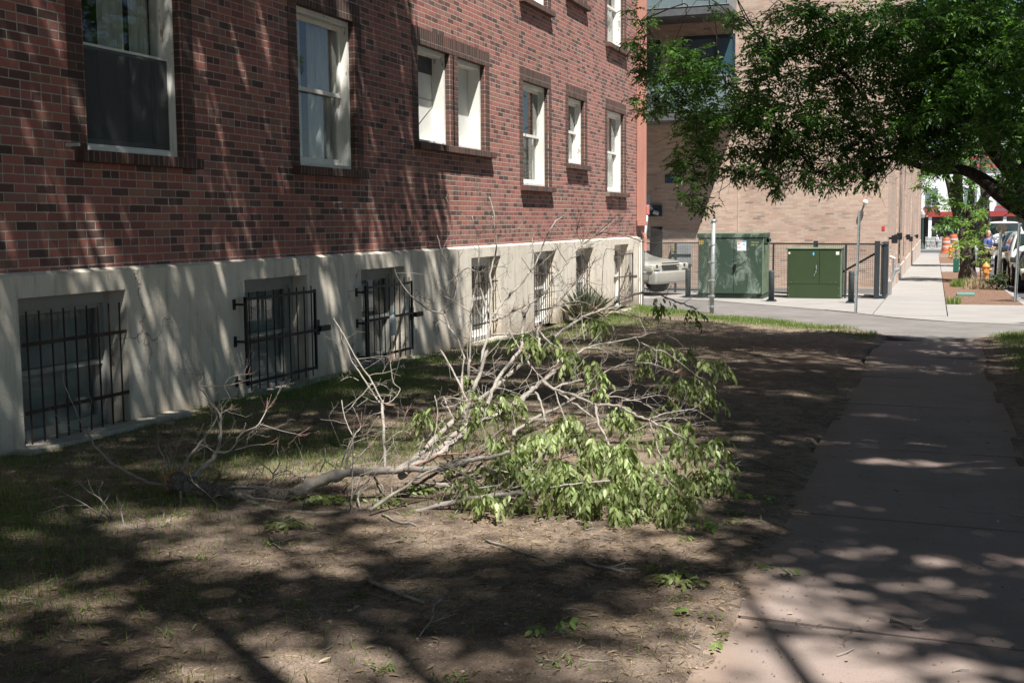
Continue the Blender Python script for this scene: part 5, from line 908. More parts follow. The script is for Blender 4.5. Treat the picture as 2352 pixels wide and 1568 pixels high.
for z in (1.15, .8, .42, .1, -.12): mb.lathe(1.885, 24.2, [(.05, z), (.052, z+.01), (.052, z+.02), (.05, z+.03)], 12); mb.bbox(1.80, 1.85, 24.17, 24.2, z, z+.025, .003)
mb.tube([(1.90, 24.2, 1.6), (1.83, 24.22, 1.62), (1.76, 24.25, 1.72)], .01, 5)
for z in (1.5, 1.0, .5, .1): mb.lathe(.05, 25.9, [(.046, z), (.05, z+.01), (.05, z+.02), (.046, z+.03)], 10)
mb.build('clamps', M['galv'], cf)
mb = MB(); mb.tube([(1.83, 24.22, 1.4)]+[(1.82+.01*sin(k*2.), 24.22, 1.4-k*.12) for k in range(1, 14)], .006, 4); mb.build('tension_bar', M['galv'], cf)
# ================================================================ VEHICLES
M['tyre'] = flat('tyre rubber', (.02, .02, .021), .85); M['chrome'] = flat('dull chrome', (.45, .46, .47), .25, .8)
M['lens'] = flat('headlight lens', (.50, .50, .44), .15, .2, var=.2, scale=12)
def carpaint(n, c, r=.25, metal=.3):
    m_ = flat(n, c, r, metal, var=.06, scale=2); m_.node_tree.nodes['Principled BSDF'].inputs['Coat Weight'].default_value = .6; return m_
def make_car(name, loc, rz, L, W, Hh, Ht, paint, label, cat, kind='sedan', group=None):
    """built facing -Y at the origin: L long, Hh hood height, Ht roof height"""
    e = empty(name, (0, 0, 0)); hw = W/2; gl = .26
    if kind == 'sedan': prof = [(0, .45, Hh*.74), (.03*L, gl, Hh*.90), (.10*L, gl, Hh*.97), (.27*L, gl, Hh*1.06), (.40*L, gl, Ht*.985), (.60*L, gl, Ht), (.78*L, gl, Hh*1.2), (.97*L, gl, Hh*1.12), (L, .45, Hh*.8)]
    elif kind == 'van': prof = [(0, .45, Hh*.78), (.03*L, gl, Hh*.92), (.13*L, gl, Hh), (.30*L, gl, Ht*.97), (.36*L, gl, Ht), (.75*L, gl, Ht), (.97*L, gl, Ht*.98), (L, .4, Ht*.9)]
    else: prof = [(0, .5, Hh*.70), (.02*L, gl, Hh*.93), (.08*L, gl, Hh*.99), (.24*L, gl, Hh*1.04), (.34*L, gl, Ht*.98), (.38*L, gl, Ht), (.62*L, gl, Ht), (.66*L, gl, Hh*1.05), (.99*L, gl, Hh*1.05), (L, .45, Hh*.8)]
    belt = Hh*1.04; V = []; nS = 13
    for y_, zb, zt_ in prof:
        for k in range(nS):
            u = k/(nS-1); a = pi*u; cx = -cos(a); s_ = sin(a)
            ex = np.sign(cx)*abs(cx)**.22; zz = zb+(zt_-zb)*(s_**.32)
            wv = hw*(1 if zz <= belt else 1-.22*(zz-belt)/max(Ht-belt, .1))
            endt = .86 if y_ in (0, prof[-1][0]) else (.955 if y_ < .05*L else 1)
            V.append((ex*wv*endt, y_, zz))
    fs = [];
    for i in range(len(prof)-1):
        for k in range(nS-1): fs.append((i*nS+k, i*nS+k+1, (i+1)*nS+k+1, (i+1)*nS+k))
        fs.append((i*nS+nS-1, i*nS, (i+1)*nS, (i+1)*nS+nS-1))
    fs += [tuple(range(nS)), tuple((len(prof)-1)*nS+k for k in range(nS))]
    body = MB().add(V, fs).build('body', paint, e, True)
    md = body.modifiers.new('s', 'SUBSURF'); md.levels = 1; md.render_levels = 2
    # glasshouse
    def yz(t_, off=0):
        return None
    ws = [p_ for p_ in prof]
    i0 = 3 if kind != 'van' else 2
    a_, b_ = prof[i0], prof[i0+1]
    def rowx(z): return hw*(1-.22*max(0, (z-belt))/max(Ht-belt, .1))
    z0, z1 = a_[2]+.05, b_[2]-.06; n_ = Vector((0, -(b_[2]-a_[2]), (b_[0]-a_[0]))).normalized()*.02
    y0_ = a_[0]+(b_[0]-a_[0])*.10; y1_ = a_[0]+(b_[0]-a_[0])*.92
    g_ = MB(); xw0, xw1 = rowx(z0)*.86, rowx(z1)*.82
    g_.add([(-xw0, y0_, z0+.01), (xw0, y0_, z0+.01), (xw1, y1_, z1+.03), (-xw1, y1_, z1+.03)]+[(-xw0, y0_+.02, z0-.04), (xw0, y0_+.02, z0-.04), (xw1, y1_+.02, z1-.02), (-xw1, y1_+.02, z1-.02)], [(0, 1, 2, 3), (4, 5, 6, 7), (0, 1, 5, 4), (1, 2, 6, 5), (2, 3, 7, 6), (3, 0, 4, 7)])
    g_.build('windscreen', M['dark_glass'], e)
    ya, yb = b_[0]*.98+.05, (prof[-3][0] if kind != 'truck' else .62*L)
    for s_ in (-1, 1):
        zA_, zB_ = belt+.03, Ht-.12
        q = MB(); x0_, x1_ = s_*(rowx(zA_)+.002), s_*(rowx(zB_)-.012)
        ysl = [ya-(.3 if kind == 'sedan' else .15), (ya+yb)/2-.03]; 
        for (p0_, p1_, t0, t1) in ((ya-.35, (ya+yb)/2-.04, ya+.05, (ya+yb)/2-.04), ((ya+yb)/2+.04, yb-.05, (ya+yb)/2+.04, yb-.35)):
            q.add([(x0_, p0_, zA_), (x0_, p1_, zA_), (x1_, t1, zB_), (x1_, t0, zB_), (x0_*.96, p0_, zA_), (x0_*.96, p1_, zA_), (x1_*.95, t1, zB_), (x1_*.95, t0, zB_)], [(0, 1, 2, 3), (4, 5, 6, 7), (0, 1, 5, 4), (1, 2, 6, 5), (2, 3, 7, 6), (3, 0, 4, 7)])
        q.build('side_window', M['dark_glass'], e)
        for yw in (.18*L, .80*L):
            rr = .34 if kind == 'sedan' else .38; x_ = s_*(hw-.09)
            tw = MB().tube([(x_-.1, yw, rr), (x_-.08, yw, rr), (x_+.08, yw, rr), (x_+.1, yw, rr)], [rr-.03, rr, rr, rr-.03], 24).build('wheel', M['tyre'], e, False)
            MB().tube([(x_+s_*.095, yw, rr), (x_+s_*.112, yw, rr)], rr*.6, 16).build('rim', M['chrome'], tw)
        hx = s_*hw*.66
        hl = MB().bbox(min(s_*(hw-.42), s_*(hw-.01)), max(s_*(hw-.42), s_*(hw-.01)), -.015, .30, Hh*.66, Hh*.87, .05).build('headlight', M['lens'], e, True)
        MB().bbox(s_*(hw-.24)-.05, s_*(hw-.24)+.05, -.02, .05, Hh*.76, Hh*.85, .01).bbox(s_*(hw-.24)-.12, s_*(hw-.24)+.12, -.02, .05, Hh*.68, Hh*.715, .008).build('lamp_insert', M['gate_grey'], hl)
        MB().tube([(s_*(hw-.25), -.10, .46), (s_*(hw-.25), -.04, .46)], .06, 12).build('fog_lamp', M['lens'], e)
        MB().bbox(s_*(hw+.10)-.09, s_*(hw+.10)+.09, .27*L-.04, .27*L+.06, belt+.0, belt+.15, .03).build('mirror', M['gate_grey'], e)
    mb = MB()
    for k in range(4): mb.bbox(-hw*.42, hw*.42, -.035, .03, Hh*.68+k*.06, Hh*.68+.032+k*.06, .006)
    mb.build('grille', M['gate_grey'], e)
    mb = MB(); mb.bbox(-hw*.95, hw*.95, -.12, .16, .32 if kind == 'truck' else .36, .66 if kind == 'truck' else .58, .06); mb.build('bumper', paint, e, True)
    MB().bbox(-.26, .26, -.10, -.088, .42, .52, .003).build('number_plate', M['white_panel'], e)
    e.location = loc; e.rotation_euler = (0, 0, rz); tag(e, label, cat, group); return e
# silver pickup, nose showing past the brick building
make_car('pickup_truck', (-.55, 31.45, gz(31)+.012), radians(70), 5.3, 1.86, .98, 1.75, carpaint('champagne silver', (.44, .44, .40), .3, .35), 'front end of a silver pickup truck parked behind the wire fence', 'pickup truck', 'truck')
make_car('parked_car', (9.28, 35.2, gz(35)-.01), 0, 4.5, 1.78, .78, 1.22, carpaint('black', (.012, .012, .014), .12, .1), 'shiny black car, nearest of the vehicles at the kerb', 'car')
make_car('parked_suv', (9.34, 40.6, gz(40.6)-.01), 0, 4.7, 1.85, 1.02, 1.72, carpaint('white', (.72, .73, .74), .25, 0), 'white parked vehicle behind the black car at the kerb', 'car', 'van')
make_car('parked_suv', (9.36, 46.6, gz(46.6)-.01), 0, 4.8, 1.9, 1.12, 1.74, carpaint('dark teal', (.012, .05, .07), .15, .2), 'dark teal vehicle the man in the blue shirt stands beside', 'car', 'van')
make_car('white_van', (9.6, 66, gz(66)-.01), 0, 5.6, 2.15, 1.15, 2.35, carpaint('van white', (.78, .79, .80), .3, 0), 'tall white van facing the camera beyond the tree trunk', 'van', 'van')
# ================================================================ STREET FURNITURE
def put(o, x, y, dz=0): o.location = (x, y, gz(y)+dz); return o
ORG = flat('orange hydrant paint', (.52, .25, .075), .5, var=.15, scale=10)
def hydrant():
    e = empty('fire_hydrant', (0, 0, 0))
    MB().lathe(0, 0, [(.13, .0), (.13, .04), (.10, .05), (.095, .28), (.11, .30), (.11, .34), (.10, .36), (.105, .50), (.12, .51), (.12, .54), (.09, .60), (.045, .64), (.03, .65), (.03, .69)], 18).build('barrel', ORG, e, True)
    mb = MB(); mb.tube([(-.10, 0, .43), (-.18, 0, .43)], .05, 10); mb.tube([(.10, 0, .43), (.18, 0, .43)], .05, 10); mb.tube([(0, -.10, .40), (0, -.19, .40)], .07, 12); mb.build('outlet', ORG, e)
    mb = MB(); mb.tube([(.18, 0, .43), (.20, -.02, .3), (.12, -.1, .22), (0, -.14, .2), (-.12, -.1, .24), (-.19, -.02, .34), (-.2, 0, .5)], .006, 4); mb.build('chain', M['galv'], e)
    MB().cyl(0, 0, -.06, .0, .085, 12).build('base', M['black_iron'], e)
    return e
h1 = put(hydrant(), 7.75, 41.2, .05); tag(h1, 'orange fire hydrant beside the thick tree trunk', 'fire hydrant', 'hydrants')
h2 = copy_tree(h1); put(h2, 7.22, 92, .05); h2.scale = (1.25, 1.25, 1.35); tag(h2, 'distant orange fire hydrant in front of the traffic barrels', 'fire hydrant', 'hydrants')
BOR = flat('barrel orange', (.50, .13, .06), .5, var=.1); BWH = flat('barrel white band', (.50, .45, .43), .5)
def barrel():
    e = empty('traffic_barrel', (0, 0, 0)); b_ = MB().lathe(0, 0, [(.36, 0), (.36, .08), (.29, .10), (.29, .3), (.27, .32), (.27, .6), (.25, .62), (.25, .9), (.22, .95), (.22, 1.02)], 16).build('drum', BOR, e)
    for z in (.36, .66): MB().lathe(0, 0, [(.283, z), (.283, z+.12)], 16).build('white_band', BWH, b_)
    return e
b1 = put(barrel(), 7.08, 117.5); tag(b1, 'orange and white traffic barrel, nearer and left of the pair', 'traffic barrel', 'traffic barrels on the cross street'); b1.scale = (1.4, 1.4, 1.5)
b2 = copy_tree(b1); put(b2, 7.85, 128); tag(b2, 'orange and white traffic barrel, farther and right of the pair', 'traffic barrel', 'traffic barrels on the cross street'); b2.scale = (1.6, 1.6, 1.8)
# barricade
e = empty('barricade', (10.4, 90, gz(90))); mb = MB()
for z in (.85, 1.35):
    bd = MB().box(9.9, 11.1, 90, 90.04, gz(90)+z, gz(90)+z+.28).build('board', BWH, e)
    mb = MB()
    for k in range(4): mb.add([(9.95+k*.3, 89.995, gz(90)+z), (10.1+k*.3, 89.995, gz(90)+z), (10.2+k*.3-.16, 89.995, gz(90)+z+.28), (10.05+k*.3-.16, 89.995, gz(90)+z+.28)], [(0, 1, 2, 3)])
    mb.build('stripe', flat('red stripe', (.6, .08, .05), .5), bd)
MB().box(10.0, 10.06, 90.05, 90.1, gz(90), gz(90)+1.6).box(10.95, 11.01, 90.05, 90.1, gz(90), gz(90)+1.6).build('leg', M['galv'], e)
tag(e, 'red and white striped road barricade seen between the parked vehicles', 'barricade')
# posts along the kerb
def upost(name, x, y, h, label, rot=.0, r=.03):
    mb = MB(); mb.box(-r, -r+.008, -.02, .02, 0, h); mb.box(r-.008, r, -.02, .02, 0, h); mb.box(-r+.008, r-.008, .012, .018, 0, h)
    for k in range(int(h/.06)): mb.box(-.008, .008, .008, .0125, .03+k*.06, .045+k*.06)
    o = mb.build(name, M['galv']); put(o, x, y, -.02); o.rotation_euler = (0, rot, .3); tag(o, label, 'post', 'posts at the kerb'); return o
upost('steel_post', 8.00, 30.2, 1.88, 'nearest bare steel post at the right edge, beside the black car', .02)
upost('steel_post', 8.10, 41.4, 1.72, 'thin grey steel post standing by the small dark shrub', .03)
e = empty('round_sign', (8.32, 43.6, gz(43.6))); tag(e, 'round weathered sign seen from behind on a grey post', 'sign')
mb = MB(); mb.tube([(8.30, 43.6, 1.30), (8.30, 43.625, 1.30)], .17, 24); sg = mb.build('disc', flat('tan sign back', (.36, .30, .22), .5, .2, var=.3, scale=12), e)
MB().tube([(8.30, 43.59, 1.34), (8.30, 43.60, 1.34)], .03, 8).tube([(8.33, 43.59, 1.30), (8.33, 43.60, 1.30)], .02, 8).build('bolt', M['chrome'], sg)
MB().tube([(8.30, 43.66, gz(43.6)), (8.30, 43.66, 1.5)], .035, 8).build('post', M['galv'], e)
e = empty('marker_post', (7.05, 55, gz(55))); tag(e, 'grey post with a green box at its foot in the mulch bed behind the trunk', 'post')
MB().cyl(7.05, 55, gz(55), gz(55)+1.15, .06, 10).build('post', M['galv'], e); MB().bbox(6.93, 7.17, 54.85, 55.1, gz(55)+.02, gz(55)+.62, .03).build('green_box', flat('green box', (.02, .10, .07), .4), e)
o = MB().tube([(7.52, 38.9, gz(39)-.05), (7.51, 38.9, gz(39)+1.0)], .02, 6).build('rusty_stake', M['brown_iron']); tag(o, 'thin rusty stake standing in front of the tree trunk', 'stake')
o = MB().bbox(6.75, 7.20, 33.1, 33.8, gz(33.5)+.0, gz(33.5)+.07, .02).build('valve_cover', flat('green lid', (.12, .24, .20), .5, var=.2, scale=20)); tag(o, 'flat green utility cover lying in the brown mulch', 'utility cover')
# lamp post by the far shop
e = empty('street_lamp', (4.55, 158, gz(158))); z = gz(158)
MB().lathe(4.55, 158, [(.42, z), (.42, z+.15), (.25, z+.5), (.13, z+.8), (.11, z+3.9)], 14).build('pole', flat('dark green pole', (.03, .055, .05), .5), e)
MB().lathe(4.55, 158, [(.12, z+3.9), (.26, z+4.05), (.30, z+4.4), (.14, z+4.75), (.03, z+4.9)], 14).build('lantern', flat('lantern glass', (.35, .37, .36), .3), e)
tag(e, 'dark ornamental street lamp in front of the white corner shop', 'street lamp')
# ================================================================ WHITE SHOP BUILDING
WY = 172.; wb = empty('white_building', (15, WY, gz(WY))); gzw = gz(WY)
tag(wb, 'white painted two storey building with red trim and a sandwich shop front', 'building')
WH = flat('white painted brick', (.74, .75, .76), .8, var=.04); RD = flat('dark red trim', (.30, .045, .04), .6)
MB().box(-60, 60, WY, WY+20, 2.3, 9.6).build('upper_wall', WH, wb)
MB().box(-60, 60, WY-.5, WY-.01, 1.95, 2.65).build('red_band', RD, wb)
mb = MB(); mb.box(-60, 60, WY-.6, WY+.5, 9.6, 10.1); mb.box(-60, 60, WY-.35, WY-.01, 8.5, 8.9); mb.build('cornice', flat('red cornice', (.45, .07, .06), .6), wb)
MB().box(-60, 60, WY+.4, WY+.6, gzw, 1.95).build('shopfront', M['dark_glass'], wb)
mb = MB()
for x in (-8, 3.55, 5.15, 10.2, 14.6, 22): mb.box(x, x+.42, WY-.3, WY+.35, gzw, 1.94)
mb.build('column', WH, wb)
mb = MB()
for x in (11.9, 13.0, 15.9, 17.6, 19.3): mb.box(x, x+.16, WY-.1, WY+.35, gzw, 1.94)
mb.build('mullion', flat('grey mullion', (.12, .13, .14), .5), wb)
for i, x in enumerate((-4.5, .8, 4.6, 9.6, 13.7, 19, 24)):
    f_ = MB().box(x-.1, x+1.8, WY-.22, WY-.01, 3.05, 3.32).build('window_sill', RD, wb)
    w_ = MB().box(x+.05, x+1.65, WY-.05, WY+.05, 3.33, 5.9).build('window', flat('far window', (.16, .20, .21), .2, var=.2), wb)
    MB().box(x+.80, x+.88, WY-.10, WY-.06, 3.33, 5.9).box(x+.05, x+1.65, WY-.1, WY-.06, 5.82, 5.9).build('window_bar', WH, w_)
bd = MB().box(5.4, 10.1, WY+.1, WY+.38, -.05, .95).build('sign_board', flat('dark sign board', (.018, .03, .026), .5), wb)
text('Banh Mi   &   oria', .74, (5.55, WY+.09, .18), flat('sign letters', (.75, .76, .72), .5), wb, ext=.01)
# patio fence
fe2 = empty('patio_fence', (7, 166, gz(166))); tag(fe2, 'white lattice patio fence in front of the shop window', 'fence')
mb = MB(); zf = gz(166)
for k in range(42): mb.box(4.9+k*.15, 4.96+k*.15, 166, 166.05, zf+.05, zf+1.45)
for z in (.05, .5, .95, 1.45): mb.box(4.85, 11.2, 165.98, 166.07, zf+z, zf+z+.08)
mb.build('lattice', M['white_panel'], fe2)
MB().box(4.85, 11.2, 166.1, 166.14, zf, zf+1.4).build('screen_panel', flat('grey screen panel', (.38, .39, .40), .7), fe2)
# more street behind
hb = empty('far_building', (30, 150, 0)); tag(hb, 'dark glazed shop building far down the street at the right edge', 'building')
MB().box(22, 60, 125, 160, -2, 7).build('wall', flat('dark facade', (.06, .065, .07), .6), hb); MB().box(21.9, 60.1, 124.9, 160.1, 7, 7.4).build('roof', RD, hb)
# ================================================================ PEOPLE
def person(name, loc, rz, H, joints_pose, shirt, trousers, skin, hair, label, group=None):
    """skinned figure facing -Y; lengths as fractions of H"""
    J = {'pelvis': (0, 0, .52), 'waist': (0, 0, .60), 'chest': (0, 0, .72), 'neck': (0, .0, .83), 'headb': (0, -.005, .87), 'head': (0, -.008, .93), 'top': (0, 0, .985),
         'shL': (-.105, 0, .80), 'elL': (-.14, .0, .63), 'haL': (-.13, -.05, .49), 'fiL': (-.13, -.06, .43), 'shR': (.105, 0, .80), 'elR': (.14, .0, .63), 'haR': (.13, -.05, .49), 'fiR': (.13, -.06, .43),
         'hiL': (-.05, 0, .50), 'knL': (-.055, -.01, .28), 'anL': (-.055, .01, .05), 'toL': (-.06, -.08, .015), 'hiR': (.05, 0, .50), 'knR': (.055, -.01, .28), 'anR': (.055, .01, .05), 'toR': (.06, -.08, .015)}
    J.update(joints_pose)
    Rr = dict(pelvis=.078, waist=.07, chest=.085, neck=.032, headb=.045, head=.055, top=.03, sh=.040, el=.026, ha=.018, fi=.014, hi=.055, kn=.036, an=.024, to=.02)
    E_ = [('pelvis', 'waist'), ('waist', 'chest'), ('chest', 'neck'), ('neck', 'headb'), ('headb', 'head'), ('head', 'top')]
    for s_ in 'LR': E_ += [('chest', 'sh'+s_), ('sh'+s_, 'el'+s_), ('el'+s_, 'ha'+s_), ('ha'+s_, 'fi'+s_), ('pelvis', 'hi'+s_), ('hi'+s_, 'kn'+s_), ('kn'+s_, 'an'+s_), ('an'+s_, 'to'+s_)]
    def skinned(nm, keys, grow, mat, parent, zlim=None):
        ks = [k for k in J if k in keys]; ix = {k: i for i, k in enumerate(ks)}
        me = bpy.data.meshes.new(nm); me.from_pydata([tuple(c*H for c in J[k]) for k in ks], [(ix[a], ix[b]) for a, b in E_ if a in ix and b in ix], [])
        o = bpy.data.objects.new(nm, me); COL.objects.link(o); o.modifiers.new('k', 'SKIN')
        for i, k in enumerate(ks):
            r = (Rr.get(k) or Rr[k[:2]])*H*grow; me.skin_vertices[0].data[i].radius = (r, r*(.72 if k in ('chest', 'waist', 'pelvis') else 1)); me.skin_vertices[0].data[i].use_root = (i == 0)
        sb = o.modifiers.new('s', 'SUBSURF'); sb.levels = 2; sb.render_levels = 2
        bpy.context.view_layer.update(); m2 = bpy.data.meshes.new_from_object(o.evaluated_get(bpy.context.evaluated_depsgraph_get())); bpy.data.objects.remove(o)
        m2.polygons.foreach_set('use_smooth', [True]*len(m2.polygons)); m2.materials.clear(); return new_obj(nm, m2, mat, parent)
    e = empty(name, (0, 0, 0))
    skinned('body', set(J), 1., skin, e)
    skinned('shirt', {'waist', 'chest', 'shL', 'shR', 'pelvis'} | {'elL', 'elR'}, 1.12, shirt, e)
    skinned('trousers', {'pelvis', 'hiL', 'hiR', 'knL', 'knR', 'anL', 'anR'}, 1.14, trousers, e)
    bm = bmesh.new(); bmesh.ops.create_uvsphere(bm, u_segments=14, v_segments=10, radius=.058*H); hd = J['head']
    MB().bm(bm, Matrix.Translation((hd[0]*H, (hd[1]+.012)*H, (hd[2]+.018)*H)) @ Matrix.Diagonal((.95, 1.02, 1, 1))).build('hair', hair, e, True)
    bm = bmesh.new(); bmesh.ops.create_uvsphere(bm, u_segments=8, v_segments=6, radius=.010*H); MB().bm(bm, Matrix.Translation((hd[0]*H, (hd[1]-.058)*H, (hd[2]-.005)*H))).build('nose', skin, e, True)
    e.location = loc; e.rotation_euler = (0, 0, rz); tag(e, label, 'person', group); return e
SKIN = flat('skin', (.50, .28, .20), .6, var=.08); GR = flat('grey hair', (.42, .30, .24), .8)
person('person', (8.10, 49.5, gz(49.5)), radians(60), 1.80, {'haR': (.10, -.14, .60), 'elR': (.13, -.02, .64), 'fiR': (.09, -.19, .61), 'haL': (-.10, -.13, .60), 'fiL': (-.08, -.18, .60)},
       flat('blue shirt', (.07, .10, .28), .85), flat('brown grey trousers', (.14, .11, .085), .9, var=.4, scale=9), SKIN, GR, 'balding man in a blue short sleeved shirt standing by the dark teal vehicle')
p2_ = person('person', (6.30, 163.0, gz(163)), radians(-40), 1.78, {}, flat('white shirt', (.75, .76, .80), .8), flat('dark shorts', (.16, .17, .22), .9), SKIN, flat('pale cap', (.6, .62, .66), .8), 'distant figure in a white shirt standing by a bicycle in front of the shop')
bk = empty('bicycle', (5.2, 162.6, gz(162.6))); zb = gz(162.6); tag(bk, 'bicycle leaning at the white patio fence beside the distant figure', 'bicycle')
for x in (4.75, 5.75):
    w_ = MB().tube([(x+.34*cos(a*pi/12), 162.6, zb+.35+.34*sin(a*pi/12)) for a in range(25)], .025, 5, False).build('wheel', M['tyre'], bk)
MB().tube([(4.75, 162.6, zb+.35), (5.0, 162.6, zb+.85), (5.55, 162.6, zb+.85), (5.2, 162.6, zb+.35), (4.75, 162.6, zb+.35)], .02, 5).tube([(5.75, 162.6, zb+.35), (5.5, 162.6, zb+1.0), (5.4, 162.6, zb+1.05)], .02, 5).tube([(5.2, 162.6, zb+.35), (4.95, 162.6, zb+.95)], .02, 5).build('frame', M['black_iron'], bk)
MB().bbox(4.84, 5.08, 162.54, 162.66, zb+.94, zb+1.0, .02).build('saddle', M['tyre'], bk)

# ================================================================ FALLEN BRANCH
fb = empty('fallen_branch', (2.1, 6.5, gz(6.5))); tag(fb, 'large broken ash branch with wilting green leaves lying on the bare lawn', 'fallen branch')
groups = {'trunk': MB(), 'limb': MB(), 'twig': MB(), 'red': MB()}
tips = []; nodes = []
for kind, r0, r1, pts in BR:
    P = smooth_path(pts, 4); k = len(P); sc_ = 1. if kind != 'trunk' else 1.
    rad = []
    for i in range(k):
        u = i/(k-1); r = (r0+(r1-r0)*u**.8)*(1.18 if kind == 'trunk' and u < .5 else .9)
        r *= 1+.10*sin(i*2.3+r0*900)+(.22 if (kind != 'trunk' and i % 5 == 2) else 0)
        if kind == 'trunk': r *= 1+.10*sin(i*1.1)+.07*sin(i*3.7)
        rad.append(r)
    amp = min(.007, r0*.6); P = [p+Vector((R.gauss(0, amp), R.gauss(0, amp), R.gauss(0, amp)))*.5 for p in P]
    if kind == 'trunk' and k > 20:      # rough butt, then paler smooth wood
        c_ = int(k*.36); groups['trunk'].tube(P[:c_+1], rad[:c_+1], 12); groups['limb'].tube(P[c_:], [r*.92 for r in rad[c_:]], 12)
    else: groups[kind].tube(P, rad, 12 if kind == 'trunk' else (8 if kind == 'limb' else 5))
    tips.append((P[-1], (P[-1]-P[-2]).normalized(), r1)); nodes.append((P, rad, kind))
tr_ = groups['trunk'].build('trunk', M['bark_rough'], fb, True); groups['limb'].build('limbs', M['bark'], fb, True); groups['twig'].build('twigs', M['bark'], fb, True); groups['red'].build('red_limb', M['red_twig'], fb, True)
# side twigs growing from the limbs
tw = MB(); fan = MB()
def twig(p, d, L, r, depth=0):
    pts = [p]; q = p.copy(); dd = d.copy()
    for i in range(4):
        dd = (dd+Vector((R.gauss(0, .16), R.gauss(0, .16), R.gauss(0, .16)+.03))).normalized(); q = q+dd*L/4; pts.append(q.copy())
    if min(v.z-gz(v.y) for v in pts) < .01: return
    tw.tube(pts, [r, r*.9, r*.75, r*.6, r*.5], 4)
    if depth < 2:
        for i in (2, 3, 4):
            if R.random() < .6:
                s = dd.cross(Vector((R.gauss(0, 1), R.gauss(0, 1), R.gauss(0, 1)))).normalized(); twig(pts[i], (dd*.7+s*.8).normalized(), L*.45, r*.6, depth+1)
for P, rad, kind in nodes:
    if kind == 'trunk': step = 6
    else: step = 3
    for i in range(3, len(P)-1, step):
        if R.random() < .75:
            d = (P[i+1]-P[i]).normalized(); s = d.cross(Vector((R.gauss(0, 1), R.gauss(0, 1), R.gauss(0, 1)))).normalized()
            if s.z < 0 and R.random() < .6: s = -s
            twig(P[i], (d*.6+s*.9).normalized(), R.uniform(.07, .26), min(rad[i]*.5, .0032))
for p, d, r in tips:      # fans of dry seed twiglets
    if R.random() < .55:
        for k in range(R.randint(3, 9)):
            a = (d+Vector((R.gauss(0, .55), R.gauss(0, .55), R.gauss(0, .5)+.3))).normalized(); L = R.uniform(.03, .10)
            fan.tube([p, p+a*L*.6, p+a*L+Vector((0, 0, .01))], [.0011, .0010, .0007], 3)
for P, rad, kind in nodes:
    if kind in ('twig', 'limb') and P[-1].x > 3.4:
        for i in range(6, len(P), 5):
            if R.random() < .45:
                for k in range(R.randint(3, 8)):
                    a = Vector((R.gauss(0, .6), R.gauss(0, .6), R.gauss(0, .5)+.5)).normalized(); L = R.uniform(.03, .09)
                    fan.tube([P[i], P[i]+a*L*.6, P[i]+a*L], [.0011, .0010, .0007], 3)
tw.build('side_twigs', M['bark'], fb); fan.build('seed_stalks', M['twig_fan'], fb)
# torn end
te = MB(); b0 = Vector(BR[0][3][0]); b1_ = Vector(BR[0][3][1]); ax = (b0-b1_).normalized(); sA = ax.orthogonal().normalized(); sB = ax.cross(sA)
for k in range(150):
    a = R.uniform(0, 2*pi); r = .058*sqrt(R.random()); s = b0-ax*.03+(sA*cos(a)+sB*sin(a))*r; L = R.uniform(.08, .16)*(1.1-r/.09)
    e_ = s+ax*L+Vector((R.gauss(0, .012), R.gauss(0, .012), R.gauss(0, .012))); te.tube([s, e_], [R.uniform(.004, .009), .001], 4)
te.build('torn_end', M['torn_wood'], fb)
kn = MB()
for k in range(14):
    a = R.uniform(0, 2*pi); u = R.uniform(.03, .17); s = b0-ax*u+(sA*cos(a)+sB*sin(a))*.055
    bm = bmesh.new(); bmesh.ops.create_icosphere(bm, subdivisions=2, radius=R.uniform(.018, .035)); kn.bm(bm, Matrix.Translation(s) @ Matrix.Diagonal((1, 1, R.uniform(.7, 1.3), 1)))
kn.build('burl', M['bark_rough'], fb, True)
# drooping compound leaves
P_, D_, N_, L_, W_, T_ = [], [], [], [], [], []; ra = MB()
def compound(p, d, Lr, n, droop=.75, ll=.085, tint=None, floor=None):
    """one ash leaf: rachis from p along d, n pairs of leaflets"""
    q = Vector(p); dd = Vector(d).normalized(); pts = [q.copy()]; seg = Lr/(n+1); t0 = R.random() if tint is None else tint
    for i in range(n+1):
        dd = (dd+Vector((0, 0, -.30*droop))).normalized(); q = q+dd*seg
        if floor is not None and q.z < gz(q.y)+.02: q.z = gz(q.y)+.02; dd.z = abs(dd.z)*.1
        pts.append(q.copy()); side = dd.cross(Vector((R.gauss(0, .3), R.gauss(0, .3), 1))).normalized()
        for s_ in ((-1, 1) if i < n else (0,)):
            ld = (dd*(.55 if s_ else 1)+side*s_*R.uniform(.5, .9)+Vector((0, 0, -.75*droop*R.uniform(.6, 1.3)))).normalized()
            tip = q+ld*ll
            if floor is not None and tip.z < gz(tip.y)+.015: ld.z = (gz(q.y)+.015-q.z)/ll; ld.normalize()
            P_.append(q[:]); D_.append(ld[:]); nn = side*R.gauss(0, .5)+dd*.4+Vector((R.gauss(0, .4), R.gauss(0, .4), .8)); N_.append(nn[:]); L_.append(ll*R.uniform(.75, 1.15)); W_.append(ll*R.uniform(.46, .60)); T_.append(min(1, max(0, t0+R.gauss(0, .15))))
    ra.tube(pts, .0012, 3, False)
for x, y, z, n, s in BUNCH:
    n = max(3, int(n*.88))
    for k in range(n):
        a = R.uniform(0, 2*pi); p = Vector((x+R.gauss(0, .022), y+R.gauss(0, .03), z+R.gauss(0, .02)))
        p.z = max(p.z, gz(y)+.05)
        compound(p, (cos(a)*.8, sin(a)*.8, R.uniform(-.7, .35)), R.uniform(.09, .17), R.choice((2, 3, 3)), 1.2, R.uniform(.032, .066), R.random()**1.2, floor=1)
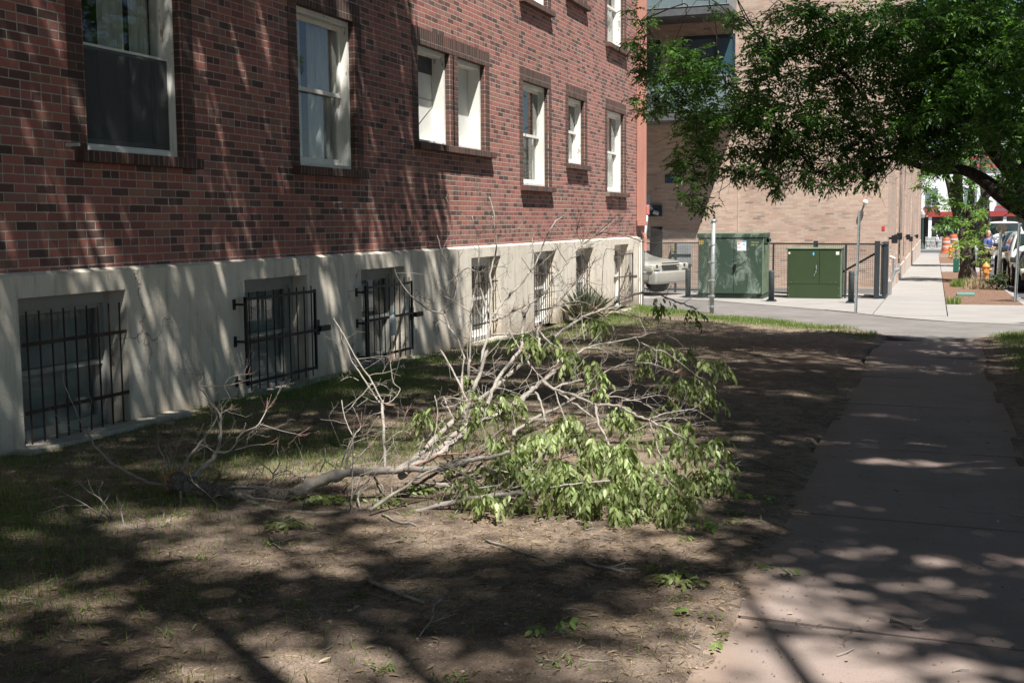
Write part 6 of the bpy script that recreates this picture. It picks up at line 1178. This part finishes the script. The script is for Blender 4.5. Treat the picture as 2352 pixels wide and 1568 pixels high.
for k in range(60):   # filler inside the leaf heap
    x = R.gauss(4.15, .36); y = R.gauss(6.65, .38); z = gz(y)+abs(R.gauss(0, .14))+.05; a = R.uniform(0, 2*pi)
    if x < 3.3 or y < 6.0: continue
    compound((x, y, z), (cos(a), sin(a), R.uniform(-.4, .3)), R.uniform(.1, .17), 3, .9, R.uniform(.045, .068), R.random()*.7, floor=1)
leaves('foliage', np.array(P_), np.array(D_), np.array(N_), np.array(L_), np.array(W_), M['leaf_fallen'], fb, True, np.array(T_)); ra.build('leaf_stalks', M['leaf_bright'], fb)
# loose sprigs on the ground
SPL = ['left one of two pale leaf sprigs in front of the thick trunk', 'right one of two pale leaf sprigs in front of the thick trunk',
  'leaf sprig just right of the trunk bend, behind the long low limb', 'middle one of three leaf sprigs near the trunk bend', 'upper leaf sprig of the three by the trunk bend', 'leaf sprig tucked under the long curved low limb', 'leaf sprig beside the lowest point of the long curved limb',
  'leaf sprig on the soil in the shade of the main forks', 'brightest small sprig below the forks of the branch', 'leaf sprig between the two lowest limbs', 'leafy sprig in the foreground soil, top of the group of three', 'widest of the three sprigs grouped on the foreground soil', 'lowest of the three sprigs grouped on the foreground soil',
  'single ash leaf on bare soil above the thick dark stick', 'tiny leaflet beside the single ash leaf above the thick dark stick', 'bright sprig on the soil close to the path edge', 'bright sprig lying half on the red path, nearest the camera', 'faded sprig on the shaded path edge beside a thin twig', 'dull sprig on shaded soil right of the leaf heap', 'small sprig on shaded ground at the far right of the leaf heap']
for i, (x, y, n) in enumerate(SPRIG):
    P_, D_, N_, L_, W_, T_ = [], [], [], [], [], []; ra = MB()
    big_ = n > 5
    for k in range(n):
        a = R.uniform(0, 2*pi); px, py = x+R.gauss(0, .025), y+R.gauss(0, .025)
        zz = float(lawn_h(np.array(px), np.array(py)))
        compound((px, py, max(zz, gz(py))+.03), (cos(a), sin(a), .1), R.uniform(.07, .12), 2, .25, R.uniform(.035, .06), R.uniform(.0, .6), floor=1)
    e = leaves('leaf_sprig', np.array(P_), np.array(D_), np.array(N_), np.array(L_), np.array(W_), M['leaf_bright'] if i > 12 else M['leaf_fallen'], None, True, np.array(T_))
    tag(e, SPL[i], 'leaves', 'loose leaf sprigs on the ground')
# sticks
STK = [((3.80, 4.66), (4.22, 4.40), .011, 'thick curved dark stick lying on the soil near the bottom of the picture'), ((4.24, 4.50), (4.36, 4.02), .006, 'thin pale stick crossing the thick dark stick'), ((4.05, 5.48), (4.52, 5.20), .007, 'kinked grey stick on the soil below the leaf heap'),
       ((4.62, 5.28), (4.90, 5.12), .009, 'short straight brown stick near the bright leaf sprigs'), ((6.05, 4.88), (6.18, 4.80), .009, 'short stick lying on the red path'), ((3.35, 5.75), (3.62, 5.60), .007, 'bent twig on bare soil in front of the long low limb'), ((5.0, 8.1), (5.45, 7.7), .006, 'forked dry twig at the shaded path edge'), ((3.0, 5.2), (3.15, 5.0), .006, 'small broken twig on the straw in the left foreground')]
for a, b, r, lb in STK:
    n = 7; mb = MB(); pts = []
    for k in range(n):
        u = k/(n-1); x = a[0]+(b[0]-a[0])*u+R.gauss(0, .012); y = a[1]+(b[1]-a[1])*u+R.gauss(0, .012); zz = max(float(lawn_h(np.array(x), np.array(y))), gz(y) if x > 5.4 else -9)
        pts.append((x, y, zz+r*.9+.004))
    mb.tube(pts, [r*.8*(1.1-.5*k/n)*(1.2 if k % 3 == 1 else 1) for k in range(n)], 7)
    q = Vector(pts[4]); mb.tube([q, q+Vector((.05, .05, .012)), q+Vector((.07, .12, .01))], [r*.5, r*.4, r*.2], 5)
    o = mb.build('stick', M['bark'], None, True); tag(o, lb, 'stick')
# ================================================================ YUCCA
n = 420; a = NR.random(n)*2*pi; ph = NR.random(n)**.7*1.25; D = np.c_[np.cos(a)*np.sin(ph), np.sin(a)*np.sin(ph), np.cos(ph)]
P0 = np.c_[.42+NR.normal(0, .05, n), 19.9+NR.normal(0, .07, n), np.full(n, gz(19.9)+.12)]
yc = leaves('yucca', P0, D, np.cross(D, NR.normal(size=(n, 3))), .42+.24*NR.random(n), .016, M['yucca'], None, False, np.clip(ph/1.2+NR.normal(0, .1, n), 0, 1)); tag(yc, 'spiky yucca plant at the foot of the cream foundation', 'plant')
# ================================================================ TREES
def sprigs(E_, dens, ll, dz=.55, n_leaf=7, yr=None, out=None):
    """compound leaves filling soft ellipsoids; E_: (x, y, z, rx, rz)"""
    P, D, N, L, W = [], [], [], [], []
    for (x, y, z, rx, rz) in E_:
        ry = yr or max(.5, (rx+rz)*.6); cnt = int(dens*rx*rz)+3
        k = max(3, cnt//9)    # clumps
        u = NR.normal(size=(k, 3)); u = u/np.linalg.norm(u, axis=1)[:, None]*(NR.random(k)[:, None]**.38)
        cc = np.array([x, y, z])+u*np.array([rx, ry, rz])
        for c in cc:
            m_ = 9; dirs = norm(NR.normal(size=(m_, 3))*[1, 1, .7]+[0, 0, -.15]); s = c+dirs*.05*NR.random((m_, 1))
            for q, d in zip(s, dirs):
                side = np.cross(d, [0, 0, 1.]); side = side/max(np.linalg.norm(side), 1e-6); rl = ll*2.3
                for j in range(n_leaf):
                    t_ = (j//2+.6)/((n_leaf+1)/2); sg = 0 if j == n_leaf-1 else (1 if j % 2 else -1)
                    P.append(q+d*rl*t_+[0, 0, -.02*t_]); D.append(d*.6+side*sg*.75+[0, 0, -.30]+NR.normal(0, .15, 3)); N.append(NR.normal(0, .45, 3)+[0, 0, 1])
                    L.append(ll*(.75+.5*NR.random())); W.append(ll*.42)
    return [np.array(v) for v in (P, D, N, L, W)]
def crown(name, E_, dens, ll, mat, parent, **k):
    P, D, N, L, W = sprigs(E_, dens, ll, **k); return leaves(name, P, D, N, L, W, mat, parent, False)
# the tree that overhangs the path: trunk just outside the right edge
ot = empty('shade_tree', (8.15, 13.6, gz(13.6))); tag(ot, 'leafy ash tree with low boughs hanging over the path in front of the tan building', 'tree')
CROWN = [c for c in CROWN if c[0] < 9]
P, D, N, L, W = sprigs(CROWN+[(6.9, 14.6, 2.9, .5, .35), (7.3, 14.0, 2.5, .35, .35), (6.4, 14.8, 3.1, .5, .3), (7.2, 14.2, 3.4, .5, .4), (6.0, 15.2, 2.9, .5, .3)]+[(x+.3, y+1.6, z+.35, rx*1.15, rz*1.15) for x, y, z, rx, rz in CROWN if x > 5.6 and z > 3.1], 2050, .068, yr=.8)
leaves('crown', P, D, N, L, W, M['leaf'], ot, False)
P, D, N, L, W = sprigs([(7.8, 12.2, 3.6, .8, .7), (8.6, 13, 5.0, 1.6, 1.2), (8.9, 15, 3.8, 1.3, 1.), (7.2, 15.6, 5.4, 1.4, .9), (5.2, 15.4, 5.6, 1.3, .7)], 420, .085)
leaves('upper_crown', P, D, N, L, W, M['leaf'], ot, False)
mb = MB(); tp = [(8.2, 13.6, -.4), (8.15, 13.6, .6), (8.1, 13.7, 1.4), (8.2, 13.8, 2.4), (8.4, 13.8, 4.2), (8.5, 13.6, 6.4), (8.3, 13.4, 9)]
mb.tube(smooth_path(tp), [.34, .30, .27, .26, .26, .25, .24, .24, .23, .22, .22, .21, .20, .2, .19, .18, .17, .16, .15, .14, .13, .12, .10, .09, .08], 14)
for i, l in enumerate(CLIMB):
    pp = smooth_path([Vector(l[0]).lerp(Vector((8.15, 13.7, 1.3 if i < 2 else 3)), .9 if i < 2 else 0)]+[Vector(q) for q in l], 5); k = len(pp)
    mb.tube(pp, [(.15 if i < 2 else .07)*(1-.85*j/k)+.008 for j in range(k)], 9)
mb.build('trunk', M['bark_tree'], ot, True)
mb = MB(); jn_ = [Vector(c[:3]) for c in CROWN]
for l in CTW:
    a0 = min(jn_, key=lambda v: (v-Vector(l[0])).length); l = [tuple(a0)]+list(l)
    pp = smooth_path([Vector(q)+Vector((R.gauss(0, .01), R.gauss(0, .05), R.gauss(0, .01))) for q in l], 3); k = len(pp)
    mb.tube(pp, [(.009 if len(l) > 4 else .005)*(1-.7*j/k) for j in range(k)], 4)
    for j in range(2, k, 3):
        d = Vector((R.gauss(0, 1), R.gauss(0, .6), R.gauss(-.4, .7))).normalized(); mb.tube([pp[j], pp[j]+d*R.uniform(.08, .3)], [.0025, .001], 3)
conn = [(Vector(q), .03) for l in CLIMB for q in smooth_path([Vector(v) for v in l], 4)]
todo = [(Vector(c[:3]), c) for c in CROWN]
while todo:     # grow each bough from the nearest one already joined to the tree
    best = min(((v-q).length, i, j) for i, (v, c) in enumerate(todo) for j, (q, r) in enumerate(conn)); v, c = todo.pop(best[1]); q, rq = conn[best[2]]
    md = q.lerp(v, .5)+Vector((R.gauss(0, .07), R.gauss(0, .12), R.gauss(.05, .07))); pp = smooth_path([q, md, v], 5); r = max(.007, rq*.80)
    mb.tube(pp, [rq*.9+(r-rq*.9)*j/len(pp) for j in range(len(pp))], 5); conn += [(pp[5], r), (v, r)]
    x, y, z, rx, rz = c
    for k in range(9):
        j = R.randint(3, len(pp)-1); d = Vector((R.uniform(-rx, rx), R.uniform(-.5, .5), R.uniform(-rz, rz)*.9-.08)); e_ = pp[j]+d; m2 = pp[j]+d*.5+Vector((R.gauss(0, .04), R.gauss(0, .04), .04+R.gauss(0, .03)))
        p2_ = smooth_path([pp[j], m2, e_], 3); mb.tube(p2_, [.0055*(1-.75*i/len(p2_)) for i in range(len(p2_))], 4)
        for _ in range(3):
            i = R.randint(2, len(p2_)-1); d = Vector((R.gauss(0, 1), R.gauss(0, 1), R.gauss(-.3, .8))).normalized(); mb.tube([p2_[i], p2_[i]+d*R.uniform(.08, .25)], [.0026, .001], 3)
mb.build('twigs', M['bark_tree'], ot)
# street tree by the hydrant
s2 = empty('street_tree', (7.3, 44, gz(44))); tag(s2, 'thick forked street tree in the mulch bed with pale new shoots low on its trunk', 'tree')
mb = MB()
for i, l in enumerate(STL):
    pp = smooth_path(l, 4); k = len(pp)
    if i == 0: rr = [(.40 if j < 1 else .31 if j < 3 else .26)*(1-.6*max(0, j-4)/k) for j in range(k)]
    else: rr = [.19*(1-.65*j/k) for j in range(k)]
    mb.tube(pp, rr, 12)
mb.build('trunk', M['bark_tree'], s2, True)
P, D, N, L, W = sprigs(STC, 110, .13); leaves('crown', P, D, N, L, W, M['leaf'], s2, False)
P, D, N, L, W = sprigs([(7.3, 44.5, 6.5, 3.2, 1.3), (8.6, 43.5, 4.5, 1.6, 1.2), (6.2, 44.2, 5.2, 1.6, 1.2)], 24, .22); leaves('upper_crown', P, D, N, L, W, M['leaf'], s2, False)
P, D, N, L, W = sprigs(STY, 420, .075, yr=.35); leaves('young_shoots', P, D, N, L, W, M['leaf_bright'], s2, False)
def bgtree(name, x, y, h, r, label, dens=9, ll=.3):
    e = empty(name, (x, y, gz(y))); tag(e, label, 'tree'); z0 = gz(y)
    mb = MB(); pp = smooth_path([(x, y, z0-.2), (x+.1, y, z0+h*.3), (x-.1, y+.1, z0+h*.55), (x, y, z0+h*.8)], 4); mb.tube(pp, [.28*(1-.7*j/len(pp)) for j in range(len(pp))], 10)
    E_ = []
    for k in range(12):
        a = R.uniform(0, 2*pi); q = R.random()**.5*r*.7; zz = z0+h*R.uniform(.45, .95); E_.append((x+q*cos(a), y+q*sin(a), zz, r*.42, h*.12)); mb.tube([pp[9], pp[9].lerp(Vector(E_[-1][:3]), .5)+Vector((0, 0, .3)), E_[-1][:3]], [.10, .06, .02], 5)
    mb.build('trunk', M['bark_tree'], e, True)
    P, D, N, L, W = sprigs(E_, dens*10/r, ll); leaves('crown', P, D, N, L, W, M['leaf'], e, False); return e
bgtree('street_tree', 12.6, 27.5, 10.5, 3.4, 'leafy street tree at the right edge above the bare steel post', 16, .16)
bgtree('sky_blocker_tree', 15.5, 9, 12, 5, 'broad unseen park tree added right of the path to block skylight', 22, .3)  # these unseen trees are added on the park side to block skylight
bgtree('sky_blocker_tree', 16, 20, 12, 5, 'broad unseen park tree added beyond the first one to block skylight', 22, .3)
bgtree('sky_blocker_tree', 14.5, -3, 12, 5, 'broad unseen park tree added behind and right of the viewpoint to block skylight', 22, .3)
bgtree('sky_blocker_tree', 22, 3, 13, 6, 'far unseen park tree added well right of the viewpoint to block skylight', 18, .35)
bgtree('sky_blocker_tree', 21, 15, 13, 6, 'far unseen park tree added behind the nearer park trees to block skylight', 18, .35)
bgtree('street_tree', 8.4, 64, 9, 2.6, 'street tree further along the mulch strip behind the thick trunk', 9, .28)
bgtree('street_tree', 13.5, 80, 10, 4, 'tree on the far side of the parked vehicles', 9, .3)
# ---- canopy of the lawn trees overhead; its gaps are the patches of sun on the lawn and wall
BR_ = [(2.1, 5.2, .50, .28, .8), (3.2, 4.95, .55, .28, .8), (2.75, 3.9, .35, .35, .8), (4.0, 3.6, .60, .30, .9), (4.25, 5.68, 1.05, .36, .95), (3.2, 6.0, .7, .25, .75), (5.6, 4.98, .50, .26, 1), (5.75, 4.25, .75, .36, 1), (5.2, 4.7, .3, .3, .6), (4.9, 3.9, .5, .2, .6),
    (2.75, 6.75, .75, .35, .9), (2.1, 6.9, .3, .2, .6), (3.55, 6.9, 1.0, .55, .95), (4.2, 7.6, .75, .8, .92), (3.2, 8.0, 1.0, .8, .85), (4.6, 6.5, .5, .5, .9), (2.6, 7.2, .7, .35, .75), (3.7, 9.2, .8, .7, .8), (2.7, 9.6, .7, .8, .75), (1.9, 8.6, .6, .35, .7), (1.3, 10.3, .6, .25, .6), (.9, 8.0, .5, .15, .6), (1.6, 6.6, .4, .15, .5), (1.5, 11.6, .7, .3, .7), (1.0, 13.2, .6, .3, .7), (3.2, 11.5, 1., .35, .6), (2.6, 13, .8, .25, .6), (1.3, 15.4, .8, .5, .8), (.9, 17.5, .6, 1., .85), (.8, 20.5, .7, 1.6, .95), (2.2, 17.5, .6, .15, .5), (3.8, 12.6, .5, .12, .6), (4.6, 13.4, .5, .12, .6), (5.1, 11.6, .35, .25, .8),
    (5.9, 12.4, .5, .10, .6), (5.7, 10.6, .5, .12, .6), (5.75, 9.3, .6, .13, .7), (6.15, 8.4, .55, .11, .9), (5.9, 7.0, .4, .09, .4), (6.3, 5.95, .6, .14, .7), (5.5, 6.3, .4, .1, .6), (6.1, 5.45, .3, .1, .5), (6.2, 14.2, .5, .1, .5), (6.0, 16.4, .6, .1, .6), (4.95, 9.0, .25, .12, .7), (4.6, 10.0, .5, .1, .4), (7.2, 10.4, .3, .3, .6), (7.4, 12.5, .3, .3, .6),
    (-.2, 6.9, .22, .13, .9), (-.2, 7.45, .3, .10, .7), (-.25, 8.55, .45, .12, .9), (-.15, 8.95, .2, .14, .8), (-.3, 9.5, .3, .07, .6), (-.3, 10.2, .5, .05, .5), (-.22, 11.75, .45, .13, .95), (-.15, 12.2, .25, .09, .6), (-.25, 13.4, .5, .14, .9), (-.1, 13.9, .4, .10, .8), (-.4, 7.9, .12, .3, .6), (-.42, 9.2, .1, .5, .6), (-.45, 11, .08, .5, .5), (-.4, 12.8, .12, .5, .6), (-.25, 14.5, .6, .25, 1)]
for k in range(24):
    BR_.append((-R.uniform(.5, 2.4), R.uniform(5.8, 14.2), R.uniform(.10, .30), R.uniform(.035, .08), R.uniform(.45, .9)))
BR_ = np.array(BR_)
def shade_density(x, y):
    d = np.full(x.shape, 1.)
    wx = x+.16*vnoise(x*3.1, y*3.1, 2); wy = y+.12*vnoise(x*3.3, y*3.3, 8)
    for cx, cy, rx, ry, s in BR_:
        if cx > 0: rx, ry, s = rx*1.18, ry*(1.38 if cy < 6.3 else 1.22), min(1, s*1.12)
        q = ((wx-cx)/rx)**2+((wy-cy)/ry)**2; d = d*(1-s*np.exp(-np.clip(q, 0, 40)**1.5*.75))
    d = d*(1-np.clip((x+.05*vnoise(x, y)-.0 < .25)*(y+.25*vnoise(x*2, y*1.3, 4)+.45*vnoise(x*.5, y*3.1, 23)-14.5)/.9*((x < .25)*1.), 0, 1))   # sunlit far part of the wall
    d = d*(1-np.clip((y-18.9-.25*vnoise(x*1.5, y*0, 1)-np.clip(4-x, 0, 4)*.95)/.5, 0, 1))   # nothing beyond the lawn end
    d = d*np.where((x > 1.6) & (y > 14.2), .35, 1)
    d = d*np.where(x > 4.9, np.clip(1.+.14*np.minimum(0, vnoise(x*.9+y*.4, y*4.6, 27)), .3, 1), 1)
    d = d*np.where(x < .12, np.clip(.76+.62*vnoise(x*.7, y*3.4, 17), .14, 1), 1)
    d = d*(.90+.10*np.clip(vnoise(x*2.3, y*4.5, 6)*2+.6, 0, 1))
    return d
shade = [(9.6, 6.5), (4.5, -7.0), (9.4, -1.5)]
nn = 235000
x = NR.uniform(-3.6, 9.0, nn); y = NR.uniform(1.2, 23, nn)
keep = NR.random(nn) < shade_density(x, y); x, y = x[keep], y[keep]
xe = NR.uniform(5.0, 7.4, 18000); ye = NR.uniform(5.6, 14, 18000); ke = NR.random(18000) < shade_density(xe, ye)**2; x, y = np.r_[x, xe[ke]], np.r_[y, ye[ke]]
# branches hold the leaves at different heights; low over the wall, high over the lawn
h = 10.5+4.5*np.clip(.5+.5*vnoise(x*.9, y*.9, 9), 0, 1)+NR.normal(0, .35, len(x))
h = np.where(x < .3, np.clip(h-3.5, 6.2, 10.5)-x*.6, h); h = np.maximum(h, 6.1)
S = np.array(SUN/SUN.z); P = np.c_[x, y, 0*x]+h[:, None]*S
P += NR.normal(0, .012, P.shape)
ok = (P[:, 0] > .25)
P = P[ok]; n = len(P)
# extra unseen canopy, added to shade the lawn out of view and cut bounce
m2 = 42000; x2 = NR.uniform(-6, 24, m2); y2 = NR.uniform(-16, 22, m2); k2 = ((x2 > 8.6) | (y2 < 1.6)) & (NR.random(m2) < np.clip(.75+.5*vnoise(x2*.8, y2*.8, 3), .3, 1)) & ((x2 < 13) | (y2 < 18))
P2 = np.c_[x2, y2, 0*x2][k2]; P2 += (9.5+3*NR.random(len(P2)))[:, None]*S; P2 = P2[P2[:, 0] > .4]
big_leaf = np.r_[np.zeros(n), np.ones(len(P2))]; P = np.r_[P, P2]; n = len(P)
own = np.array([min(range(3), key=lambda i: (px-shade[i][0])**2+(py-shade[i][1])**2) for px, py in P[:, :2]])
SL2 = ['tall ash tree right of the view, its crown shading the wall and path', 'tall ash tree behind the viewpoint, shading the foreground lawn', 'ash tree at the lawn edge right of the viewpoint']
for i, (tx, ty) in enumerate(shade):
    e = empty('shade_tree', (tx, ty, gz(ty))); tag(e, SL2[i], 'tree')
    q = P[own == i]; D = norm(NR.normal(size=q.shape)*[1, 1, .5]); N = NR.normal(0, .35, q.shape)+np.array(SUN)*1.0
    bl = big_leaf[own == i]; leaves('crown', q, D, N, (.15+.07*NR.random(len(q)))*(1+1.3*bl), (.075*(1+1.3*bl)), M['leaf_high'], e, False)
    mb = MB(); z0 = gz(ty); tp = smooth_path([(tx, ty, z0-.2), (tx+.1, ty, z0+1.5), (tx-.1, ty+.1, z0+3.5), (tx-.3, ty+.2, z0+5.5)], 4); mb.tube(tp, [.36-.012*j for j in range(len(tp))], 14)
    top = tp[-1]; pick = q[NR.integers(0, len(q), 26)] if len(q) else []
    for v in pick:
        v = Vector(v); md = top.lerp(v, .5)+Vector((0, 0, .5)); pp = smooth_path([top, md, v], 6); mb.tube(pp, [.09*(1-.92*j/len(pp)) for j in range(len(pp))], 6)
    mb.build('trunk', M['bark_tree'], e, True)
# ================================================================ GRASS, STRAW, WEEDS
def scatter(n, x0, x1, y0, y1, fn):
    x = NR.uniform(x0, x1, n); y = y0+(y1-y0)*NR.random(n)**1.0; k = NR.random(n) < fn(x, y); return x[k], y[k]
def gfn(x, y):
    base_ = np.clip(vnoise(x*1.2, y*1.2, 12)*.9+.10, 0, 1)**1.3*.55+.02
    wall_ = np.exp(-np.clip(x-.15, 0, 9)/.9)*np.clip(.5+vnoise(x*1.6, y*1.6, 21), .15, 1)*1.1
    end_ = np.exp(-((y-lawn_edge(x)+.6)/.7)**2)*np.clip(.7+vnoise(x*2, y*2, 31), .1, 1)
    left_ = np.clip((2.9-x)/1.6, 0, 1)*np.clip((6.2-y)/2, 0, 1)*.6
    d = base_*np.clip((4.2-x)/1.5, .10, 1)*np.clip((9-y)/3+.4, .12, 1)+wall_+end_+left_
    right_ = np.clip((x-6.95)/.3, 0, 1)*(.35+.5*np.exp(-((y-19.2)/.7)**2))
    d = np.where(x > 6.85, right_, d)
    return np.where(((x > 5.35) & (x < 6.88)) | (y > lawn_edge(x)+.03) | (x < .02), 0, d)
xa, ya = scatter(300000, .02, 5.4, 2.6, 12, gfn); xb, yb = scatter(330000, .02, 9, 12, 25.8, gfn)
gx = np.r_[xa, xb]; gy = np.r_[ya, yb]; gp = np.c_[gx, gy, lawn_h(gx, gy)-.004]
hgt = (.022+.035*NR.random(len(gx)))*np.where(gy < 12, 1, 1.1)*(1+.35*(np.abs(gy-lawn_edge(gx)) < 1.2))
o = grid_blades('grass', gp, hgt, np.where(gy < 12, .0035, .0055), M['grass'], None, .9, np.clip(NR.normal(.38, .28, len(gx)), 0, 1)); o['kind'] = 'stuff'
print('grass', len(gx), 'canopy', n)
def sfn(x, y): return np.where((x > 5.55) | (y > lawn_edge(x)), 0, np.clip(vnoise(x*1.5, y*1.5, 44)+.35, .04, 1)*np.clip((9.5-y)/3, .12, 1))
sx_, sy_ = scatter(60000, .3, 5.7, 2.6, 14, sfn); nS = len(sx_); a = NR.random(nS)*pi*2
D = np.c_[np.cos(a), np.sin(a), NR.normal(.02, .10, nS)]
o = leaves('straw_litter', np.c_[sx_, sy_, lawn_h(sx_, sy_)+.006], D, np.tile([0, 0, 1.], (nS, 1))+NR.normal(0, .3, (nS, 3)), .02+.05*NR.random(nS)**2, .0028, M['straw'], None, False); o['kind'] = 'stuff'
# crumbs, tiny dead leaves
def cfn(x, y): return np.where(y > lawn_edge(x), 0, np.where((x > 5.7) & (x < 6.8), .22, 1.))*np.clip((10-y)/5, .15, 1)
cx_, cy_ = scatter(16000, .3, 7.4, 2.6, 14, cfn); nC = len(cx_)
zz = np.where((cx_ > 5.42) & (cx_ < 6.82), gz(cy_)+.004, lawn_h(cx_, cy_)+.004)
o = leaves('leaf_crumbs', np.c_[cx_, cy_, zz], np.c_[NR.normal(size=(nC, 2)), NR.normal(0, .15, nC)], np.tile([0, 0, 1.], (nC, 1))+NR.normal(0, .3, (nC, 3)), .008+.016*NR.random(nC)**2, .008, flat('dead leaf crumbs', (.14, .095, .055), .9, var=.7, scale=40), None, False); o['kind'] = 'stuff'
# small weeds as clumps
def tuft(x, y, r, n, hh, mat, name, label, cat, group=None):
    a = NR.random(n)*2*pi; q = NR.random(n)**.6*r; px, py = x+q*np.cos(a), y+q*np.sin(a)
    o = grid_blades(name, np.c_[px, py, np.full(n, gz(y)+.0)], hh*(.5+.6*NR.random(n)), .012 if hh < .3 else .02, mat, None, .8, NR.random(n)); tag(o, label, cat, group)
tuft(6.62, 28.95, .16, 260, .20, M['grass'], 'grass_tuft', 'bright grass tuft at the corner where the mulch meets the pale sidewalk', 'grass tuft')
tuft(7.05, 39.2, .42, 700, .28, M['grass'], 'grass_clump', 'rounded green grass clump in front of the thick trunk', 'plant')
tuft(7.95, 41.5, .25, 300, .22, M['grass'], 'grass_clump', 'low green grass clump beside the orange hydrant', 'plant')
tuft(7.35, 37.6, .35, 220, .40, M['straw'], 'dry_stalks', 'dry pale stalks in the mulch in front of the hydrant', 'plant')
E_ = [(7.95, 37.3, gz(37)+.28, .36, .24)]; P, D, N, L, W = sprigs(E_, 2600, .07, yr=.35)
o = leaves('shrub', P, D, N, L, W, leafmat('dark shrub leaf', (.03, .045, .02), (.05, .07, .03), (.09, .09, .05), (.4, .5, .3)), None, False); tag(o, 'small dark shrub at the kerb beside the parked black car', 'shrub')

# fine twig litter, dead leaves and pebbles: nobody could count them
mb = MB()
for k in range(420):
    x = R.uniform(.5, 7.0); y = 2.8+9*R.random()**1.4
    z = gz(y) if 5.45 < x < 6.8 else float(lawn_h(np.array(x), np.array(y)))
    if 5.6 < x < 6.7 and R.random() < .75: continue
    a = R.uniform(0, pi); L = R.uniform(.03, .12); d = Vector((cos(a), sin(a), 0)); q = Vector((x, y, z+.006)); s_ = Vector((-d.y, d.x, 0))*R.uniform(-.2, .2)*L
    mb.tube([q, q+d*L*.5+s_+Vector((0, 0, .004)), q+d*L], [.0022, .0026, .0014], 4)
o = mb.build('twig_litter', M['bark']); o['kind'] = 'stuff'
n = 1500; x = NR.uniform(.4, 7.2, n); y = 2.7+9*NR.random(n)**1.3; zz = np.where((x > 5.45) & (x < 6.8), gz(y)+.006, lawn_h(x, y)+.006); k = (x < 5.5) | (NR.random(n) < .25); x, y, zz = x[k], y[k], zz[k]; n = len(x)
o = leaves('dead_leaves', np.c_[x, y, zz], np.c_[NR.normal(size=(n, 2)), np.abs(NR.normal(0, .25, n))], np.tile([0, 0, 1.], (n, 1))+NR.normal(0, .5, (n, 3)), .02+.035*NR.random(n)**1.5, .016, M['straw'], None, True, NR.random(n)*.5); o['kind'] = 'stuff'
mb = MB()
for k in range(260):
    x = R.uniform(.8, 5.9); y = 2.8+7*R.random()**1.3; bm = bmesh.new(); bmesh.ops.create_icosphere(bm, subdivisions=1, radius=R.uniform(.004, .011))
    mb.bm(bm, Matrix.Translation((x, y, max(float(lawn_h(np.array(x), np.array(y))), gz(y) if x > 5.5 else -9)+.002)) @ Matrix.Diagonal((1, R.uniform(.6, 1.2), .6, 1)))
o = mb.build('pebbles', flat('pebble', (.30, .25, .21), .9, var=.5, scale=30)); o['kind'] = 'stuff'
# low weeds
wx, wy = [], []
for k in range(70):
    x = R.uniform(1.0, 5.3); y = 2.9+6.5*R.random()**1.3
    for j in range(R.randint(6, 22)): wx.append(x+R.gauss(0, .035)); wy.append(y+R.gauss(0, .03))
wx, wy = np.array(wx), np.array(wy); nW = len(wx); a = NR.random(nW)*2*pi
o = leaves('low_weeds', np.c_[wx, wy, lawn_h(wx, wy)+.003], np.c_[np.cos(a), np.sin(a), .4+.7*NR.random(nW)], np.tile([0, 0, 1.], (nW, 1)), .02+.03*NR.random(nW), .010, M['grass'], None, True, NR.random(nW)*.7); o['kind'] = 'stuff'
